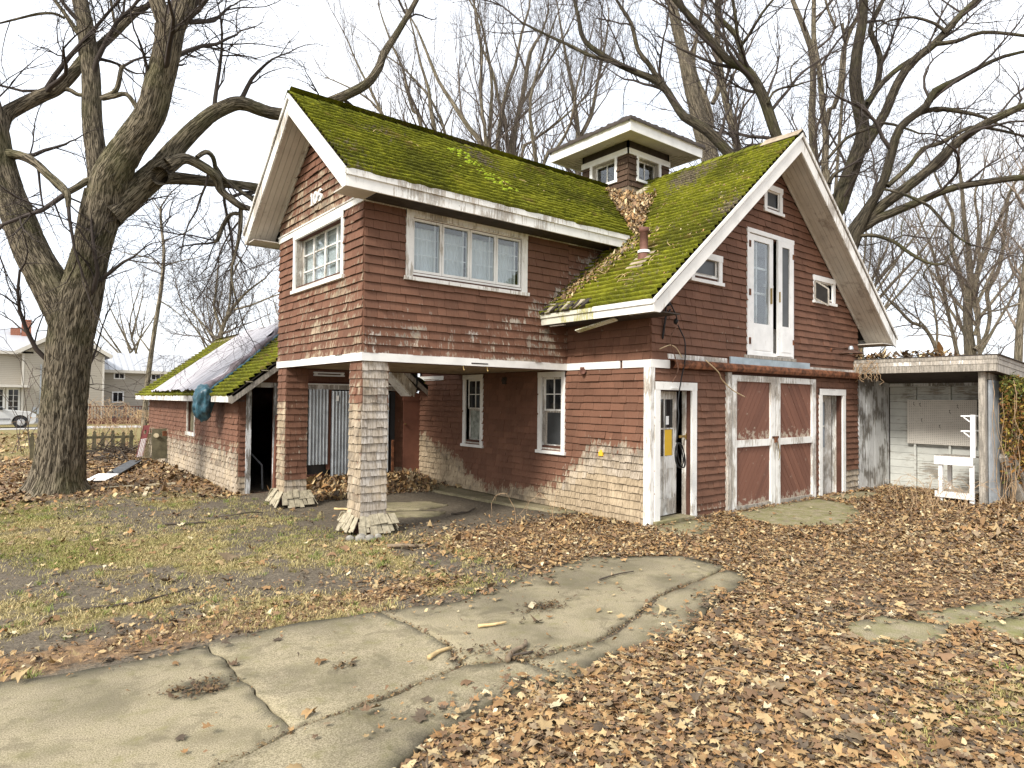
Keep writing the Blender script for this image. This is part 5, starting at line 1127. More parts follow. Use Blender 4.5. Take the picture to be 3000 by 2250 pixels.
# corrugated sheets over the double doorway
def corrugated(x0, x1, z0, z1, y, amp=.02, per=.075, lean=0):
    m = int((x1-x0)/.0125); V, F = [], []
    for i in range(m+1):
        x = x0+(x1-x0)*i/m; d = amp*math.sin((x-x0)/per*6.283)
        for q, z in ((0, z0), (1, z1)): V.append((x+lean*(1-q), y+d, z))
    for i in range(m): F.append([2*i, 2*i+2, 2*i+3, 2*i+1])
    return np_obj('corrugated_sheet', V, F, 'galvanised', shed, smooth=True)
corrugated(-2.80, -2.34, .52, 2.15, 7.0); corrugated(-2.30, -1.45, .22, 2.12, 6.97); corrugated(-1.4, -.86, .2, 2.1, 7.0)
part(shed, 'door_post', 'brown_board', (-2.36, -2.27, .4, 2.14, .02, .08), pl=PSF); part(shed, 'door_post', 'black_rubber', (-.84, -.72, .1, 2.12, .0, .1), pl=PSF)
part(shed, 'door_edge', 'rust', (-.80, -.74, .2, 1.0, .1, .12), pl=PSF)
part(shed, 'door_header', 'peeling_paint', (-2.86, -.66, 2.15, 2.25, 0, .06), pl=PSF); part(shed, 'header_strip', 'white_paint', (-2.86, -.66, 2.25, 2.275, 0, .09), pl=PSF)
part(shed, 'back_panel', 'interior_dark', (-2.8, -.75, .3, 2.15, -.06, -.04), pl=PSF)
part(shed, 'sign_plate', 'paper_white', (-2.2, -2.14, 1.9, 2.02, .155, .16), pl=PSF)
bdoor = part(shed, 'plank_door', 'brown_board', (-.46, -.01, .03, 1.92, 0, .05), pl=PSF); bdoor['label'] = 'plain red-brown door at the inner corner'; part(bdoor, 'knob', 'brass', (-.44, -.41, 1.35, 1.38, .05, .09), pl=PSF)
part(shed, 'door_head', 'brown_board', (-.48, -.01, 1.92, 2.1, 0, .06), pl=PSF)
lt = part(None, 'light_fixture', 'white_paint', (-2.68, -1.99, 2.44, 2.47, .04, .12), (-2.68, -1.99, 2.5, 2.53, .02, .1), (-2.66, -2.6, 2.46, 2.51, .03, .09), (-2.06, -2.0, 2.46, 2.51, .03, .09), pl=PSF)
tag(lt, 'long white batten light on the shed front under the wing', 'light fixture')
mb = MB(); y_ = 6.95; mb.tube([(-3.95, y_+.5, .9), (-3.68, y_+.3, .55), (-3.66, y_+.3, .05)], .02, 6); tag(mb.build('bent_pipe', 'tank_grey', None, origin=(-3.66, y_+.3, 0)), 'bent grey pipe standing inside the dark shed doorway', 'pipe')
# boxed chute under the wing
ch = thing('wooden_chute', 'slanting weathered board chute under the back of the wing', 'chute', (-1.35, 5.5, 2.0))
for k in range(4):
    mb = MB(); a = Vector((-1.68, 5.45+k*.11, 2.50)); b = Vector((-1.20, 5.45+k*.11, 2.03)); mb.beam(a, b, .105, .03, (.7, 0, .7)); mb.build('plank', 'worn_paint', ch)
mb = MB(); mb.prism([(-1.70, 5.39, 2.51), (-1.42, 5.39, 2.51), (-1.10, 5.39, 2.19), (-1.15, 5.39, 2.0)], (0, -.02, 0)); mb.build('side_plank', 'peeling_paint', ch)
mb = MB(); mb.tube([(-1.08, 5.4, 2.5), (-1.07, 5.4, 2.3), (-1.1, 5.4, 2.15)], .02, 6); mb.build('strap', 'black_rubber', ch)

# ------------------------------------------------------------------ tarpaulin on the shed roof
def tarp_pt(a, b):
    """a 0..1 eave to ridge, b 0..1 front to back"""
    x = -4.56+a*2.46; yf = 8.55+a*1.55-.25*math.sin(a*3.1); yb = 14.4-.25*a; y = yf+(yb-yf)*b
    return np.array([x, y, stop(max(x, -4.5))])
na, nb_ = 46, 90; V = np.zeros((na, nb_, 3))
for i in range(na):
    for j in range(nb_): V[i, j] = tarp_pt(i/(na-1), j/(nb_-1))
ff = fbm(np.stack([V[..., 0]*.6+V[..., 1]*.25, V[..., 1]*5.5+V[..., 0]*1.2, V[..., 0]*0], -1), 4, 3); edge = np.exp(-np.linspace(0, 1, nb_)/.06)[None, :]
V[..., 2] += .12+(ff-.5)*.15+edge*.05*(1+np.sin(np.linspace(0, 20, na)))[:, None]
F = [[i*nb_+j, i*nb_+j+1, (i+1)*nb_+j+1, (i+1)*nb_+j] for i in range(na-1) for j in range(nb_-1)]
tp = thing('tarpaulin', 'faded grey tarpaulin spread over the shed roof with a blue corner bunched at the eave', 'tarpaulin', (-4.5, 9, 2.0))
np_obj('sheet', V.reshape(-1, 3), F, 'tarp', tp, smooth=True)
# rolled edge and hanging blue corner
mb = MB(); P = [tarp_pt(t, 0)+np.array([-.02, -.06+.05*math.sin(t*17), .09+.03*math.sin(t*23)]) for t in np.linspace(.02, 1, 30)]
mb.tube([tuple(p) for p in P], [.09+.035*math.sin(i*1.3)*math.cos(i*.4) for i in range(30)], 9); mb.build('rolled_edge', 'tarp_dark', tp, smooth=True)
mb = MB(); P = [tarp_pt(t, 0)+np.array([-.02, -.2+.04*math.sin(t*13), .05]) for t in np.linspace(.0, .98, 30)]
mb.tube([tuple(p) for p in P], [.03+.012*math.sin(i*2.1) for i in range(30)], 7); mb.build('blue_hem', 'blue_tarp', tp, smooth=True)
bm = bmesh.new(); bmesh.ops.create_icosphere(bm, subdivisions=4, radius=1); q = np.array([v.co for v in bm.verts])
fold = -.34*np.abs(fbm(q*1.9, 6, 2)-.5)*2-.22*np.abs(fbm(q*4.5, 16, 2)-.5)*2+.10*np.sin(q[:, 1]*9+q[:, 2]*3)+.25
q2 = q*(1+fold)[:, None]*np.array([.17, .30, .34]); q2[:, 1] *= 1+.35*q[:, 2]; q2 += (-4.60, 8.3, 1.84)
np_obj('blue_corner', q2, [[v.index for v in f.verts] for f in bm.faces], 'blue_tarp', tp, smooth=True); bm.free()

# ------------------------------------------------------------------ open lean-to at the right
lt = thing('lean_to', 'open white-boarded lean-to with peeling paint at the right of the house', 'lean-to', (7.2, -1.2, 0))
LX0, LX1, LYN = 7.16, 8.85, -2.45
r = random.Random(11)
# end wall of vertical boards beside the house
x = LX0+.06
while x < LX1-.02:
    w_ = min(.14, LX1-x); part(lt, 'vertical_board', 'peeling_boards', (x, x+w_-.005, -.03+r.uniform(0, .008), .0, -.05, 2.36)); x += w_
part(lt, 'header', 'peeling_boards', (LX0+.05, LX1, -.045, -.032, 2.36, 2.62))
# back wall of horizontal boards
z = -.05
while z < 2.6:
    part(lt, 'horizontal_board', 'horizontal_boards', (LX1, LX1+.03-r.uniform(0, .006), LYN, -.05, z, z+.166)); z += .172
part(lt, 'top_board', 'peeling_boards', (LX1-.025, LX1-.003, LYN, -.05, 2.38, 2.60))
part(lt, 'sheathing', 'dark_wood', (LX1+.031, LX1+.06, LYN, .02, -.1, 2.5)); part(lt, 'sheathing', 'dark_wood', (LX0+.05, LX1+.06, .003, .03, -.1, 2.6))
for y in (-.62, -1.33, -2.05): part(lt, 'stud', 'horizontal_boards', (LX1-.09, LX1-.002, y-.022, y+.022, 0, 2.38))
# near end: post, corrugated sheet and boards
part(lt, 'corner_post', 'grey_timber', (LX0, LX0+.12, LYN, LYN+.11, -.05, 2.66))
m = 90; V, F = [], []
for i in range(m+1):
    xx = LX0+.125+.62*i/m; d = .018*math.sin(i/m*.62/.07*6.283); V += [(xx, LYN-.02+d, .0), (xx, LYN-.02+d, 2.45)]
for i in range(m): F.append([2*i, 2*i+2, 2*i+3, 2*i+1])
np_obj('corrugated_sheet', V, F, 'galvanised', lt, smooth=True)
part(lt, 'end_board', 'grey_timber', (LX0+.75, LX1, LYN, LYN+.03, 0, 2.4))
part(lt, 'end_board', 'grey_timber', (LX0+.121, LX0+.76, LYN-.04, LYN+.02, 2.46, 2.62))
# roof sloping down to the right with boarded edge
rz = lambda x: 2.93-.065*(x-7.05)
mb = MB(); mb.hexa([(7.04, -2.66, 2.62), (9.7, -2.66, 2.36), (9.7, .02, 2.36), (7.04, .02, 2.62), (7.04, -2.66, rz(7.04)-.015), (9.7, -2.66, rz(9.7)-.015), (9.7, .02, rz(9.7)-.015), (7.04, .02, rz(7.04)-.015)]); rfl = mb.build('roof', 'dark_wood', lt)
mb = MB(); mb.hexa([(6.98, -2.74, 2.925), (9.8, -2.74, rz(9.8)), (9.8, .03, rz(9.8)), (6.98, .03, 2.925), (6.98, -2.74, 2.945), (9.8, -2.74, rz(9.8)+.02), (9.8, .03, rz(9.8)+.02), (6.98, .03, 2.945)]); mb.build('roofing_felt', 'dark_wood', lt)
part(lt, 'fascia_board', 'grey_timber', (7.005, 7.038, -2.68, .02, 2.62, 2.76)); part(lt, 'fascia_board', 'peeling_paint', (6.995, 7.037, -2.69, .02, 2.762, 2.85)); part(lt, 'fascia_board', 'grey_timber', (6.985, 7.036, -2.70, .02, 2.852, 2.923))
for dz0, dz1, o in ((-.32, -.175, 0), (-.172, -.08, .01), (-.077, -.004, .02)):
    mb = MB(); mb.hexa([(7.04, -2.69-o, rz(7.04)+dz0), (9.7, -2.69-o, rz(9.7)+dz0), (9.7, -2.662, rz(9.7)+dz0), (7.04, -2.662, rz(7.04)+dz0), (7.04, -2.69-o, rz(7.04)+dz1), (9.7, -2.69-o, rz(9.7)+dz1), (9.7, -2.662, rz(9.7)+dz1), (7.04, -2.662, rz(7.04)+dz1)]); mb.build('rake_board', 'grey_timber', lt)
# perforated board
pg = thing('pegboard', 'grey-beige perforated board mounted on the back wall of the lean-to', 'pegboard', (8.75, -1.2, 1.04))
for z0, z1 in ((1.04, 1.54), (1.545, 2.06)): part(pg, 'panel', 'pegboard', (LX1-.115, LX1-.095, -1.86, -.47, z0, z1))
mb = MB()
for i in range(34):
    for j in range(25):
        y, z = -.52-i*.0395, 1.07+j*.0395
        if abs(z-1.543) < .012: continue
        mb.add([(LX1-.1165, y-.007, z-.007), (LX1-.1165, y+.007, z-.007), (LX1-.1165, y+.007, z+.007), (LX1-.1165, y-.007, z+.007)], [(0, 3, 2, 1)])
mb.build('peg_holes', 'stone', pg, 'stuff')
for y, z in ((-.62, 2.0), (-.75, 1.98), (-.78, 1.62), (-1.15, 1.49), (-1.35, 1.83), (-1.5, 1.95)):
    mb = MB(); mb.tube([(LX1-.118, y, z), (LX1-.16, y, z-.01), (LX1-.17, y-.01, z-.06), (LX1-.155, y-.03, z-.075)], .005, 4); mb.build('peg_hook', 'dark_wood', pg)
# white potting bench
bn = thing('potting_bench', 'white wooden potting bench with a tall back post in the lean-to', 'bench', (7.1, -2.0, 0))
part(bn, 'bench_top', 'grey_timber', (6.93, 7.5, -2.30, -1.65, .90, .925)); part(bn, 'apron', 'fresh_white', (6.9, 6.93, -2.31, -1.64, .75, .915)); part(bn, 'lower_shelf', 'grey_timber', (6.95, 7.48, -2.28, -1.68, .19, .21)); part(bn, 'lower_rail', 'white_paint', (6.9, 6.93, -2.33, -1.65, .09, .21))
for x, y, h in ((6.94, -1.74, .76), (6.94, -2.28, .76), (7.44, -1.74, .9)): part(bn, 'leg', 'fresh_white', (x, x+.06, y-.035, y+.035, 0, h))
part(bn, 'back_post', 'fresh_white', (6.94, 7.0, -2.335, -2.262, .916, 1.76)); part(bn, 'back_post', 'fresh_white', (7.44, 7.5, -2.335, -2.262, 0, 1.76))
for z in (1.72, 1.42):
    part(bn, 'shelf_arm', 'fresh_white', (6.94, 7.5, -2.26, -2.10, z, z+.025)); mb = MB(); mb.beam((6.97, -2.25, z-.1), (6.97, -2.14, z-.005), .03, .02); mb.build('shelf_bracket', 'fresh_white', bn)
mb = MB(); mb.beam((7.62, -2.62, .95), (8.2, -2.78, .02), .16, .13, (0, -1, .2)); tag(mb.build('timber', 'grey_timber', None, origin=(8.2, -2.78, 0)), 'weathered timber leaning against the near end of the lean-to', 'timber')
mb = MB(); mb.beam((7.78, -2.72, .93), (8.42, -2.95, .03), .08, .08, (0, -1, .2)); tag(mb.build('timber', 'grey_timber', None, origin=(8.42, -2.95, 0)), 'thinner weathered timber leaning behind the thick one in the vines', 'timber')
# ------------------------------------------------------------------ trees
def nrm(a): return a/np.maximum(np.linalg.norm(a, axis=-1, keepdims=True), 1e-9)
def resample(pts, step):
    P = np.array(pts, float); n = len(P); out = []
    for i in range(n-1):
        p0, p1, p2, p3 = P[max(i-1, 0)], P[i], P[i+1], P[min(i+2, n-1)]
        m = max(2, int(np.linalg.norm(p2[:3]-p1[:3])/step))
        for f in np.arange(m)/m: out.append(.5*((2*p1)+(-p0+p2)*f+(2*p0-5*p1+4*p2-p3)*f*f+(-p0+3*p1-3*p2+p3)*f**3))
    out.append(P[-1]); return np.array(out)
def tubes(P, R, sides):
    """P (B,n,3) R (B,n) -> V, F, bark coordinates"""
    B, n, _ = P.shape; T = nrm(np.gradient(P, axis=1)); mean = nrm(T.mean(1, keepdims=True))
    ref = np.where(np.abs(mean[..., 2:3]) > .85, np.array([1., 0, 0]), np.array([0, 0, 1.]))
    N = nrm(ref-(ref*T).sum(-1, keepdims=True)*T); Bn = np.cross(T, N); a = np.arange(sides)*2*math.pi/sides
    V = P[:, :, None]+R[:, :, None, None]*(np.cos(a)[None, None, :, None]*N[:, :, None]+np.sin(a)[None, None, :, None]*Bn[:, :, None])
    L = np.concatenate([np.zeros((B, 1)), np.cumsum(np.linalg.norm(np.diff(P, axis=1), axis=-1), 1)], 1)
    rm = R.max(1)[:, None, None]; K = np.stack([np.cos(a)[None, None]*rm+0*L[..., None], np.sin(a)[None, None]*rm+0*L[..., None], L[..., None]*.10+0*a[None, None]], -1)
    b = np.arange(B)[:, None, None]*n*sides; i = np.arange(n-1)[None, :, None]*sides; j = np.arange(sides)[None, None]; j2 = (j+1) % sides
    F = np.stack([b+i+j, b+i+j2, b+i+sides+j2, b+i+sides+j], -1).reshape(-1, 4)
    return V.reshape(-1, 3), F, K.reshape(-1, 3)
def cat_mesh(L):
    V, F, K, o = [], [], [], 0
    for v, f, k in L: V.append(v); F.append(f+o); K.append(k); o += len(v)
    return np.concatenate(V), np.concatenate(F), np.concatenate(K)
def sprout(limbs, count, lr, ang, npts, rf, rr, wig=.16, up=.05, tmin=.15, sag=0.0, tips=True, rmax=9):
    """children for a list of (P (B,n,3), R (B,n)) batches; returns one batch"""
    ps, ts, rs = [], [], []
    for P, R in limbs:
        B, n, _ = P.shape; seg = np.linalg.norm(np.diff(P, axis=1), axis=-1).sum(1); wgt = seg/sum((np.linalg.norm(np.diff(p, axis=1), axis=-1).sum() for p, _ in limbs))
        k = rr.poisson(count*wgt); idx = np.repeat(np.arange(B), k)
        if tips: idx = np.concatenate([idx, np.arange(B)])
        t = tmin+(1-tmin)*rr.random(len(idx))**.8
        if tips: t[-B:] = .985
        x = t*(n-1); i = np.minimum(x.astype(int), n-2); f = (x-i)[:, None]
        p = P[idx, i]*(1-f)+P[idx, i+1]*f; tg = nrm(P[idx, i+1]-P[idx, i]); r = R[idx, i]*(1-f[:, 0])+R[idx, i+1]*f[:, 0]
        tp = np.zeros(len(idx), bool)
        if tips: tp[-B:] = True
        ps.append(p); ts.append(np.concatenate([tg, tp[:, None]], 1)); rs.append(r)
    p, tg, r = np.concatenate(ps), np.concatenate(ts), np.concatenate(rs); tip = tg[:, 3] > .5; tg = tg[:, :3]
    q = rr.normal(size=p.shape); q = nrm(q-(q*tg).sum(1, keepdims=True)*tg); a = rr.uniform(ang[0], ang[1], len(p)); a[tip] *= .25
    d = nrm(np.cos(a)[:, None]*tg+np.sin(a)[:, None]*q+np.array([0, 0, up*2])); Ln = rr.uniform(lr[0], lr[1], len(p)); st = (Ln/(npts-1))[:, None]
    out = [p]; bend = rr.normal(size=p.shape)*wig*.5
    for k in range(npts-1):
        d = nrm(d+bend*.5+rr.normal(size=p.shape)*wig+np.array([0, 0, up-sag])); out.append(out[-1]+d*st)
    r0 = np.minimum(np.maximum(r*rr.uniform(*rf, len(p)), .003), rmax); r0[tip] = r[tip]*.95
    return np.stack(out, 1), r0[:, None]*np.linspace(1, .38, npts)[None]**1.0
def make_tree(name, label, limbs, trunk_mat, twig_mat, group, counts, lens, up=.06, sides=10, step=.25, seed=1, ground=True, fan=False, detail=False, sag=0., wig=.16, rmin=.0032, thin=.82):
    rr = np.random.default_rng(seed); base = limbs[0][0]; x0, y0 = base[0], base[1]
    if ground and base[2] > .3:
        z = base[2]; bx, by = x0+rr.uniform(-.3, .3), y0+rr.uniform(-.3, .3)
        limbs = [l for l in limbs]; r0 = base[3]
        limbs[0] = [(bx, by, -.1, r0*1.9), (bx, by, .4, r0*1.45), (bx, by, z*.45, r0*1.2)]+list(limbs[0])
        if fan:
            for k in range(1, len(limbs)):
                if limbs[k][0][2] > 3: limbs[k] = [(bx, by, 1.2, r0*.8), ((bx+limbs[k][0][0])/2, (by+limbs[k][0][1])/2, limbs[k][0][2]*.5, limbs[k][0][3]*1.15)]+list(limbs[k])
        x0, y0 = bx, by
    t = thing(name, label, 'tree', (x0, y0, 0), group)
    parts, main = [], []
    limbs = [[(x, y, z, r_*thin) for x, y, z, r_ in l] for l in limbs]
    for li, l in enumerate(limbs):
        q = resample(l, step if not detail else .05); sd = sides if not detail else (72 if li == 0 else 48 if q[0, 3] > .15 else 20)
        P, R = q[None, :, :3], np.maximum(q[None, :, 3], .008)
        V, F, K = tubes(P, R, sd)
        if detail:
            C_ = np.repeat(q[:, :3], sd, 0); rad = np.repeat(R[0], sd); dr = nrm(V-C_)
            rid = fbm(K*np.array([24, 24, 30]), 3, 2); big = fbm(K*np.array([3, 3, 4]), 8, 2)
            disp = (sstep(np.abs(rid-.5), 0, .12)*.04-.025)*np.minimum(rad, .4)/.4*1.0+(big-.5)*.12*rad
            if li == 0:
                zz = np.clip(C_[:, 2], 0, 9); an = np.arctan2(dr[:, 1], dr[:, 0]); disp = disp+np.exp(-zz/.28)*(.10+.22*np.maximum(0, np.sin(an*2.5+.7))*1.0)*rad
                disp += -.05*np.exp(-((an+1.9)/.16)**2)*np.exp(-zz/2.2)-.05*np.exp(-((an+1.05)/.12)**2)*np.exp(-zz/1.2)
            V = V+dr*disp[:, None]
        parts.append((V, F, K)); q2 = resample(l, .5); main.append((q2[None, :, :3], np.maximum(q2[None, :, 3], .008)))
    np_obj('trunk', *cat_mesh(parts)[:2], trunk_mat, t, smooth=True, vec=cat_mesh(parts)[2])
    hi = [(P[:, max(0, int(P.shape[1]*.12)):], R[:, max(0, int(P.shape[1]*.12)):]) for P, R in main if P[0, :, 2].max() > 2.5]
    hi = [(P[:, P[0, :, 2] > (3.5 if ground else 0)], R[:, P[0, :, 2] > (3.5 if ground else 0)]) for P, R in hi]; hi = [(P, R) for P, R in hi if P.shape[1] > 2]
    lv = hi; tw = []
    for k, (c, ln) in enumerate(zip(counts, lens)):
        ch = sprout(lv, c, ln, (.35, 1.15), (7, 6, 5, 4)[min(k, 3)], (.28, .55) if k == 0 else (.45, .8), rr, wig, up, .12 if k else .1, sag*(k > 1), True, .06 if k == 0 else .02)
        ch = (ch[0], np.maximum(ch[1], rmin)); tw.append(tubes(ch[0], ch[1], 5 if k == 0 else 3)); lv = [ch] if k else [ch]+[(P, R) for P, R in hi if False]
    V, F, K = cat_mesh(tw); np_obj('crown', V, F, twig_mat, t, smooth=True)
    return t
GA = 'bare trees around the house'
big = make_tree('maple_tree', 'massive forked bare tree with furrowed bark left of the house', TREES['big'], 'big_bark', 'twig_dark', GA, (70, 420, 1900, 3000), ((.9, 2.8), (.5, 1.5), (.25, .8), (.12, .4)), .03, seed=3, ground=False, detail=True, sag=.05, thin=.93)
make_tree('sapling', 'slender leaning young tree rising behind the shed corner', TREES['sapling'], 'pale_bark', 'twig_dark', GA, (26, 110, 420), ((.6, 1.8), (.3, .9), (.15, .45)), .04, 8, seed=4)
RT = [('A', 'thick upright many-stemmed bare tree directly behind the cupola roof', 'pale_bark', 'twig_mid', 0), ('C', 'thin upright bare tree just right of the cupola', 'pale_bark', 'twig_mid', 0), ('B', 'dark limb-like tree leaning left over the cupola', 'dark_bark', 'twig_dark', 0),
      ('D', 'dark tree leaning left from behind the front gable peak', 'dark_bark', 'twig_dark', 0), ('E', 'pair of straight stems rising just right of the front gable peak', 'pale_bark', 'twig_mid', 1), ('F', 'stout dark bare tree rising behind the right slope of the front gable', 'dark_bark', 'twig_dark', 0),
      ('G', 'dark bare tree whose long limbs sweep right over the lean-to', 'dark_bark', 'twig_dark', 0), ('H', 'pale many-stemmed tree standing behind the lean-to roof', 'pale_bark', 'twig_mid', 0), ('I', 'thin curved pale trunk left of the many-stemmed tree behind the lean-to', 'pale_bark', 'twig_pale', 0),
      ('J', 'pale straight trunk at the right edge behind the lean-to', 'pale_bark', 'twig_pale', 0), ('K', 'small crooked tree behind the left end of the lean-to roof', 'pale_bark', 'twig_mid', 0)]
for i, (k, lab, tm, wm, fan) in enumerate(RT):
    make_tree('bare_tree', lab, TREES[k], tm, wm, GA, (30, 165, 640, 560), ((1.0, 3.2), (.6, 1.8), (.35, 1.0), (.2, .6)), .05, 10 if k in 'FGAD' else 8, seed=20+i, fan=bool(fan), wig=.2 if k in 'GHK' else .15)
RL = {'R1': 'multi-stemmed bare tree behind the middle of the wing roof', 'R2': 'tall fan-shaped bare tree behind the right half of the wing roof', 'R3': 'fine-branched bare tree behind the wing roof, left of the middle', 'R4': 'low spreading bare tree behind the wing roof beside the cupola',
      'R5': 'distant bare tree behind the left end of the wing roof', 'R6': 'bare tree behind the left corner of the cupola roof'}
for i, k in enumerate(('R1', 'R2', 'R3', 'R4', 'R5', 'R6')):
    make_tree('bare_tree', RL[k], TREES[k], 'pale_bark', 'twig_mid', GA, (40, 225, 950, 750), ((1.4, 4.0), (.7, 2.0), (.4, 1.1), (.25, .7)), .12, 7, .5, seed=50+i, fan=True, wig=.1, rmin=.003)
make_tree('bare_tree', 'distant spreading bare tree beyond the shed roof', TREES['L1'], 'pale_bark', 'twig_mid', GA, (40, 240, 1100, 1200), ((1.2, 3.8), (.8, 2.2), (.5, 1.3), (.3, .8)), .06, 6, .5, seed=70, rmin=.0055)
# generic far trees, copied
def far_limbs(rr, H):
    L = []; r0 = H*.016
    tr = [(0, 0, 0, r0*1.5), (.0, .0, H*.12, r0)]
    for k in range(5): p = tr[-1]; tr.append((p[0]+rr.normal()*.03*H, p[1]+rr.normal()*.03*H, p[2]+H*.16, p[3]*.72))
    L.append(tr)
    for k in range(8):
        z = H*rr.uniform(.2, .55); a = rr.uniform(0, 6.28); rch = H*rr.uniform(.16, .34); L.append([(0, 0, z, r0*.55), (math.cos(a)*rch*.4, math.sin(a)*rch*.4, z+H*.14, r0*.42), (math.cos(a)*rch*.8, math.sin(a)*rch*.8, z+H*.28, r0*.26), (math.cos(a)*rch, math.sin(a)*rch, z+H*.42, r0*.12)])
    return L
def copy_thing(o, loc, rz, sc, label):
    c = o.copy(); COL.objects.link(c); c.location = loc; c.rotation_euler = (0, 0, rz); c.scale = (sc,)*3; c['label'] = label
    for ch in o.children:
        d = ch.copy(); COL.objects.link(d); d.parent = c
    return c
GF = 'far bare trees on the skyline'
protos = []
FAR = [((-12, 60), 'far bare tree behind the brick chimney of the neighbouring house'), ((-14, 52), 'far bare tree at the left edge beyond the parked car'), ((3, 70), 'far bare tree just right of the neighbouring house'), ((8, 58), 'far bare tree behind the metal roof of the neighbouring house'),
       ((13, 50), 'far bare tree behind the tarpaulin on the shed'), ((20, 55), 'far bare tree beyond the wing gable'), ((36, 6), 'far bare tree seen over the lean-to roof, left part'), ((42, 3), 'far bare tree seen over the lean-to roof, middle part'), ((44, -2), 'far bare tree at the right edge over the lean-to'),
       ((30, 40), 'far bare tree behind the wing ridge'), ((38, 33), 'far bare tree behind the cupola'), ((40, 14), 'far bare tree between the front gable and the lean-to limbs'), ((30, 10), 'pale far bare tree low behind the right eave'), ((-10, -24), 'bare tree across the yard, mirrored in the wing windows'), ((-2, -27), 'second bare tree across the yard, mirrored in the wing windows')]
for i in range(3):
    rr = np.random.default_rng(200+i); o = make_tree('far_tree', FAR[i][1], far_limbs(rr, 15), 'pale_bark', 'twig_mid', GF, (50, 260, 1000), ((1.2, 3.2), (.7, 2.0), (.4, 1.2)), .08, 6, 1.0, seed=210+i, ground=False, rmin=.006)
    o.location = (*FAR[i][0], 0); protos.append(o)
for i, (p, lab) in enumerate(FAR[3:]):
    copy_thing(protos[i % 3], (*p, 0), random.uniform(0, 6.28), random.uniform(.8, 1.1), lab)
def rows_d(X, Y, a, b):
    """distance-like value of a point from a segment"""
    ax, ay = a; bx, by = b; t = np.clip(((X-ax)*(bx-ax)+(Y-ay)*(by-ay))/((bx-ax)**2+(by-ay)**2), 0, 1); return np.hypot(X-ax-t*(bx-ax), Y-ay-t*(by-ay))
# ------------------------------------------------------------------ concrete
def pts_in(poly, X, Y):
    c = np.zeros(X.shape, bool); n = len(poly)
    for i in range(n):
        x0, y0 = poly[i]; x1, y1 = poly[(i+1) % n]
        with np.errstate(divide='ignore', invalid='ignore'):
            c ^= ((y0 > Y) != (y1 > Y)) & (X < (x1-x0)*(Y-y0)/(y1-y0+1e-12)+x0)
    return c
def rough(poly, amp=.025, step=.07, seed=0):
    out = []; rr = random.Random(seed)
    for i in range(len(poly)):
        a, b = Vector(poly[i]), Vector(poly[(i+1) % len(poly)]); m = max(1, int((b-a).length/step)); n = Vector((-(b-a).y, (b-a).x)).normalized()
        for k in range(m):
            p = a+(b-a)*k/m
            q = np.array([[p.x*5, p.y*5, 0.]]); out.append((p.x+(fbm(q, 12, 4)[0]-.5)*amp*5, p.y+(fbm(q, 19, 4)[0]-.5)*amp*5))
    return out
CR = [(-12, -3.12), (-8.2, -3.10), (-7.08, -3.0), (-6.69, -2.88), (-5.97, -2.81), (-5.38, -2.70), (-5.16, -2.82), (-4.95, -2.88), (-4.25, -2.97), (-3.58, -2.78), (-3.2, -2.62), (-2.86, -2.46), (-2.2, -2.38)]
LE = [(-12, -.95), (-8.05, -1.06), (-7.42, -1.2), (-6.76, -1.17), (-6.17, -1.10), (-5.31, -1.25), (-4.55, -1.42), (-3.6, -1.2), (-2.9, -.98), (-2.3, -.86)]
RE = [(-12, -4.2), (-8, -4.1), (-6.6, -3.75), (-6.11, -3.42), (-5.22, -3.30), (-4.99, -3.40), (-4.4, -3.20), (-3.44, -3.30), (-2.7, -2.98), (-2.0, -2.8), (-1.39, -2.6)]
gp = .02
SLABS = [
    ('scored concrete slab at the left end of the driveway', [LE[0], LE[1], LE[2], LE[3], (-6.72, -2.86), CR[2], CR[1], CR[0]]),
    ('middle concrete slab of the driveway left of the branching crack', [(LE[3][0]+.012, LE[3][1]), LE[4], (-5.325, -1.25), (-5.28, -1.82), (-5.27, -2.28), (-5.40, -2.68), (CR[4][0], CR[4][1]+gp*2), (-6.705, -2.855)]),
    ('long concrete slab of the driveway towards the front corner', [(-5.29, -1.26), LE[6], LE[7], LE[8], LE[9], (-1.26, -1.55), (-1.3, -2.2), (CR[12][0], CR[12][1]+gp*2), (CR[11][0], CR[11][1]+.03), (CR[10][0]+.03, CR[10][1]+.05), (CR[9][0], CR[9][1]+.035), (CR[8][0], CR[8][1]+gp*2), (CR[7][0], CR[7][1]+.03), (CR[6][0], CR[6][1]+.03), (-5.34, -2.68), (-5.235, -2.28), (-5.245, -1.82)]),
    ('near concrete slab below the long crack', [(c[0], c[1]-gp) for c in CR[:7]]+[(-4.97, -2.94), (-4.93, -3.36), RE[4], RE[3], RE[2], RE[1], RE[0]]),
    ('pale concrete slab below the crack at the leaf edge', [(-4.93, -2.93)]+[(c[0], c[1]-gp*2) for c in CR[8:]]+[(-1.4, -2.3), RE[10], RE[9], RE[8], RE[7], RE[6], RE[5], (-4.90, -3.37)]),
]
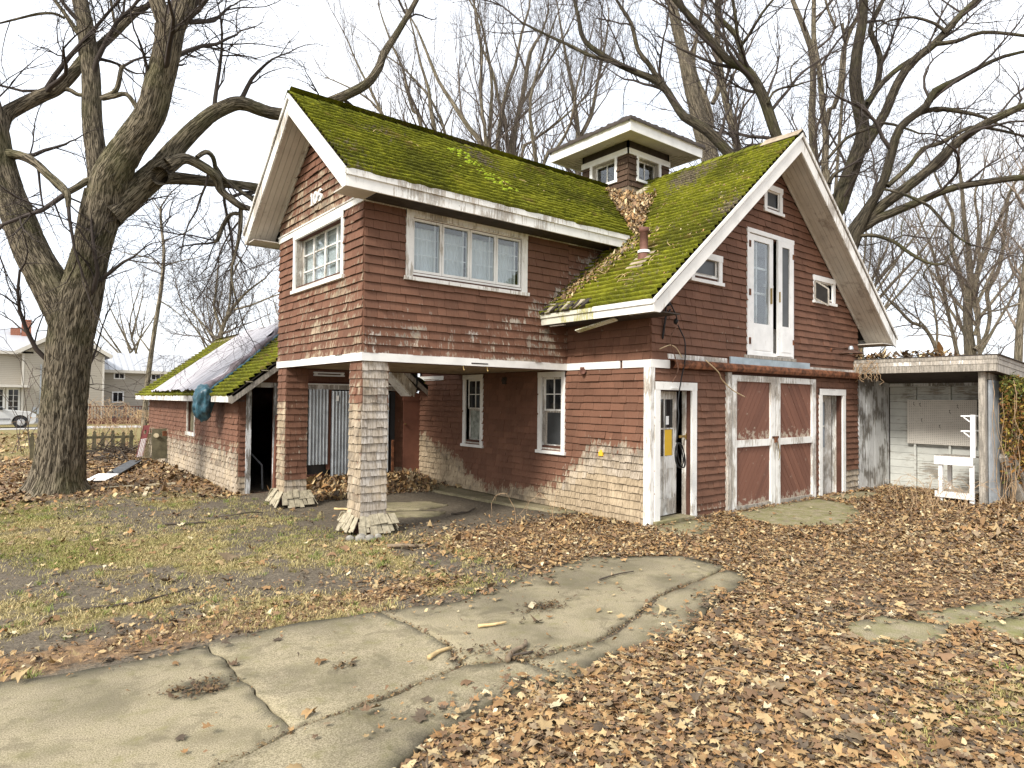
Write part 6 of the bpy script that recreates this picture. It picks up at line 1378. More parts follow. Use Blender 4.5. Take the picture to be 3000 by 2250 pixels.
OTHER = [
    ('mossy concrete apron in front of the barn doors', [(1.75, -.35), (2.3, -.14), (3.6, -.12), (5.0, -.16), (4.9, -.9), (3.9, -1.5), (2.7, -1.85), (1.7, -1.3)], 'apron', .012, .8),
    ('small mossy concrete pad at the white door', [(-.02, -.14), (.95, -.12), (.95, -.5), (.4, -.75), (-.1, -.95), (-.3, -.55)], 'pad', .012, .6),
    ('concrete strip along the side wall under the wing', [(-.75, 5.8), (-.7, 4.0), (-.55, 2.6), (-.35, 1.7), (-.03, 1.6), (-.03, 6.2)], 'strip', .012, .3),
    ('worn flagstone under the wing beside the front column', [(-2.85, 3.85), (-2.2, 3.35), (-1.5, 3.5), (-1.55, 4.05), (-2.3, 4.35)], 'flag', .016, .3),
    ('second worn flagstone under the wing', [(-3.0, 3.1), (-2.3, 2.7), (-1.9, 2.9), (-2.3, 3.25), (-2.8, 3.45)], 'flag', .014, .3),
    ('concrete pad before the narrow glazed door', [(5.45, -.16), (7.0, -.15), (7.0, -.6), (5.5, -.55)], 'pad', .01, .5),
    ('broken mossy slab among the leaves at the right', SLR[0], 'slab', .014, .6), ('larger mossy slab at the right edge among the leaves', SLR[1], 'slab', .014, .7), ('dark slab corner at the right edge', SLR[2], 'slab', .014, .9)]
DRIVE = [p for p in LE]+[(-1.26, -1.55), (-1.3, -2.3)]+RE[::-1]
ALLSLAB = [DRIVE]+[o[1] for o in OTHER]
def slab_mesh(poly, z, moss, seed):
    poly = rough(poly, .02, .035, seed); bm = bmesh.new()
    vs = [bm.verts.new((x, y, z)) for x, y in poly]; f = bm.faces.new(vs)
    if f.normal.z < 0: f.normal_flip()
    bm.normal_update(); r = bmesh.ops.extrude_face_region(bm, geom=[f]); 
    for v in [g_ for g_ in r['geom'] if isinstance(g_, bmesh.types.BMVert)]: v.co.z = z
    for v in vs: v.co.z = z-.07
    top = [g_ for g_ in r['geom'] if isinstance(g_, bmesh.types.BMFace)]
    bmesh.ops.triangulate(bm, faces=bm.faces[:])
    xs = [v.co for v in bm.verts]
    # refine the top so stains can follow the vertices
    for it in range(6):
        es = [e for e in bm.edges if e.calc_length() > .17 and all(abs(v.co.z-z) < 1e-4 for v in e.verts)]
        if not es: break
        bmesh.ops.subdivide_edges(bm, edges=es, cuts=1); bmesh.ops.triangulate(bm, faces=[f for f in bm.faces if len(f.verts) > 3])
    bm.normal_update(); V = np.array([v.co for v in bm.verts]); F = np.array([[v.index for v in f.verts] for f in bm.faces]); bm.free(); return V, F
STAINS = [(-6.0, -2.45, .5, .3), (-4.6, -2.5, .45, .3), (-7.6, -1.7, .5, .35), (-2.2, -1.3, .8, .45), (-6.3, -3.3, .5, .5), (-7.0, -1.96, .22, 1.2), (-4.02, -2.03, .2, 1.0), (-4.15, -1.75, .6, .55), (-3.1, -1.5, .7, .55), (-5.9, -1.35, .3, .4), (-6.6, -2.2, .3, .3), (-7.3, -3.3, .35, .5), (-8.0, -2.6, .3, .5), (-2.3, -2.3, .5, .5), (-5.7, -3.35, .28, .7), (-5.0, -1.5, .35, .35), (-3.0, -3.1, .3, .6)]
drv = None
def put_slab(name, parent, poly, z, moss, seed, label):
    V, F = slab_mesh(poly, z, moss, seed); c = np.zeros((len(V), 3)); wob = fbm(V*3.5, 21, 3)
    for sx, sy, sr, am in STAINS: c[:, 0] = np.maximum(c[:, 0], am*sstep(np.hypot(V[:, 0]-sx, V[:, 1]-sy)+(wob-.5)*.35, sr, sr*.35))
    pe = np.array([p for p in rough(poly, .02, .1, seed)]); d = np.min(np.hypot(V[:, None, 0]-pe[None, :, 0], V[:, None, 1]-pe[None, :, 1]), 1)
    if parent is not None:
        d = np.min([rows_d(V[:, 0], V[:, 1], DRIVE[q], DRIVE[(q+1) % len(DRIVE)]) for q in range(len(DRIVE))], 0); c[:, 0] = np.maximum(c[:, 0], np.clip(1.25*np.exp(-d/.14)*(.25+wob), 0, 1)*.95)
    if parent is None or moss > .4: c[:, 0] = np.maximum(c[:, 0], .5*np.exp(-d/.12)*wob*1.4)
    c[:, 1] = moss*(.4+wob*.9); c[:, 0] = np.clip(c[:, 0], 0, 1)
    o = np_obj(name, V, F, 'concrete', parent, None if parent else 'structure', col=c); o['label'] = label; return o
drv = bpy.data.objects.new('driveway', None); COL.objects.link(drv); drv['kind'] = 'structure'; drv['label'] = 'cracked concrete driveway'; BASE[drv.name] = Vector((0, 0, 0))
for i, (lab, poly) in enumerate(SLABS): put_slab('slab', drv, poly, .016+(.004 if i in (1, 3) else 0), .12, i, lab)
for i, (lab, poly, nm, z, moss) in enumerate(OTHER): put_slab({'apron': 'concrete_apron', 'pad': 'concrete_pad', 'strip': 'concrete_strip', 'flag': 'flagstone', 'slab': 'broken_slab'}[nm], None, poly, z+.01, moss, 20+i, lab)

# ------------------------------------------------------------------ ground
HOUSES = [(-.05, W+.05, -.03, YEND), (-4.25, .05, 7.05, 16.7)]
def zones(X, Y):
    n1 = fbm(np.stack([X*.55, Y*.55, 0*X], -1), 31, 4); n2 = fbm(np.stack([X*1.7, Y*1.7, 0*X], -1), 37, 4)
    soil = np.exp(-((Y-(1.75-(X+8)*.62))/.6)**2)*sstep(X, -4.2, -5.2)*.9                       # bare band in the lawn
    soil = np.maximum(soil, np.exp(-(rows_d(X, Y, (-6.8, 6.0), (-5.0, 5.0))/.5)**2)*.7)
    port = sstep(X, -4.3, -3.7)*sstep(X, .6, .0)*sstep(Y, 1.5, 2.2)*sstep(Y, 7.3, 7.0); soil = np.maximum(soil, port)
    wet = np.exp(-(rows_d(X, Y, (-.2, 0), (-.25, 3.4))/.35)**2)*.9+.35*port*n2
    right = sstep(X+.25*Y, -4.1, -2.4)*sstep(Y, 2.2, .6)                                       # leaf cover in front of the house
    near = sstep(Y, -2.9, -3.35)*sstep(X, -7.2, -6.2)                                          # leaves right of the driveway
    edge = np.exp(-((Y+.78)/.33)**2)*.75*sstep(X, -3.5, -4.5)+np.exp(-((Y+.3)/.5)**2)*.25*sstep(X, -3.5, -4.5)
    back = sstep(Y, 7.2, 9)*sstep(X, -3.9, -4.4)*.62*sstep(Y, 23, 18)
    wallp = np.exp(-(rows_d(X, Y, (-4.3, 7.3), (-4.3, 16))/.55)**2)*.9
    pile = sstep(X, -3.5, -3.0)*sstep(X, .2, 0)*sstep(Y, 5.2, 6.0)*sstep(Y, 7.2, 7.05)
    leaf = np.clip(np.maximum.reduce([right, near, edge, back, wallp, pile, .10+.22*sstep(n1, .45, .65)])*(.72+.56*n2), 0, 1)
    leaf *= 1-.55*np.exp(-(rows_d(X, Y, (-2.6, -3.9), (-1.2, -3.9))/.5)**2)
    far = sstep(Y, 16.5, 19)+sstep(-Y, 8, 12)
    grass = np.clip((n1-.30)*3.0, 0, 1)*sstep(n2, .25, .5)*(1-soil)*sstep(X+.25*Y, -2.2, -4.2)*sstep(Y, -1.35, -1.0)*(1-.75*back)*(1-.9*np.clip(wallp, 0, 1))
    grass = np.maximum(grass, far*(.55+.6*n1)); 
    corner = np.exp(-(rows_d(X, Y, (-4.4, -5.6), (-2.8, -5.4))/.45)**2)*sstep(n2, .45, .6)
    grass = np.maximum(grass, corner); leaf = leaf*(1-.6*corner)
    leaf = np.maximum(leaf, far*sstep(X, -2, -7)*.45*n2*2*sstep(Y, 40, 36)*(Y > 0))
    return grass, leaf, np.clip(wet, 0, 1), soil, n1, n2
def ground_z(X, Y, with_slab=True):
    n = fbm(np.stack([X*1.3, Y*1.3, 0*X], -1), 41, 3)-.5; f = fbm(np.stack([X*6, Y*6, 0*X], -1), 43, 2)-.5
    z = n*.07*sstep(np.hypot(X+2, Y-3), 60, 20)+f*.025
    z += .20*sstep(X, -3.6, -2.6)*sstep(X, .2, -.3)*np.exp(-((Y-6.9)/.55)**2)                 # leaf drift against the shed doors
    z += .12*np.exp(-((X+4.3)/.4)**2)*sstep(Y, 7.5, 8.5)*sstep(Y, 17.5, 15)
    z += .42*np.exp(-(((X+5.2)/1.0)**2+((Y-16.3)/1.5)**2))*(.7+n*1.2)                          # brush heap
    z += .10*np.exp(-(((X-1.7)/.5)**2+((Y+.25)/.35)**2))                                        # drift by the barn door post
    z += .02*sstep(Y, -3.2, -4.5)
    if with_slab:
        for poly in ALLSLAB:
            bx = (min(p[0] for p in poly)-.4, max(p[0] for p in poly)+.4, min(p[1] for p in poly)-.4, max(p[1] for p in poly)+.4)
            m = (X > bx[0]) & (X < bx[1]) & (Y > bx[2]) & (Y < bx[3])
            if m.any():
                ins = pts_in(poly, X, Y); e = np.min([rows_d(X, Y, poly[i], poly[(i+1) % len(poly)]) for i in range(len(poly))], 0)
                sd = np.where(ins, e, -e); k = sstep(sd, -.25, .05); z = z*(1-k)+k*np.where(sd > -.02, -.022, -.0)
    for x0, x1, y0, y1 in HOUSES:
        k = sstep(np.maximum(np.maximum(x0-X, X-x1), np.maximum(y0-Y, Y-y1)), .35, 0.0)*(X > -99); z = np.where((Y > 5.5) & (Y < 7.2) & (X < 0), z, z*(1-.8*k))
    return z
def axis(dense0, dense1, step, far0, far1):
    a = list(np.arange(dense0, dense1+1e-6, step)); s = step; x = dense1
    while x < far1: s *= 1.35; x += s; a.append(x)
    s = step; x = dense0; b = []
    while x > far0: s *= 1.35; x -= s; b.append(x)
    return np.array(b[::-1]+a)
gx, gy = axis(-10, 9.5, .085, -900, 900), axis(-6.5, 18, .085, -900, 1500)
GX, GY = np.meshgrid(gx, gy); gz = ground_z(GX, GY); gr_, lf_, wt_, so_, n1_, n2_ = zones(GX, GY)
i = np.arange(len(gy)-1)[:, None]*len(gx)+np.arange(len(gx)-1)[None]; F = np.stack([i, i+1, i+len(gx)+1, i+len(gx)], -1).reshape(-1, 4)
np_obj('ground', np.stack([GX, GY, gz], -1).reshape(-1, 3), F, 'ground', None, 'structure', smooth=True, col=np.stack([gr_, lf_, wt_], -1).reshape(-1, 3))

# ------------------------------------------------------------------ fallen leaves
def leaf_shape(kind, rr):
    if kind == 0:
        a = np.radians([-90, -60, -28, -8, 18, 38, 62, 78, 90, 102, 118, 142, 162, 188, 208, 240]); rd = np.array([.35, .55, .78, .48, .95, .55, .62, .58, 1.0, .58, .62, .55, .95, .48, .78, .55])
        o = np.stack([np.cos(a)*rd, np.sin(a)*rd], -1)
    else:
        a = np.radians([-90, -35, 15, 60, 90, 120, 165, 215]); rd = np.array([.8, .5, .62, .7, 1.0, .66, .6, .52]); o = np.stack([np.cos(a)*rd, np.sin(a)*rd], -1)
    o = np.concatenate([[[0, 0]], o]); n = len(o)-1
    return o, np.array([[0, 1+i, 1+(i+1) % n] for i in range(n)])
PAL = np.array([(.40, .25, .13), (.30, .17, .085), (.47, .33, .19), (.23, .135, .085), (.15, .095, .065), (.56, .43, .27), (.34, .18, .08), (.09, .068, .055), (.68, .57, .42), (.28, .205, .145)]); PW = np.array([.17, .14, .13, .15, .13, .06, .05, .09, .025, .11]); PW = PW/PW.sum(); PAL = PAL*np.array([.93, .95, .82])
def leaves(X, Y, Z, size, tilt, kind, rr, curl=.5, pal=None, pw=None, nrmv=None):
    pal = PAL if pal is None else pal; pw = PW if pw is None else pw
    n = len(X); o, f = leaf_shape(kind, rr); m = len(o); s = size*np.exp(rr.normal(-.08, .34, n)); sx = s*rr.uniform(.7, 1.05, n)
    L = np.zeros((n, m, 3)); L[..., 0] = o[None, :, 0]*sx[:, None]; L[..., 1] = o[None, :, 1]*s[:, None]
    cu = rr.normal(0, curl, n); cv = rr.normal(0, curl, n); L[..., 2] = (cu[:, None]*(L[..., 0]**2)+cv[:, None]*(L[..., 1]**2))/s[:, None]+rr.normal(0, .06, (n, m))*s[:, None]
    az = rr.uniform(0, 6.283, n); tx = rr.normal(0, tilt, n); ty = rr.normal(0, tilt, n); c, sn = np.cos(az)[:, None], np.sin(az)[:, None]
    x = L[..., 0]*c-L[..., 1]*sn; y = L[..., 0]*sn+L[..., 1]*c; z = L[..., 2]+x*np.tan(np.clip(tx, -1, 1))[:, None]+y*np.tan(np.clip(ty, -1, 1))[:, None]
    if nrmv is not None: z = z+x*nrmv[:, 0:1]+y*nrmv[:, 1:2]
    V = np.stack([x+X[:, None], y+Y[:, None], z+Z[:, None]], -1); lift = np.clip(-(z.min(1)), 0, None)*.55; V[..., 2] += lift[:, None]
    F = (f[None]+(np.arange(n)*m)[:, None, None]).reshape(-1, 3); C_ = pal[rr.choice(len(pal), n, p=pw)]*rr.uniform(.7, 1.25, (n, 1)); C_ = np.repeat(C_[:, None], m, 1)*rr.uniform(.9, 1.1, (n, m, 1))
    return V.reshape(-1, 3), F, np.clip(C_, 0, 1).reshape(-1, 3)
def merge(L):
    V, F, C_, o = [], [], [], 0
    for v, f, c in L: V.append(v); F.append(f+o); C_.append(c); o += len(v)
    return np.concatenate(V), np.concatenate(F), np.concatenate(C_)
lr_ = np.random.default_rng(5)
onslab = lambda X, Y: np.any([pts_in(p, X, Y) for p in ALLSLAB], 0)
inhouse = lambda X, Y: np.any([(X > a) & (X < b) & (Y > c) & (Y < d) for a, b, c, d in HOUSES], 0)
def scatter(n, x0, x1, y0, y1, size, tilt, kind, dens=1.0, curl=.5):
    X, Y = lr_.uniform(x0, x1, n), lr_.uniform(y0, y1, n); g_, l_, w_, *_ = zones(X, Y); s = onslab(X, Y)
    ed = np.min([rows_d(X, Y, P_[q], P_[(q+1) % len(P_)]) for P_ in ALLSLAB for q in range(len(P_))], 0); p = np.where(s, .010+.5*np.exp(-ed/.09)*(fbm(np.stack([X*2, Y*2, 0*X], -1), 71, 2) > .46), l_*dens); k = (lr_.random(n) < p) & ~inhouse(X, Y); X, Y = X[k], Y[k]
    Z = np.where(onslab(X, Y), .03, ground_z(X, Y)+.006)+lr_.random(len(X))**2*.035
    return leaves(X, Y, Z, size, tilt, kind, lr_, curl)
LV = [scatter(42000, -7.5, 4, -5.9, .4, .018, .3, 1, 1.0), scatter(7000, -10, -3, -1.3, 8, .017, .35, 1, 1.6), scatter(28000, -7.5, -1.5, -5.9, -2.6, .036, .15, 0, 1.0, .35), scatter(20000, -3.5, 3.5, -5.2, -.1, .034, .15, 0, 1.0, .35), scatter(17000, 1, 8.8, -4.5, .0, .036, .25, 1), scatter(12000, -5, 0, -2.7, 2.2, .034, .22, 1),
      scatter(5200, -10, -3.5, -1.6, 5.5, .042, .25, 0, 1.0), scatter(12000, -9, -4.2, 6.5, 18, .055, .3, 1), scatter(8500, -3.6, .1, 5.2, 7.1, .045, .45, 1, 1.3), scatter(3500, -12, -3, 17, 34, .1, .25, 1, .7), scatter(2500, 3, 9, -6.3, -3.0, .06, .3, 1)]
V, F, C_ = merge(LV); o = np_obj('leaf_litter', V, F, 'dead_leaf', None, 'stuff', col=C_); tag(o, 'brown fallen leaves covering the ground', 'leaves')
# leaves lying on the roof
def roof_leaves(n, box, fn, nv, size, tilt=.3, jit=.03, msk=None):
    X, Y = lr_.uniform(box[0], box[1], n), lr_.uniform(box[2], box[3], n)
    if msk is not None: k = msk(X, Y); X, Y = X[k], Y[k]
    Z = fn(X, Y)+.035+lr_.random(len(X))*jit; return leaves(X, Y, Z, size, tilt, 1, lr_, .6, nrmv=np.tile([nv], (len(X), 1)))
fm = lambda X, Y: RZ-MS*(RX-X); fw_ = lambda X, Y: WZ-WS*(WY-Y); fv = lambda X, Y: np.maximum(fm(X, Y), fw_(X, Y))
valley = lambda X: WY-(WZ-fm(X, 0))/WS
def heap(X, Y):
    d = Y-valley(X); s = (X-1.25)/1.45; wv = .12+.52*np.clip(s, 0, 1); return (np.abs(d+.05) < wv*(.7+.6*lr_.random(len(X)))) & (s > 0) & (s < 1)
def heap_z(X, Y):
    s = np.clip((X-1.25)/1.45, 0, 1); return fv(X, Y)+.16*s*np.exp(-((Y-valley(X))/.3)**2)
RLV = [roof_leaves(13000, (1.2, 2.75, .8, 3.4), heap_z, (.3, .3), .034, .5, .1, heap)]
strip = lambda X, Y: (lr_.random(len(X)) < np.exp(-(((Y-(1.55-.35*X))/.28)**2)))
RLV += [roof_leaves(2600, (-.5, 1.25, .2, 1.88), fm, (MS, 0), .028, .35, .05, strip)]
RLV += [roof_leaves(700, (-.4, 3.4, -.5, 1.6), fm, (MS, 0), .016, .2, .02), roof_leaves(200, (-4.3, 1.5, 1.6, 3.5), fw_, (0, WS), .014, .2, .02, lambda X, Y: (Y < valley(X)+3) & (fw_(X, Y) > fm(X, Y)))]
RLV += [roof_leaves(650, (7.0, 8.2, -1.9, .0), lambda X, Y: 2.93-.065*(X-7.05)+0*Y, (-.065, 0), .06, .4, .08, lambda X, Y: lr_.random(len(X)) < np.exp(-(X-7.0)/.6))]
V, F, C_ = merge(RLV); o = np_obj('roof_leaves', V, F, 'dead_leaf', None, 'stuff', col=C_); tag(o, 'dead leaves heaped in the roof valley below the cupola', 'leaves')
# leaf crumbs in the two puddle hollows and along the cracks
CL = []
for cx_, cy_, sx_, n_ in ((-7.0, -1.96, .11, 160), (-4.02, -2.05, .13, 170), (-5.15, -2.55, .12, 60), (-4.95, -2.85, .1, 120), (-6.1, -2.2, .05, 40), (-6.95, -2.05, .06, 40)):
    X, Y = lr_.normal(cx_, sx_, n_), lr_.normal(cy_, sx_*.6, n_); CL.append(leaves(X, Y, np.full(n_, .026)+lr_.random(n_)*.008, .016, .2, 1, lr_, .5, PAL*.38))
for a_, b_ in list(zip(CR[1:-1], CR[2:]))+[((-5.26, -1.3), (-5.26, -1.85)), ((-5.26, -1.85), (-5.25, -2.3)), ((-5.25, -2.3), (-5.37, -2.68)), ((-4.95, -2.92), (-4.92, -3.35))]:
    n_ = int(math.dist(a_, b_)*130); t_ = lr_.random(n_); X, Y = a_[0]+(b_[0]-a_[0])*t_+lr_.normal(0, .02, n_), a_[1]+(b_[1]-a_[1])*t_+lr_.normal(0, .02, n_); CL.append(leaves(X, Y, np.full(n_, .004)+lr_.random(n_)*.02, .012, .3, 1, lr_, .5, PAL*.55))
V, F, C_ = merge(CL); o = np_obj('leaf_crumbs', V, F, 'dead_leaf', None, 'stuff', col=C_); tag(o, 'dark leaf crumbs lying in the cracks and hollows of the driveway', 'leaves')
# single leaves one can tell apart on the concrete
SP = [(-6.57, -2.77, .085, 'rust-coloured leaf beside the long crack'), (-6.72, -1.72, .08, 'pale curled leaf at the edge of the dark puddle stain'), (-7.05, -1.45, .075, 'brown leaf on the slab above the puddle stain'), (-6.2, -2.05, .05, 'dark crumpled leaf in the middle of the slab'), (-6.3, -1.42, .06, 'tan leaf near the grassy driveway edge'), (-7.25, -2.6, .075, 'tan leaf near the bottom left of the driveway'), (-7.55, -2.95, .09, 'faded leaf at the bottom left corner'), (-5.9, -3.05, .07, 'brown leaf below the long crack'), (-5.55, -2.98, .06, 'pale leaf below the crack junction'), (-4.35, -2.35, .055, 'tan leaf right of the branching crack'), (-3.65, -2.55, .06, 'orange leaf near the pale slab'), (-5.0, -2.2, .06, 'brown leaf right of the branching crack'), (-4.75, -1.7, .05, 'small brown leaf by the far driveway edge'), (-3.3, -1.9, .05, 'brown leaf on the damp stain'), (-6.85, -3.3, .065, 'leaf on the near slab at the bottom edge')]
for x, y, s, lab in SP:
    v, f, c = leaves(np.array([x]), np.array([y]), np.array([.026]), s, .1, 0, lr_, .35); tag(np_obj('fallen_leaf', v, f, 'dead_leaf', None, col=c, origin=(x, y, .02)), lab, 'leaf', 'single leaves on the concrete')
# ------------------------------------------------------------------ grass
def blades(n, x0, x1, y0, y1, h, thr=.0, w=.0035):
    X, Y = lr_.uniform(x0, x1, n), lr_.uniform(y0, y1, n); g_, l_, w_, so, n1, n2 = zones(X, Y); k = (lr_.random(n) < g_*sstep(n2, .3, .6)*1.4-thr) & ~onslab(X, Y) & ~inhouse(X, Y); X, Y, n2 = X[k], Y[k], n2[k]; m = len(X)
    Z = ground_z(X, Y); a = lr_.uniform(0, 6.283, m); hh = h*lr_.uniform(.4, 1.3, m); ln = hh*lr_.uniform(.3, 1.6, m); b = lr_.uniform(0, 6.283, m); ww = w*lr_.uniform(.7, 1.4, m)
    P = np.stack([X, Y, Z-.005], -1); dx = np.stack([np.cos(a), np.sin(a), 0*a], -1)*ww[:, None]; t1 = np.stack([np.cos(b)*ln*.35, np.sin(b)*ln*.35, hh*.65], -1); t2 = np.stack([np.cos(b)*ln, np.sin(b)*ln, hh*.85], -1)
    V = np.stack([P-dx, P+dx, P+t1+dx*.7, P+t1-dx*.7, P+t2], 1); i = np.arange(m)[:, None]*5; F = np.concatenate([i+np.array([[0, 1, 2]]), i+np.array([[0, 2, 3]]), i+np.array([[3, 2, 4]])])
    c0 = np.array([.34, .28, .12]); c1 = np.array([.22, .225, .06]); c2 = np.array([.46, .37, .19]); q = lr_.random((m, 1)); gq = sstep(fbm(np.stack([X*.8, Y*.8, 0*X], -1), 61, 3), .42, .66)[:, None]
    C_ = np.where(q < .45, c2, c0)*(1-gq)+np.where(q < .6, c1, c0)*gq; C_ = C_*lr_.uniform(.7, 1.2, (m, 1)); return V.reshape(-1, 3), F, np.repeat(C_[:, None], 5, 1).reshape(-1, 3)
def tufts(n, x0, x1, y0, y1, h):
    X, Y = lr_.uniform(x0, x1, n), lr_.uniform(y0, y1, n); g_, l_, *_ = zones(X, Y); k = (lr_.random(n) < np.clip(g_*1.1+.06, 0, 1)) & ~onslab(X, Y) & ~inhouse(X, Y); X, Y = X[k], Y[k]; m = 26; n = len(X)
    gx_, gy_ = np.repeat(X, m)+lr_.normal(0, .03, n*m), np.repeat(Y, m)+lr_.normal(0, .03, n*m); hh = h*np.repeat(lr_.uniform(.5, 1.4, n), m)*lr_.uniform(.4, 1.2, n*m); a = lr_.uniform(0, 6.283, n*m); b = lr_.uniform(0, 6.283, n*m); ln = hh*lr_.uniform(.4, 1.3, n*m); ww = .0032
    P = np.stack([gx_, gy_, ground_z(gx_, gy_)-.004], -1); dx = np.stack([np.cos(a), np.sin(a), 0*a], -1)*ww; t1 = np.stack([np.cos(b)*ln*.35, np.sin(b)*ln*.35, hh*.65], -1); t2 = np.stack([np.cos(b)*ln, np.sin(b)*ln, hh*.85], -1)
    V = np.stack([P-dx, P+dx, P+t1+dx*.7, P+t1-dx*.7, P+t2], 1); i = np.arange(n*m)[:, None]*5; F = np.concatenate([i+np.array([[0, 1, 2]]), i+np.array([[0, 2, 3]]), i+np.array([[3, 2, 4]])])
    base = np.where(lr_.random((n, 1)) < .3, np.array([[.20, .25, .06]]), np.where(lr_.random((n, 1)) < .5, np.array([[.44, .37, .17]]), np.array([[.33, .29, .11]]))); C_ = np.repeat(base, m, 0)*lr_.uniform(.7, 1.2, (n*m, 1)); return V.reshape(-1, 3), F, np.repeat(C_[:, None], 5, 1).reshape(-1, 3)
V, F, C_ = merge([tufts(1500, -9.5, -3, -1.3, 7.5, .06), tufts(160, -5.6, -2.0, -6.2, -4.6, .07), tufts(130, -3, 7, -3, 1, .05), blades(150000, -9.5, -3, -1.4, 3.5, .035), blades(80000, -9.5, -3.5, 3.5, 8.5, .04), blades(16000, -5.6, -2.2, -6.2, -4.6, .045), blades(26000, -11, -2.5, 14, 34, .06, 0, .008)])
o = np_obj('grass', V, F, 'grass_blade', None, 'stuff', col=C_); tag(o, 'thin winter grass growing on the lawn', 'grass')
# bright moss cushions on the wing roof
bm = bmesh.new(); bmesh.ops.create_icosphere(bm, subdivisions=2, radius=1); sv = np.array([v.co for v in bm.verts]); sf = np.array([[v.index for v in f.verts] for f in bm.faces]); bm.free(); L_ = []
for k in range(95):
    t = lr_.random(); x, y = -1.55+lr_.normal()*.16+.35*max(0, t-.55)*2, 3.2-t*1.25+lr_.normal()*.06; s = lr_.uniform(.018, .05)
    q = sv*(1+.35*(vnoise(sv*3+k, k)-.5))[:, None]*np.array([s, s, s*.75]); L_.append((q+np.array([x, y, fw_(x, y)+.035]), sf, np.zeros((len(q), 3))))
V, F, C_ = merge(L_); np_obj('moss_cushions', V, F, 'moss_cushion', rf_w, 'stuff', smooth=True)
# ------------------------------------------------------------------ sticks and small debris
gz1 = lambda x, y: float(ground_z(np.array([x]), np.array([y]))[0])
def stick(pts, r, mat, label, lift=.0):
    P = []
    for i, (x, y) in enumerate(pts):
        z = .03 if bool(onslab(np.array([x]), np.array([y]))[0]) else max(gz1(x, y), -.01)+.012
        P.append((x, y, z+r*.6+lift*math.sin(math.pi*i/(len(pts)-1))))
    q = resample([(*p, 0) for p in P], .05)[:, :3]; q[:, 2] += (vnoise(q*9)-.5)*r*1.2
    mb = MB(); n = len(q); mb.tube([tuple(p) for p in q], [r*(1-.45*i/n) for i in range(n)], 7); return tag(mb.build('stick', mat, None, smooth=True, origin=tuple(q[0])), label, 'stick')
stick([(-7.45, .42), (-7.1, .33), (-6.8, .45), (-6.45, .62)], .014, 'dark_stick', 'long dark stick lying on the bare soil left of the driveway'); stick([(-6.95, .38), (-6.86, .55), (-6.82, .62)], .008, 'dark_stick', 'short dark twig branching off the long stick on the soil')
stick([(-5.55, -2.5), (-5.42, -2.43), (-5.3, -2.42)], .018, 'pale_stick', 'short orange-tan stick left of the branching crack'); stick([(-4.85, -2.15), (-4.7, -2.2), (-4.6, -2.22)], .015, 'pale_stick', 'pale stick on the slab above the crack junction')
stick([(-5.12, -2.9), (-4.98, -2.78), (-4.82, -2.74), (-4.75, -2.66)], .022, 'stick', 'brown stick across the crack junction'); stick([(-5.05, -2.82), (-4.93, -2.84), (-4.84, -2.86)], .012, 'dark_stick', 'thin dark twig under the brown stick at the crack junction')
stick([(-4.37, -4.03), (-4.25, -4.0), (-4.1, -4.06), (-3.96, -4.22)], .009, 'stick', 'arched twig rising above the leaves in the foreground', .09)
stick([(-6.05, 4.35), (-5.75, 4.22), (-5.5, 4.12)], .02, 'dark_stick', 'dark stick on the lawn left of the columns'); stick([(-5.3, 4.5), (-5.0, 4.3), (-4.75, 4.35), (-4.5, 4.6)], .011, 'dark_stick', 'crooked twig on the lawn before the rear column', .08)
stick([(-4.05, 1.0), (-3.7, .85), (-3.5, .82)], .03, 'stick', 'half-rotted log piece on the grass before the front column'); stick([(-3.35, 4.3), (-3.1, 3.9), (-2.95, 3.7)], .022, 'pale_stick', 'split stick on the soil between the columns')
stick([(-2.0, 2.6), (-1.6, 2.7), (-1.3, 2.9)], .018, 'dark_stick', 'dark stick under the wing near the flagstone'); stick([(-2.95, -1.75), (-2.65, -1.72), (-2.4, -1.75)], .01, 'dark_stick', 'straight dark twig on the damp slab')
mb = MB(); mb.hexa([(-4.16, -2.06, .03), (-4.05, -1.98, .03), (-4.075, -1.94, .04), (-4.185, -2.02, .04), (-4.16, -2.06, .042), (-4.05, -1.98, .042), (-4.075, -1.94, .052), (-4.185, -2.02, .052)]); tag(mb.build('wood_scrap', 'pale_wood', None, origin=(-4.12, -2, .02)), 'small yellowish wood scrap beside the dark stain', 'wood scrap')
mb = MB(); mb.hexa([(-5.9, 12.0, .05), (-5.6, 11.9, .05), (-4.85, 13.8, .16), (-5.1, 13.95, .17), (-5.9, 12.0, .075), (-5.6, 11.9, .075), (-4.85, 13.8, .19), (-5.1, 13.95, .2)]); tag(mb.build('plank', 'tank_grey', None, origin=(-5.5, 12.5, 0)), 'grey plank lying aslant by the brush heap', 'plank')
mb = MB(); mb.hexa([(-6.45, 10.9, .03), (-6.05, 10.75, .03), (-5.7, 11.4, .09), (-6.1, 11.6, .1), (-6.45, 10.9, .05), (-6.05, 10.75, .05), (-5.7, 11.4, .105), (-6.1, 11.6, .115)]); tag(mb.build('plastic_sheet', 'paper_white', None, origin=(-6.1, 11.1, 0)), 'crumpled white sheet at the near end of the grey plank', 'sheet')
for a, b, lab in (((-6.24, 9.43), (-4.91, 9.25), 'long pale board lying on the ground beside the big tree'), ((-5.75, 7.8), (-5.5, 8.9), 'short pale board lying across the long one')):
    mb = MB(); mb.beam((*a, gz1(*a)+.03), (*b, gz1(*b)+.04), .07, .03); tag(mb.build('board', 'pale_wood', None, origin=(*a, 0)), lab, 'board')
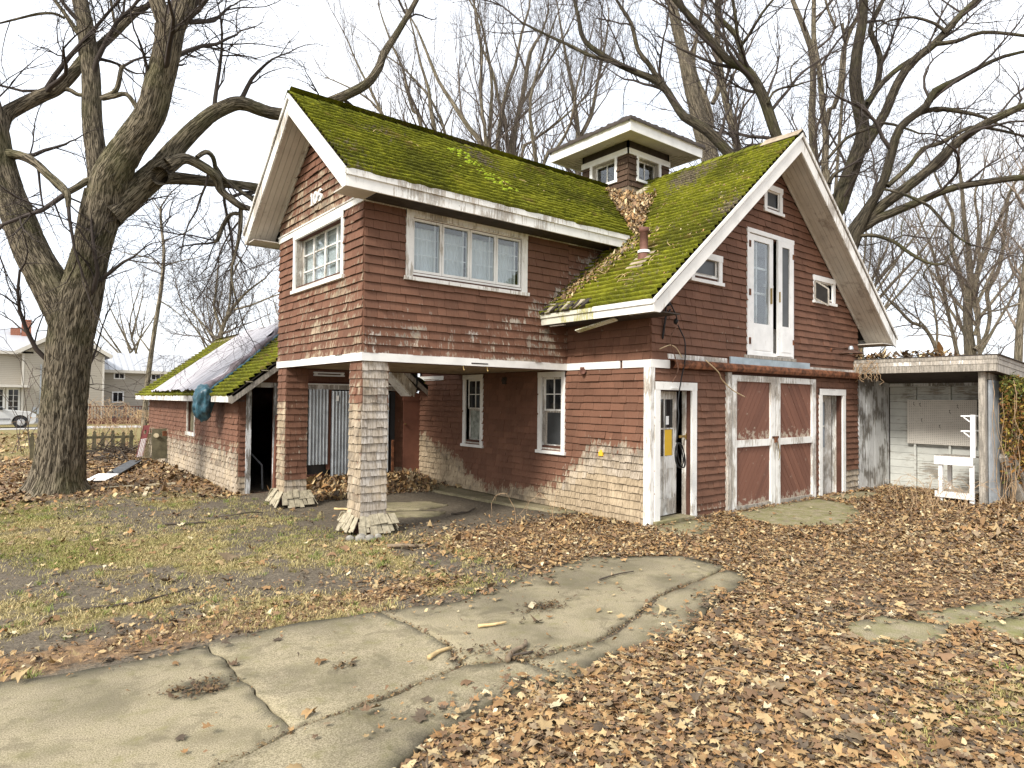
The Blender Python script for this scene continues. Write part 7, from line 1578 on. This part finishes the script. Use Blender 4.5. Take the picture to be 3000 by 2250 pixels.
# twigs caught on the roofs
r = random.Random(9)
TW = [(-2.2, 2.3), (-2.6, 2.8), (-1.3, 2.1), (-.6, 2.6), (.2, 2.2), (-3.2, 3.0)]
for i, (x, y) in enumerate(TW):
    a = r.uniform(0, 6.28); P = [(x+math.cos(a+.5*k*.3)*k*.07, y+math.sin(a+.4*k*.3)*k*.07) for k in range(5)]
    mb = MB(); mb.tube([(p, q, fw_(p, q)+.05+.02*math.sin(k)) for k, (p, q) in enumerate(P)], .0045, 5); tag(mb.build('twig', 'pale_stick', None, origin=(x, y, fw_(x, y))), 'thin pale twig caught on the mossy wing roof', 'twig', 'twigs on the wing roof')
for i in range(9):
    x, y = r.uniform(-.3, .8), r.uniform(.1, 1.5); a = r.uniform(0, 6.28); P = [(x+math.cos(a+.15*k)*k*.07, y+math.sin(a+.2*k)*k*.07) for k in range(5)]
    mb = MB(); mb.tube([(p, q, fm(p, q)+.06+.03*math.sin(k)) for k, (p, q) in enumerate(P)], .0045, 5); tag(mb.build('twig', 'pale_stick', None, origin=(x, y, fm(x, y))), 'thin pale twig caught around the roof vent pipe', 'twig', 'twigs around the vent pipe')
# brush heap by the fence
rr = np.random.default_rng(77); B = 170; s = np.stack([rr.normal(-5.2, .7, B), rr.normal(16.2, 1.0, B), np.full(B, .1)], -1); s[:, 2] = ground_z(s[:, 0], s[:, 1])+.03
d = nrm(np.stack([rr.normal(size=B), rr.normal(size=B), rr.uniform(-.1, .45, B)], -1)); P = s[:, None]+d[:, None]*np.linspace(0, 1, 5)[None, :, None]*rr.uniform(.3, 1.0, B)[:, None, None]+rr.normal(size=(B, 5, 3))*.02
P[..., 2] = np.maximum(P[..., 2], ground_z(P[..., 0], P[..., 1])+.01); V, F, K = tubes(P, np.tile(rr.uniform(.006, .016, (B, 1)), (1, 5)), 4); o = np_obj('brush_heap', V, F, 'dark_stick', None, 'stuff'); tag(o, 'heap of dark twigs and leaves by the picket fence', 'brush')
# bramble thicket beyond the fence
def canes(name, label, n, cx, cy, sx, sy, h, mat, seed, rad=.008, cat='shrub'):
    rr = np.random.default_rng(seed); t = thing(name, label, cat, (cx, cy, 0)); s = np.stack([rr.normal(cx, sx, n), rr.normal(cy, sy, n), np.zeros(n)], -1); a = rr.uniform(0, 6.283, n); k = np.linspace(0, 1, 9)[None, :, None]; ln = rr.uniform(.5, 1.2, n)[:, None, None]*h; out = np.stack([np.cos(a), np.sin(a), 0*a], -1)[:, None]
    P = s[:, None]+out*(k**1.5)*ln*.9+np.array([0, 0, 1])*(np.sin(k*2.3)*ln)+rr.normal(size=(n, 9, 3))*.03*h
    ch = sprout([(P, np.full((n, 9), rad))], n*3, (.2*h, .5*h), (.3, 1.0), 5, (.5, .8), rr, .2, 0, .3, .1); V, F, K = cat_mesh([tubes(P, rad*np.linspace(1.2, .5, 9)[None]+np.zeros((n, 1)), 4), tubes(ch[0], np.maximum(ch[1], rad*.5), 3)])
    np_obj('canes', V, F, mat, t); return t
canes('bramble', 'tangle of tan arching brambles behind the big tree trunk', 42, -4.4, 22, .9, 1.2, 1.5, 'cane', 5, .009); canes('bramble', 'second tan bramble thicket before the deck', 16, -3.2, 30, .8, 1.0, 1.5, 'cane', 6, .010)
canes('bare_shrub', 'bare shrub with long thin shoots left of the big trunk', 9, -7.0, 20.5, .5, .5, 3.4, 'twig_mid', 7, .010)
canes('dry_weed', 'dry weed stalks before the potting bench', 16, 5.9, -1.9, .35, .25, .6, 'cane', 8, .004, 'weed'); canes('dry_weed', 'small dry weed in the leaves at the corner of the house', 4, -1.2, 1.1, .3, .3, .45, 'cane', 9, .004, 'weed'); canes('dry_weed', 'dry stalks in the leaves before the lean-to', 9, 4.9, -2.6, .4, .3, .6, 'cane', 12, .004, 'weed')
# ------------------------------------------------------------------ vines over the end of the lean-to
vn = thing('vine', 'thick green and orange vine hanging over the near end of the lean-to', 'vine', (8.3, -2.7, 0)); rr = np.random.default_rng(15); n = 9000
X = 7.5+rr.random(n)**.75*2.1; top = 2.35+.25*np.sin((X-7.2)*2); Z = .25+rr.random(n)**.62*(top-.25); dep = .12+.7*rr.random(n)*np.sin(np.clip((Z-.1)/2.5, 0, 1)*3.0)*sstep(X, 7.35, 8.2)
k = rr.random(n) < sstep(X-7.45+.25*Z, .05, .5); X, Z, dep = X[k], Z[k], dep[k]; Y = -2.48-dep; n = len(X)
o_, f_ = leaf_shape(1, rr); m = len(o_); s = rr.uniform(.022, .05, n); a = rr.uniform(0, 6.28, n); tl = rr.normal(0, .5, n)
lx = o_[None, :, 0]*s[:, None]; ly = o_[None, :, 1]*s[:, None]*1.5; c, sn = np.cos(a)[:, None], np.sin(a)[:, None]; px = lx*c-ly*sn; pz = lx*sn+ly*c
V = np.stack([X[:, None]+px*np.cos(tl)[:, None], Y[:, None]+px*np.sin(tl)[:, None]-pz*rr.normal(.2, .5, n)[:, None], Z[:, None]+pz*.85], -1); F = (f_[None]+(np.arange(n)*m)[:, None, None]).reshape(-1, 3)
gp_ = np.array([(.07, .10, .02), (.13, .16, .03), (.25, .22, .04), (.30, .15, .03), (.20, .09, .03), (.38, .28, .06), (.10, .05, .02)]); gsel = np.where(rr.random(n) < sstep(Z+.5*(X-8), 1.5, 2.5)*.75, rr.choice([0, 1, 1, 2], n), rr.choice([2, 3, 3, 4, 4, 5, 6, 1], n)); C_ = gp_[gsel]*rr.uniform(.7, 1.3, (n, 1))
np_obj('foliage', V.reshape(-1, 3), F, 'dead_leaf', vn, col=np.repeat(C_[:, None], m, 1).reshape(-1, 3))
B = 45; s = np.stack([rr.uniform(7.3, 9.3, B), rr.uniform(-2.8, -2.52, B), np.zeros(B)], -1); k = np.linspace(0, 1, 10)[None, :, None]; P = s[:, None]+np.array([0, 0, 1])*k*rr.uniform(.8, 2.5, B)[:, None, None]+np.cumsum(rr.normal(size=(B, 10, 3))*np.array([.06, .03, .01]), 1); P[..., 1] = np.minimum(P[..., 1], -2.5); V, F, K = tubes(P, np.tile(rr.uniform(.003, .006, (B, 1)), (1, 10)), 4); np_obj('stems', V, F, 'cane', vn)
B = 22; s = np.stack([rr.uniform(6.96, 7.6, B), rr.uniform(-.6, .02, B), np.full(B, 2.95)], -1); P = s[:, None]+np.cumsum(rr.normal(size=(B, 8, 3))*np.array([.03, .05, .02])+np.array([-.025, 0, -.06]), 1); P[..., 0] = np.minimum(P[..., 0], 6.99); V, F, K = tubes(P, np.full((B, 8), .005), 4); tag(np_obj('dry_vine', V, F, 'cane', None, origin=(6.98, -.3, 2.4)), 'dry vine stems hanging from the left end of the lean-to roof', 'vine')
# ------------------------------------------------------------------ picket fence and leaning boards
fe = thing('picket_fence', 'broken weathered picket fence behind the big tree', 'fence', (-6, 17.3, 0))
for i, x in enumerate((-7.16, -6.5, -6.28, -6.06, -5.84, -5.6, -5.38, -5.1, -4.82, -4.6)):
    y = 17.3+.05*math.sin(i*2); mb = MB(); h = .86+.03*math.sin(i*3); g0 = max(0, gz1(x, y)-.1)
    mb.prism([(x-.055, y, g0-.05), (x+.055, y, g0-.05), (x+.055, y, h-.13), (x+.03, y, h-.1), (x+.05, y, h-.06), (x, y, h), (x-.05, y, h-.06), (x-.03, y, h-.1), (x-.055, y, h-.13)][::-1], (0, .025, 0)); mb.build('picket', 'mossy_ply', fe)
part(fe, 'rail', 'mossy_ply', (-7.05, -4.5, 17.36, 17.4, .62, .70)); part(fe, 'rail', 'mossy_ply', (-7.2, -4.5, 17.36, 17.4, .2, .28))
cb = thing('game_board', 'leaning board with white stripes, red edges and a round hole', 'board', (-4.55, 16.5, 0)); A, U, Vv = Vector((-4.62, 16.25, .08)), Vector((.19, .0, .03)), Vector((.26, .45, .95)); nn = U.cross(Vv).normalized()*-.03
N = 18; hole = [A+U*(.5+.22*math.cos(t*6.283/N))+Vv*(.78+.075*math.sin(t*6.283/N)) for t in range(N)]
mb = MB(); ring = [A+U*(.5+.49*max(-1, min(1, 1.45*math.cos(t*6.283/N))))+Vv*(.78+.22*max(-1, min(1, 1.45*math.sin(t*6.283/N)))) for t in range(N)]
mb.add(hole+ring+[p+nn for p in hole+ring], [(i, (i+1) % N, (i+1) % N+N, i+N) for i in range(N)]+[(i+2*N, i+3*N, (i+1) % N+3*N, (i+1) % N+2*N) for i in range(N)]+[(i, i+2*N, (i+1) % N+2*N, (i+1) % N) for i in range(N)]); mb.build('hole_panel', 'red_paint', cb)
mb = MB(); P = [A+U*.06, A+U*.94, A+U*.94+Vv*.56, A+U*.06+Vv*.56]; mb.prism(P, nn); mb.build('panel', 'white_paint', cb)
for k in range(4): mb = MB(); P = [A+U*(.12+k*.22)-nn*.2, A+U*(.2+k*.22)-nn*.2, A+U*(.2+k*.22)+Vv*.55-nn*.2, A+U*(.12+k*.22)+Vv*.55-nn*.2]; mb.prism(P, nn*.1); mb.build('stripe', 'red_paint', cb)
for e in (0, .96): mb = MB(); P = [A+U*e-nn*.3, A+U*(e+.06)-nn*.3, A+U*(e+.06)+Vv-nn*.3, A+U*e+Vv-nn*.3]; mb.prism(P, nn*1.6); mb.build('edge', 'red_paint', cb)
sg = thing('slat_panel', 'small leaning panel of pale slats beside the striped board', 'panel', (-4.25, 16.5, 0))
for k in range(6): mb = MB(); mb.beam((-4.40+k*.035, 16.4, .03), (-4.36+k*.055, 16.75, .95), .032, .015, (0, -1, .3)); mb.build('slat', 'pale_wood', sg)
mb = MB(); mb.beam((-4.42, 16.63, .68), (-4.10, 16.63, .74), .02, .1); mb.build('rail', 'pale_wood', sg)
pb = thing('plywood_board', 'leaning mossy plywood board with a pale disc and a rusty plate', 'board', (-3.9, 16.3, 0))
mb = MB(); mb.hexa([(-4.18, 16.25, 0), (-3.74, 16.32, 0), (-3.74, 16.35, 0), (-4.18, 16.28, 0), (-4.12, 16.62, .93), (-3.68, 16.66, .93), (-3.68, 16.69, .93), (-4.12, 16.65, .93)]); mb.build('sheet', 'mossy_ply', pb)
mb = MB(); mb.lathe((-4.03, 16.49, .72), [(.075, 0), (.075, .02), (0, .02)], 16, (0, -1, .35)); mb.build('disc', 'pale_wood', pb); part(pb, 'plate', 'rust', (-3.85, -3.73, 16.46, 16.5, .7, .86))
# ------------------------------------------------------------------ neighbouring house
nb = thing('neighbour_house', 'beige sided house with white metal roofs beyond the lawn', 'house', (-4, 47, 0))
part(nb, 'gable_wall', 'siding', (-6.6, -2.0, 47, 54, 0, 4.75)); mb = MB(); mb.prism([(-6.6, 47, 4.75), (-2.0, 47, 4.75), (-4.3, 47, 6.25)], (0, 7, 0)); mb.build('gable', 'siding', nb)
mb = MB()
for sg_ in (-1, 1): mb.hexa([(-4.3, 46.6, 6.32), (-4.3+sg_*2.75, 46.6, 4.62), (-4.3+sg_*2.75, 54.2, 4.62), (-4.3, 54.2, 6.32), (-4.3, 46.6, 6.5), (-4.3+sg_*2.75, 46.6, 4.8), (-4.3+sg_*2.75, 54.2, 4.8), (-4.3, 54.2, 6.5)])
mb.build('roof', 'metal_roof', nb)
for sg_ in (-1, 1): mb = MB(); mb.beam((-4.3, 46.57, 6.36), (-4.3+sg_*2.75, 46.57, 4.66), .04, .24); mb.build('rake_board', 'siding_corner', nb)
for x in (-2.08, -6.6): part(nb, 'corner_board', 'siding_corner', (x, x+.12, 46.98, 47.02, 0, 4.7))
part(nb, 'side_wall', 'siding', (-12, -6.6, 47.4, 53, 0, 4.75)); mb = MB(); mb.hexa([(-12.2, 47.0, 4.7), (-6.0, 47.0, 4.7), (-6.0, 51, 6.4), (-12.2, 51, 6.4), (-12.2, 47.0, 4.82), (-6.0, 47.0, 4.82), (-6.0, 51, 6.55), (-12.2, 51, 6.55)]); mb.build('roof', 'metal_roof', nb); part(nb, 'fascia_board', 'siding_corner', (-12.2, -6.62, 46.97, 47.0, 4.62, 4.82))
part(nb, 'rear_wall', 'siding', (-2.0, 5.0, 49.5, 54, 0, 3.8)); mb = MB(); mb.hexa([(-2.0, 49.1, 3.75), (5.2, 49.1, 3.75), (5.2, 52, 5.15), (-2.0, 52, 5.15), (-2.0, 49.1, 3.87), (5.2, 49.1, 3.87), (5.2, 52, 5.3), (-2.0, 52, 5.3)]); rfn = mb.build('roof', 'metal_roof', nb)
for k in range(18): mb = MB(); x = -1.8+k*.4; mb.beam((x, 49.1, 3.9), (x, 52, 5.32), .04, .04); mb.build('roof_rib', 'metal_roof', rfn)
part(nb, 'fascia_board', 'siding_corner', (-2.0, 5.2, 49.06, 49.1, 3.66, 3.87))
def nwin(x0, x1, y, z0, z1, cols, rows=1, fr=.08):
    w_ = part(nb, 'window', 'fresh_white', (x0-fr, x1+fr, y-.04, y, z0-fr, z0), (x0-fr, x1+fr, y-.04, y, z1, z1+fr), (x0-fr, x0, y-.04, y, z0, z1), (x1, x1+fr, y-.04, y, z0, z1), *[(x0+(x1-x0)*k/cols-.02, x0+(x1-x0)*k/cols+.02, y-.03, y, z0, z1) for k in range(1, cols)], *[(x0, x1, y-.028, y-.001, z0+(z1-z0)*k/rows-.012, z0+(z1-z0)*k/rows+.012) for k in range(1, rows)])
    for k in range(cols): part(w_, 'pane', 'dark_glass', (x0+(x1-x0)*k/cols, x0+(x1-x0)*(k+1)/cols, y-.012, y-.004, z0, z1))
nwin(-1.0, -.43, 49.5, 3.28, 3.62, 2); nwin(-1.08, -.48, 49.5, 1.53, 2.2, 2); nwin(1.42, 1.98, 49.5, 3.25, 3.6, 2); nwin(-7.25, -6.75, 47.4, .8, 2.3, 2, 4, .12); nwin(-8.2, -7.55, 47.4, .8, 2.3, 2, 4, .12)
part(nb, 'awning', 'siding_corner', (-12, -6.2, 46.5, 47.4, 2.45, 2.62)); part(nb, 'downpipe', 'galvanised', (-5.62, -5.54, 46.92, 47.0, .6, 4.0)); part(nb, 'meter_box', 'galvanised', (-5.75, -5.5, 46.8, 47, .7, 1.05)); part(nb, 'meter_box', 'galvanised', (-6.0, -5.8, 46.85, 47, .85, 1.15)); part(nb, 'meter_box', 'galvanised', (-5.45, -5.3, 46.85, 47, .85, 1.1))
chm = part(nb, 'chimney', 'red_brick', (-6.6, -6.05, 49.8, 50.4, 5.9, 7.2), (-7.2, -6.65, 49.9, 50.4, 5.9, 6.6)); part(nb, 'side_door', 'fresh_white', (-5.2, -4.6, 46.94, 47.0, .2, 2.9))
dk = thing('deck', 'dark red wooden deck with a railing before the neighbouring house', 'deck', (0, 46.5, 0)); part(dk, 'platform', 'deck_red', (-2.9, 3.2, 46.1, 49.4, .12, .36)); part(dk, 'skirt', 'deck_red', (-2.9, 3.2, 46.05, 46.09, .0, .34)); part(dk, 'top_rail', 'deck_red', (-2.9, 3.2, 46.08, 46.2, 1.2, 1.26))
for k in range(34): x = -2.85+k*.18; part(dk, 'baluster', 'deck_red', (x, x+.045, 46.11, 46.15, .36, 1.2))
for x in (-2.9, -.78, 1.4, 3.1): part(dk, 'post', 'deck_red', (x, x+.12, 46.06, 46.2, 0, 1.4))
bx_ = part(None, 'wooden_box', 'pale_stick', (.1, .75, 46.5, 47.0, .36, .95)); tag(bx_, 'tan box standing on the deck behind the railing', 'box')
o = part(None, 'road', 'asphalt_far', (-60, 60, 39.3, 42.4, -.02, .03), kind='structure')
# ------------------------------------------------------------------ parked car
car = thing('car', 'silver off-road car parked before the neighbouring house', 'car', (-8.0, 41.6, 0)); yc, hw = 41.75, .85
prof = [(-10.75, .45), (-10.8, .95), (-10.6, 1.25), (-10.3, 1.72), (-8.6, 1.76), (-8.25, 1.66), (-7.45, 1.10), (-6.3, .98), (-6.02, .82), (-5.98, .45), (-6.1, .28), (-6.32, .28)]
ar = lambda cx: [(cx+.42*math.cos(t), .37+.42*math.sin(t)) for t in np.linspace(-.2, math.pi+.2, 12)]
prof += ar(-6.75)+[(-7.3, .26), (-9.3, .26)]+ar(-9.75)+[(-10.3, .28)]
nS = 7; V, F = [], []
for k in range(nS):
    f = -1+2*k/(nS-1); ins = .10*abs(f)**3
    for x, z in prof: V.append((x*(1)+(-8.4-x)*ins*.25, yc+hw*f*(1-.16*max(0, (z-1.05)/.7)), z-(ins*.35 if z > .9 else 0)))
n = len(prof)
for k in range(nS-1):
    for i in range(n): F.append((k*n+i, k*n+(i+1) % n, (k+1)*n+(i+1) % n, (k+1)*n+i))
mb = MB(); mb.add(V, F+[tuple(range(n)), tuple((nS-1)*n+i for i in reversed(range(n)))]); mb.build('body', 'car_paint', car)
sy = lambda z: yc-hw*(1-.16*max(0, (z-1.05)/.7))-.012
for pts in ([(-8.02, 1.12), (-7.62, 1.12), (-8.28, 1.58), (-8.55, 1.6), (-8.55, 1.12)], [(-8.65, 1.12), (-8.65, 1.6), (-9.5, 1.6), (-9.5, 1.12)], [(-9.6, 1.12), (-9.6, 1.6), (-10.2, 1.58), (-10.5, 1.14)]):
    mb = MB(); mb.add([(x, sy(z), z) for x, z in pts]+[(x, sy(z)+.02, z) for x, z in pts], [tuple(range(len(pts))), tuple(reversed(range(len(pts), 2*len(pts))))]); mb.build('side_window', 'dark_glass', car)
mb = MB(); mb.add([(-7.5, yc-.68, 1.15), (-7.5, yc+.68, 1.15), (-8.24, yc+.6, 1.665), (-8.24, yc-.6, 1.665)], [(0, 1, 2, 3)]); mb.build('windscreen', 'dark_glass', car)
for cx in (-6.75, -9.75):
    for sd_ in (-1, 1):
        y0 = yc+sd_*(hw-.12); mb = MB(); mb.lathe((cx, y0-.11, .37), [(.2, 0), (.33, 0), (.37, .04), (.37, .18), (.33, .22), (.2, .22)], 24, (0, 1, 0)); wl = mb.build('wheel', 'tyre', car, smooth=True)
        mb = MB(); yy = y0-.10 if sd_ < 0 else y0+.1; mb.lathe((cx, yy, .37), [(0, 0), (.05, -.012), (.09, 0), (.22, .012), (.24, 0), (.24, .06)], 24, (0, 1, 0)); rm = mb.build('rim', 'alloy', wl)
mb = MB(); mb.box(-6.28, -6.05, yc-hw-.005, yc-hw+.1, .66, .82); mb.build('headlight', 'headlamp', car); part(car, 'side_marker', 'lamp_amber', (-6.33, -6.25, yc-hw-.012, yc-hw+.02, .6, .66)); part(car, 'bumper', 'car_trim', (-6.15, -5.93, yc-hw+.02, yc+hw-.02, .34, .56)); part(car, 'side_strip', 'car_trim', (-9.3, -7.25, yc-hw-.03, yc-hw, .52, .6)); part(car, 'mirror', 'black_rubber', (-7.75, -7.6, yc-hw-.18, yc-hw-.01, 1.08, 1.24)); part(car, 'door_handle', 'car_trim', (-8.5, -8.35, yc-hw-.03, yc-hw, .95, .99))
print('objects', len(bpy.data.objects), 'tris', sum(len(p.vertices)-2 for m in bpy.data.meshes for p in m.polygons) if False else '')

# the three boards stand against the shed's side wall
for t_ in (cb, sg, pb):
    k_ = .885; t_.location = CAMLOC+(t_.location-CAMLOC)*k_; t_.scale = (k_,)*3
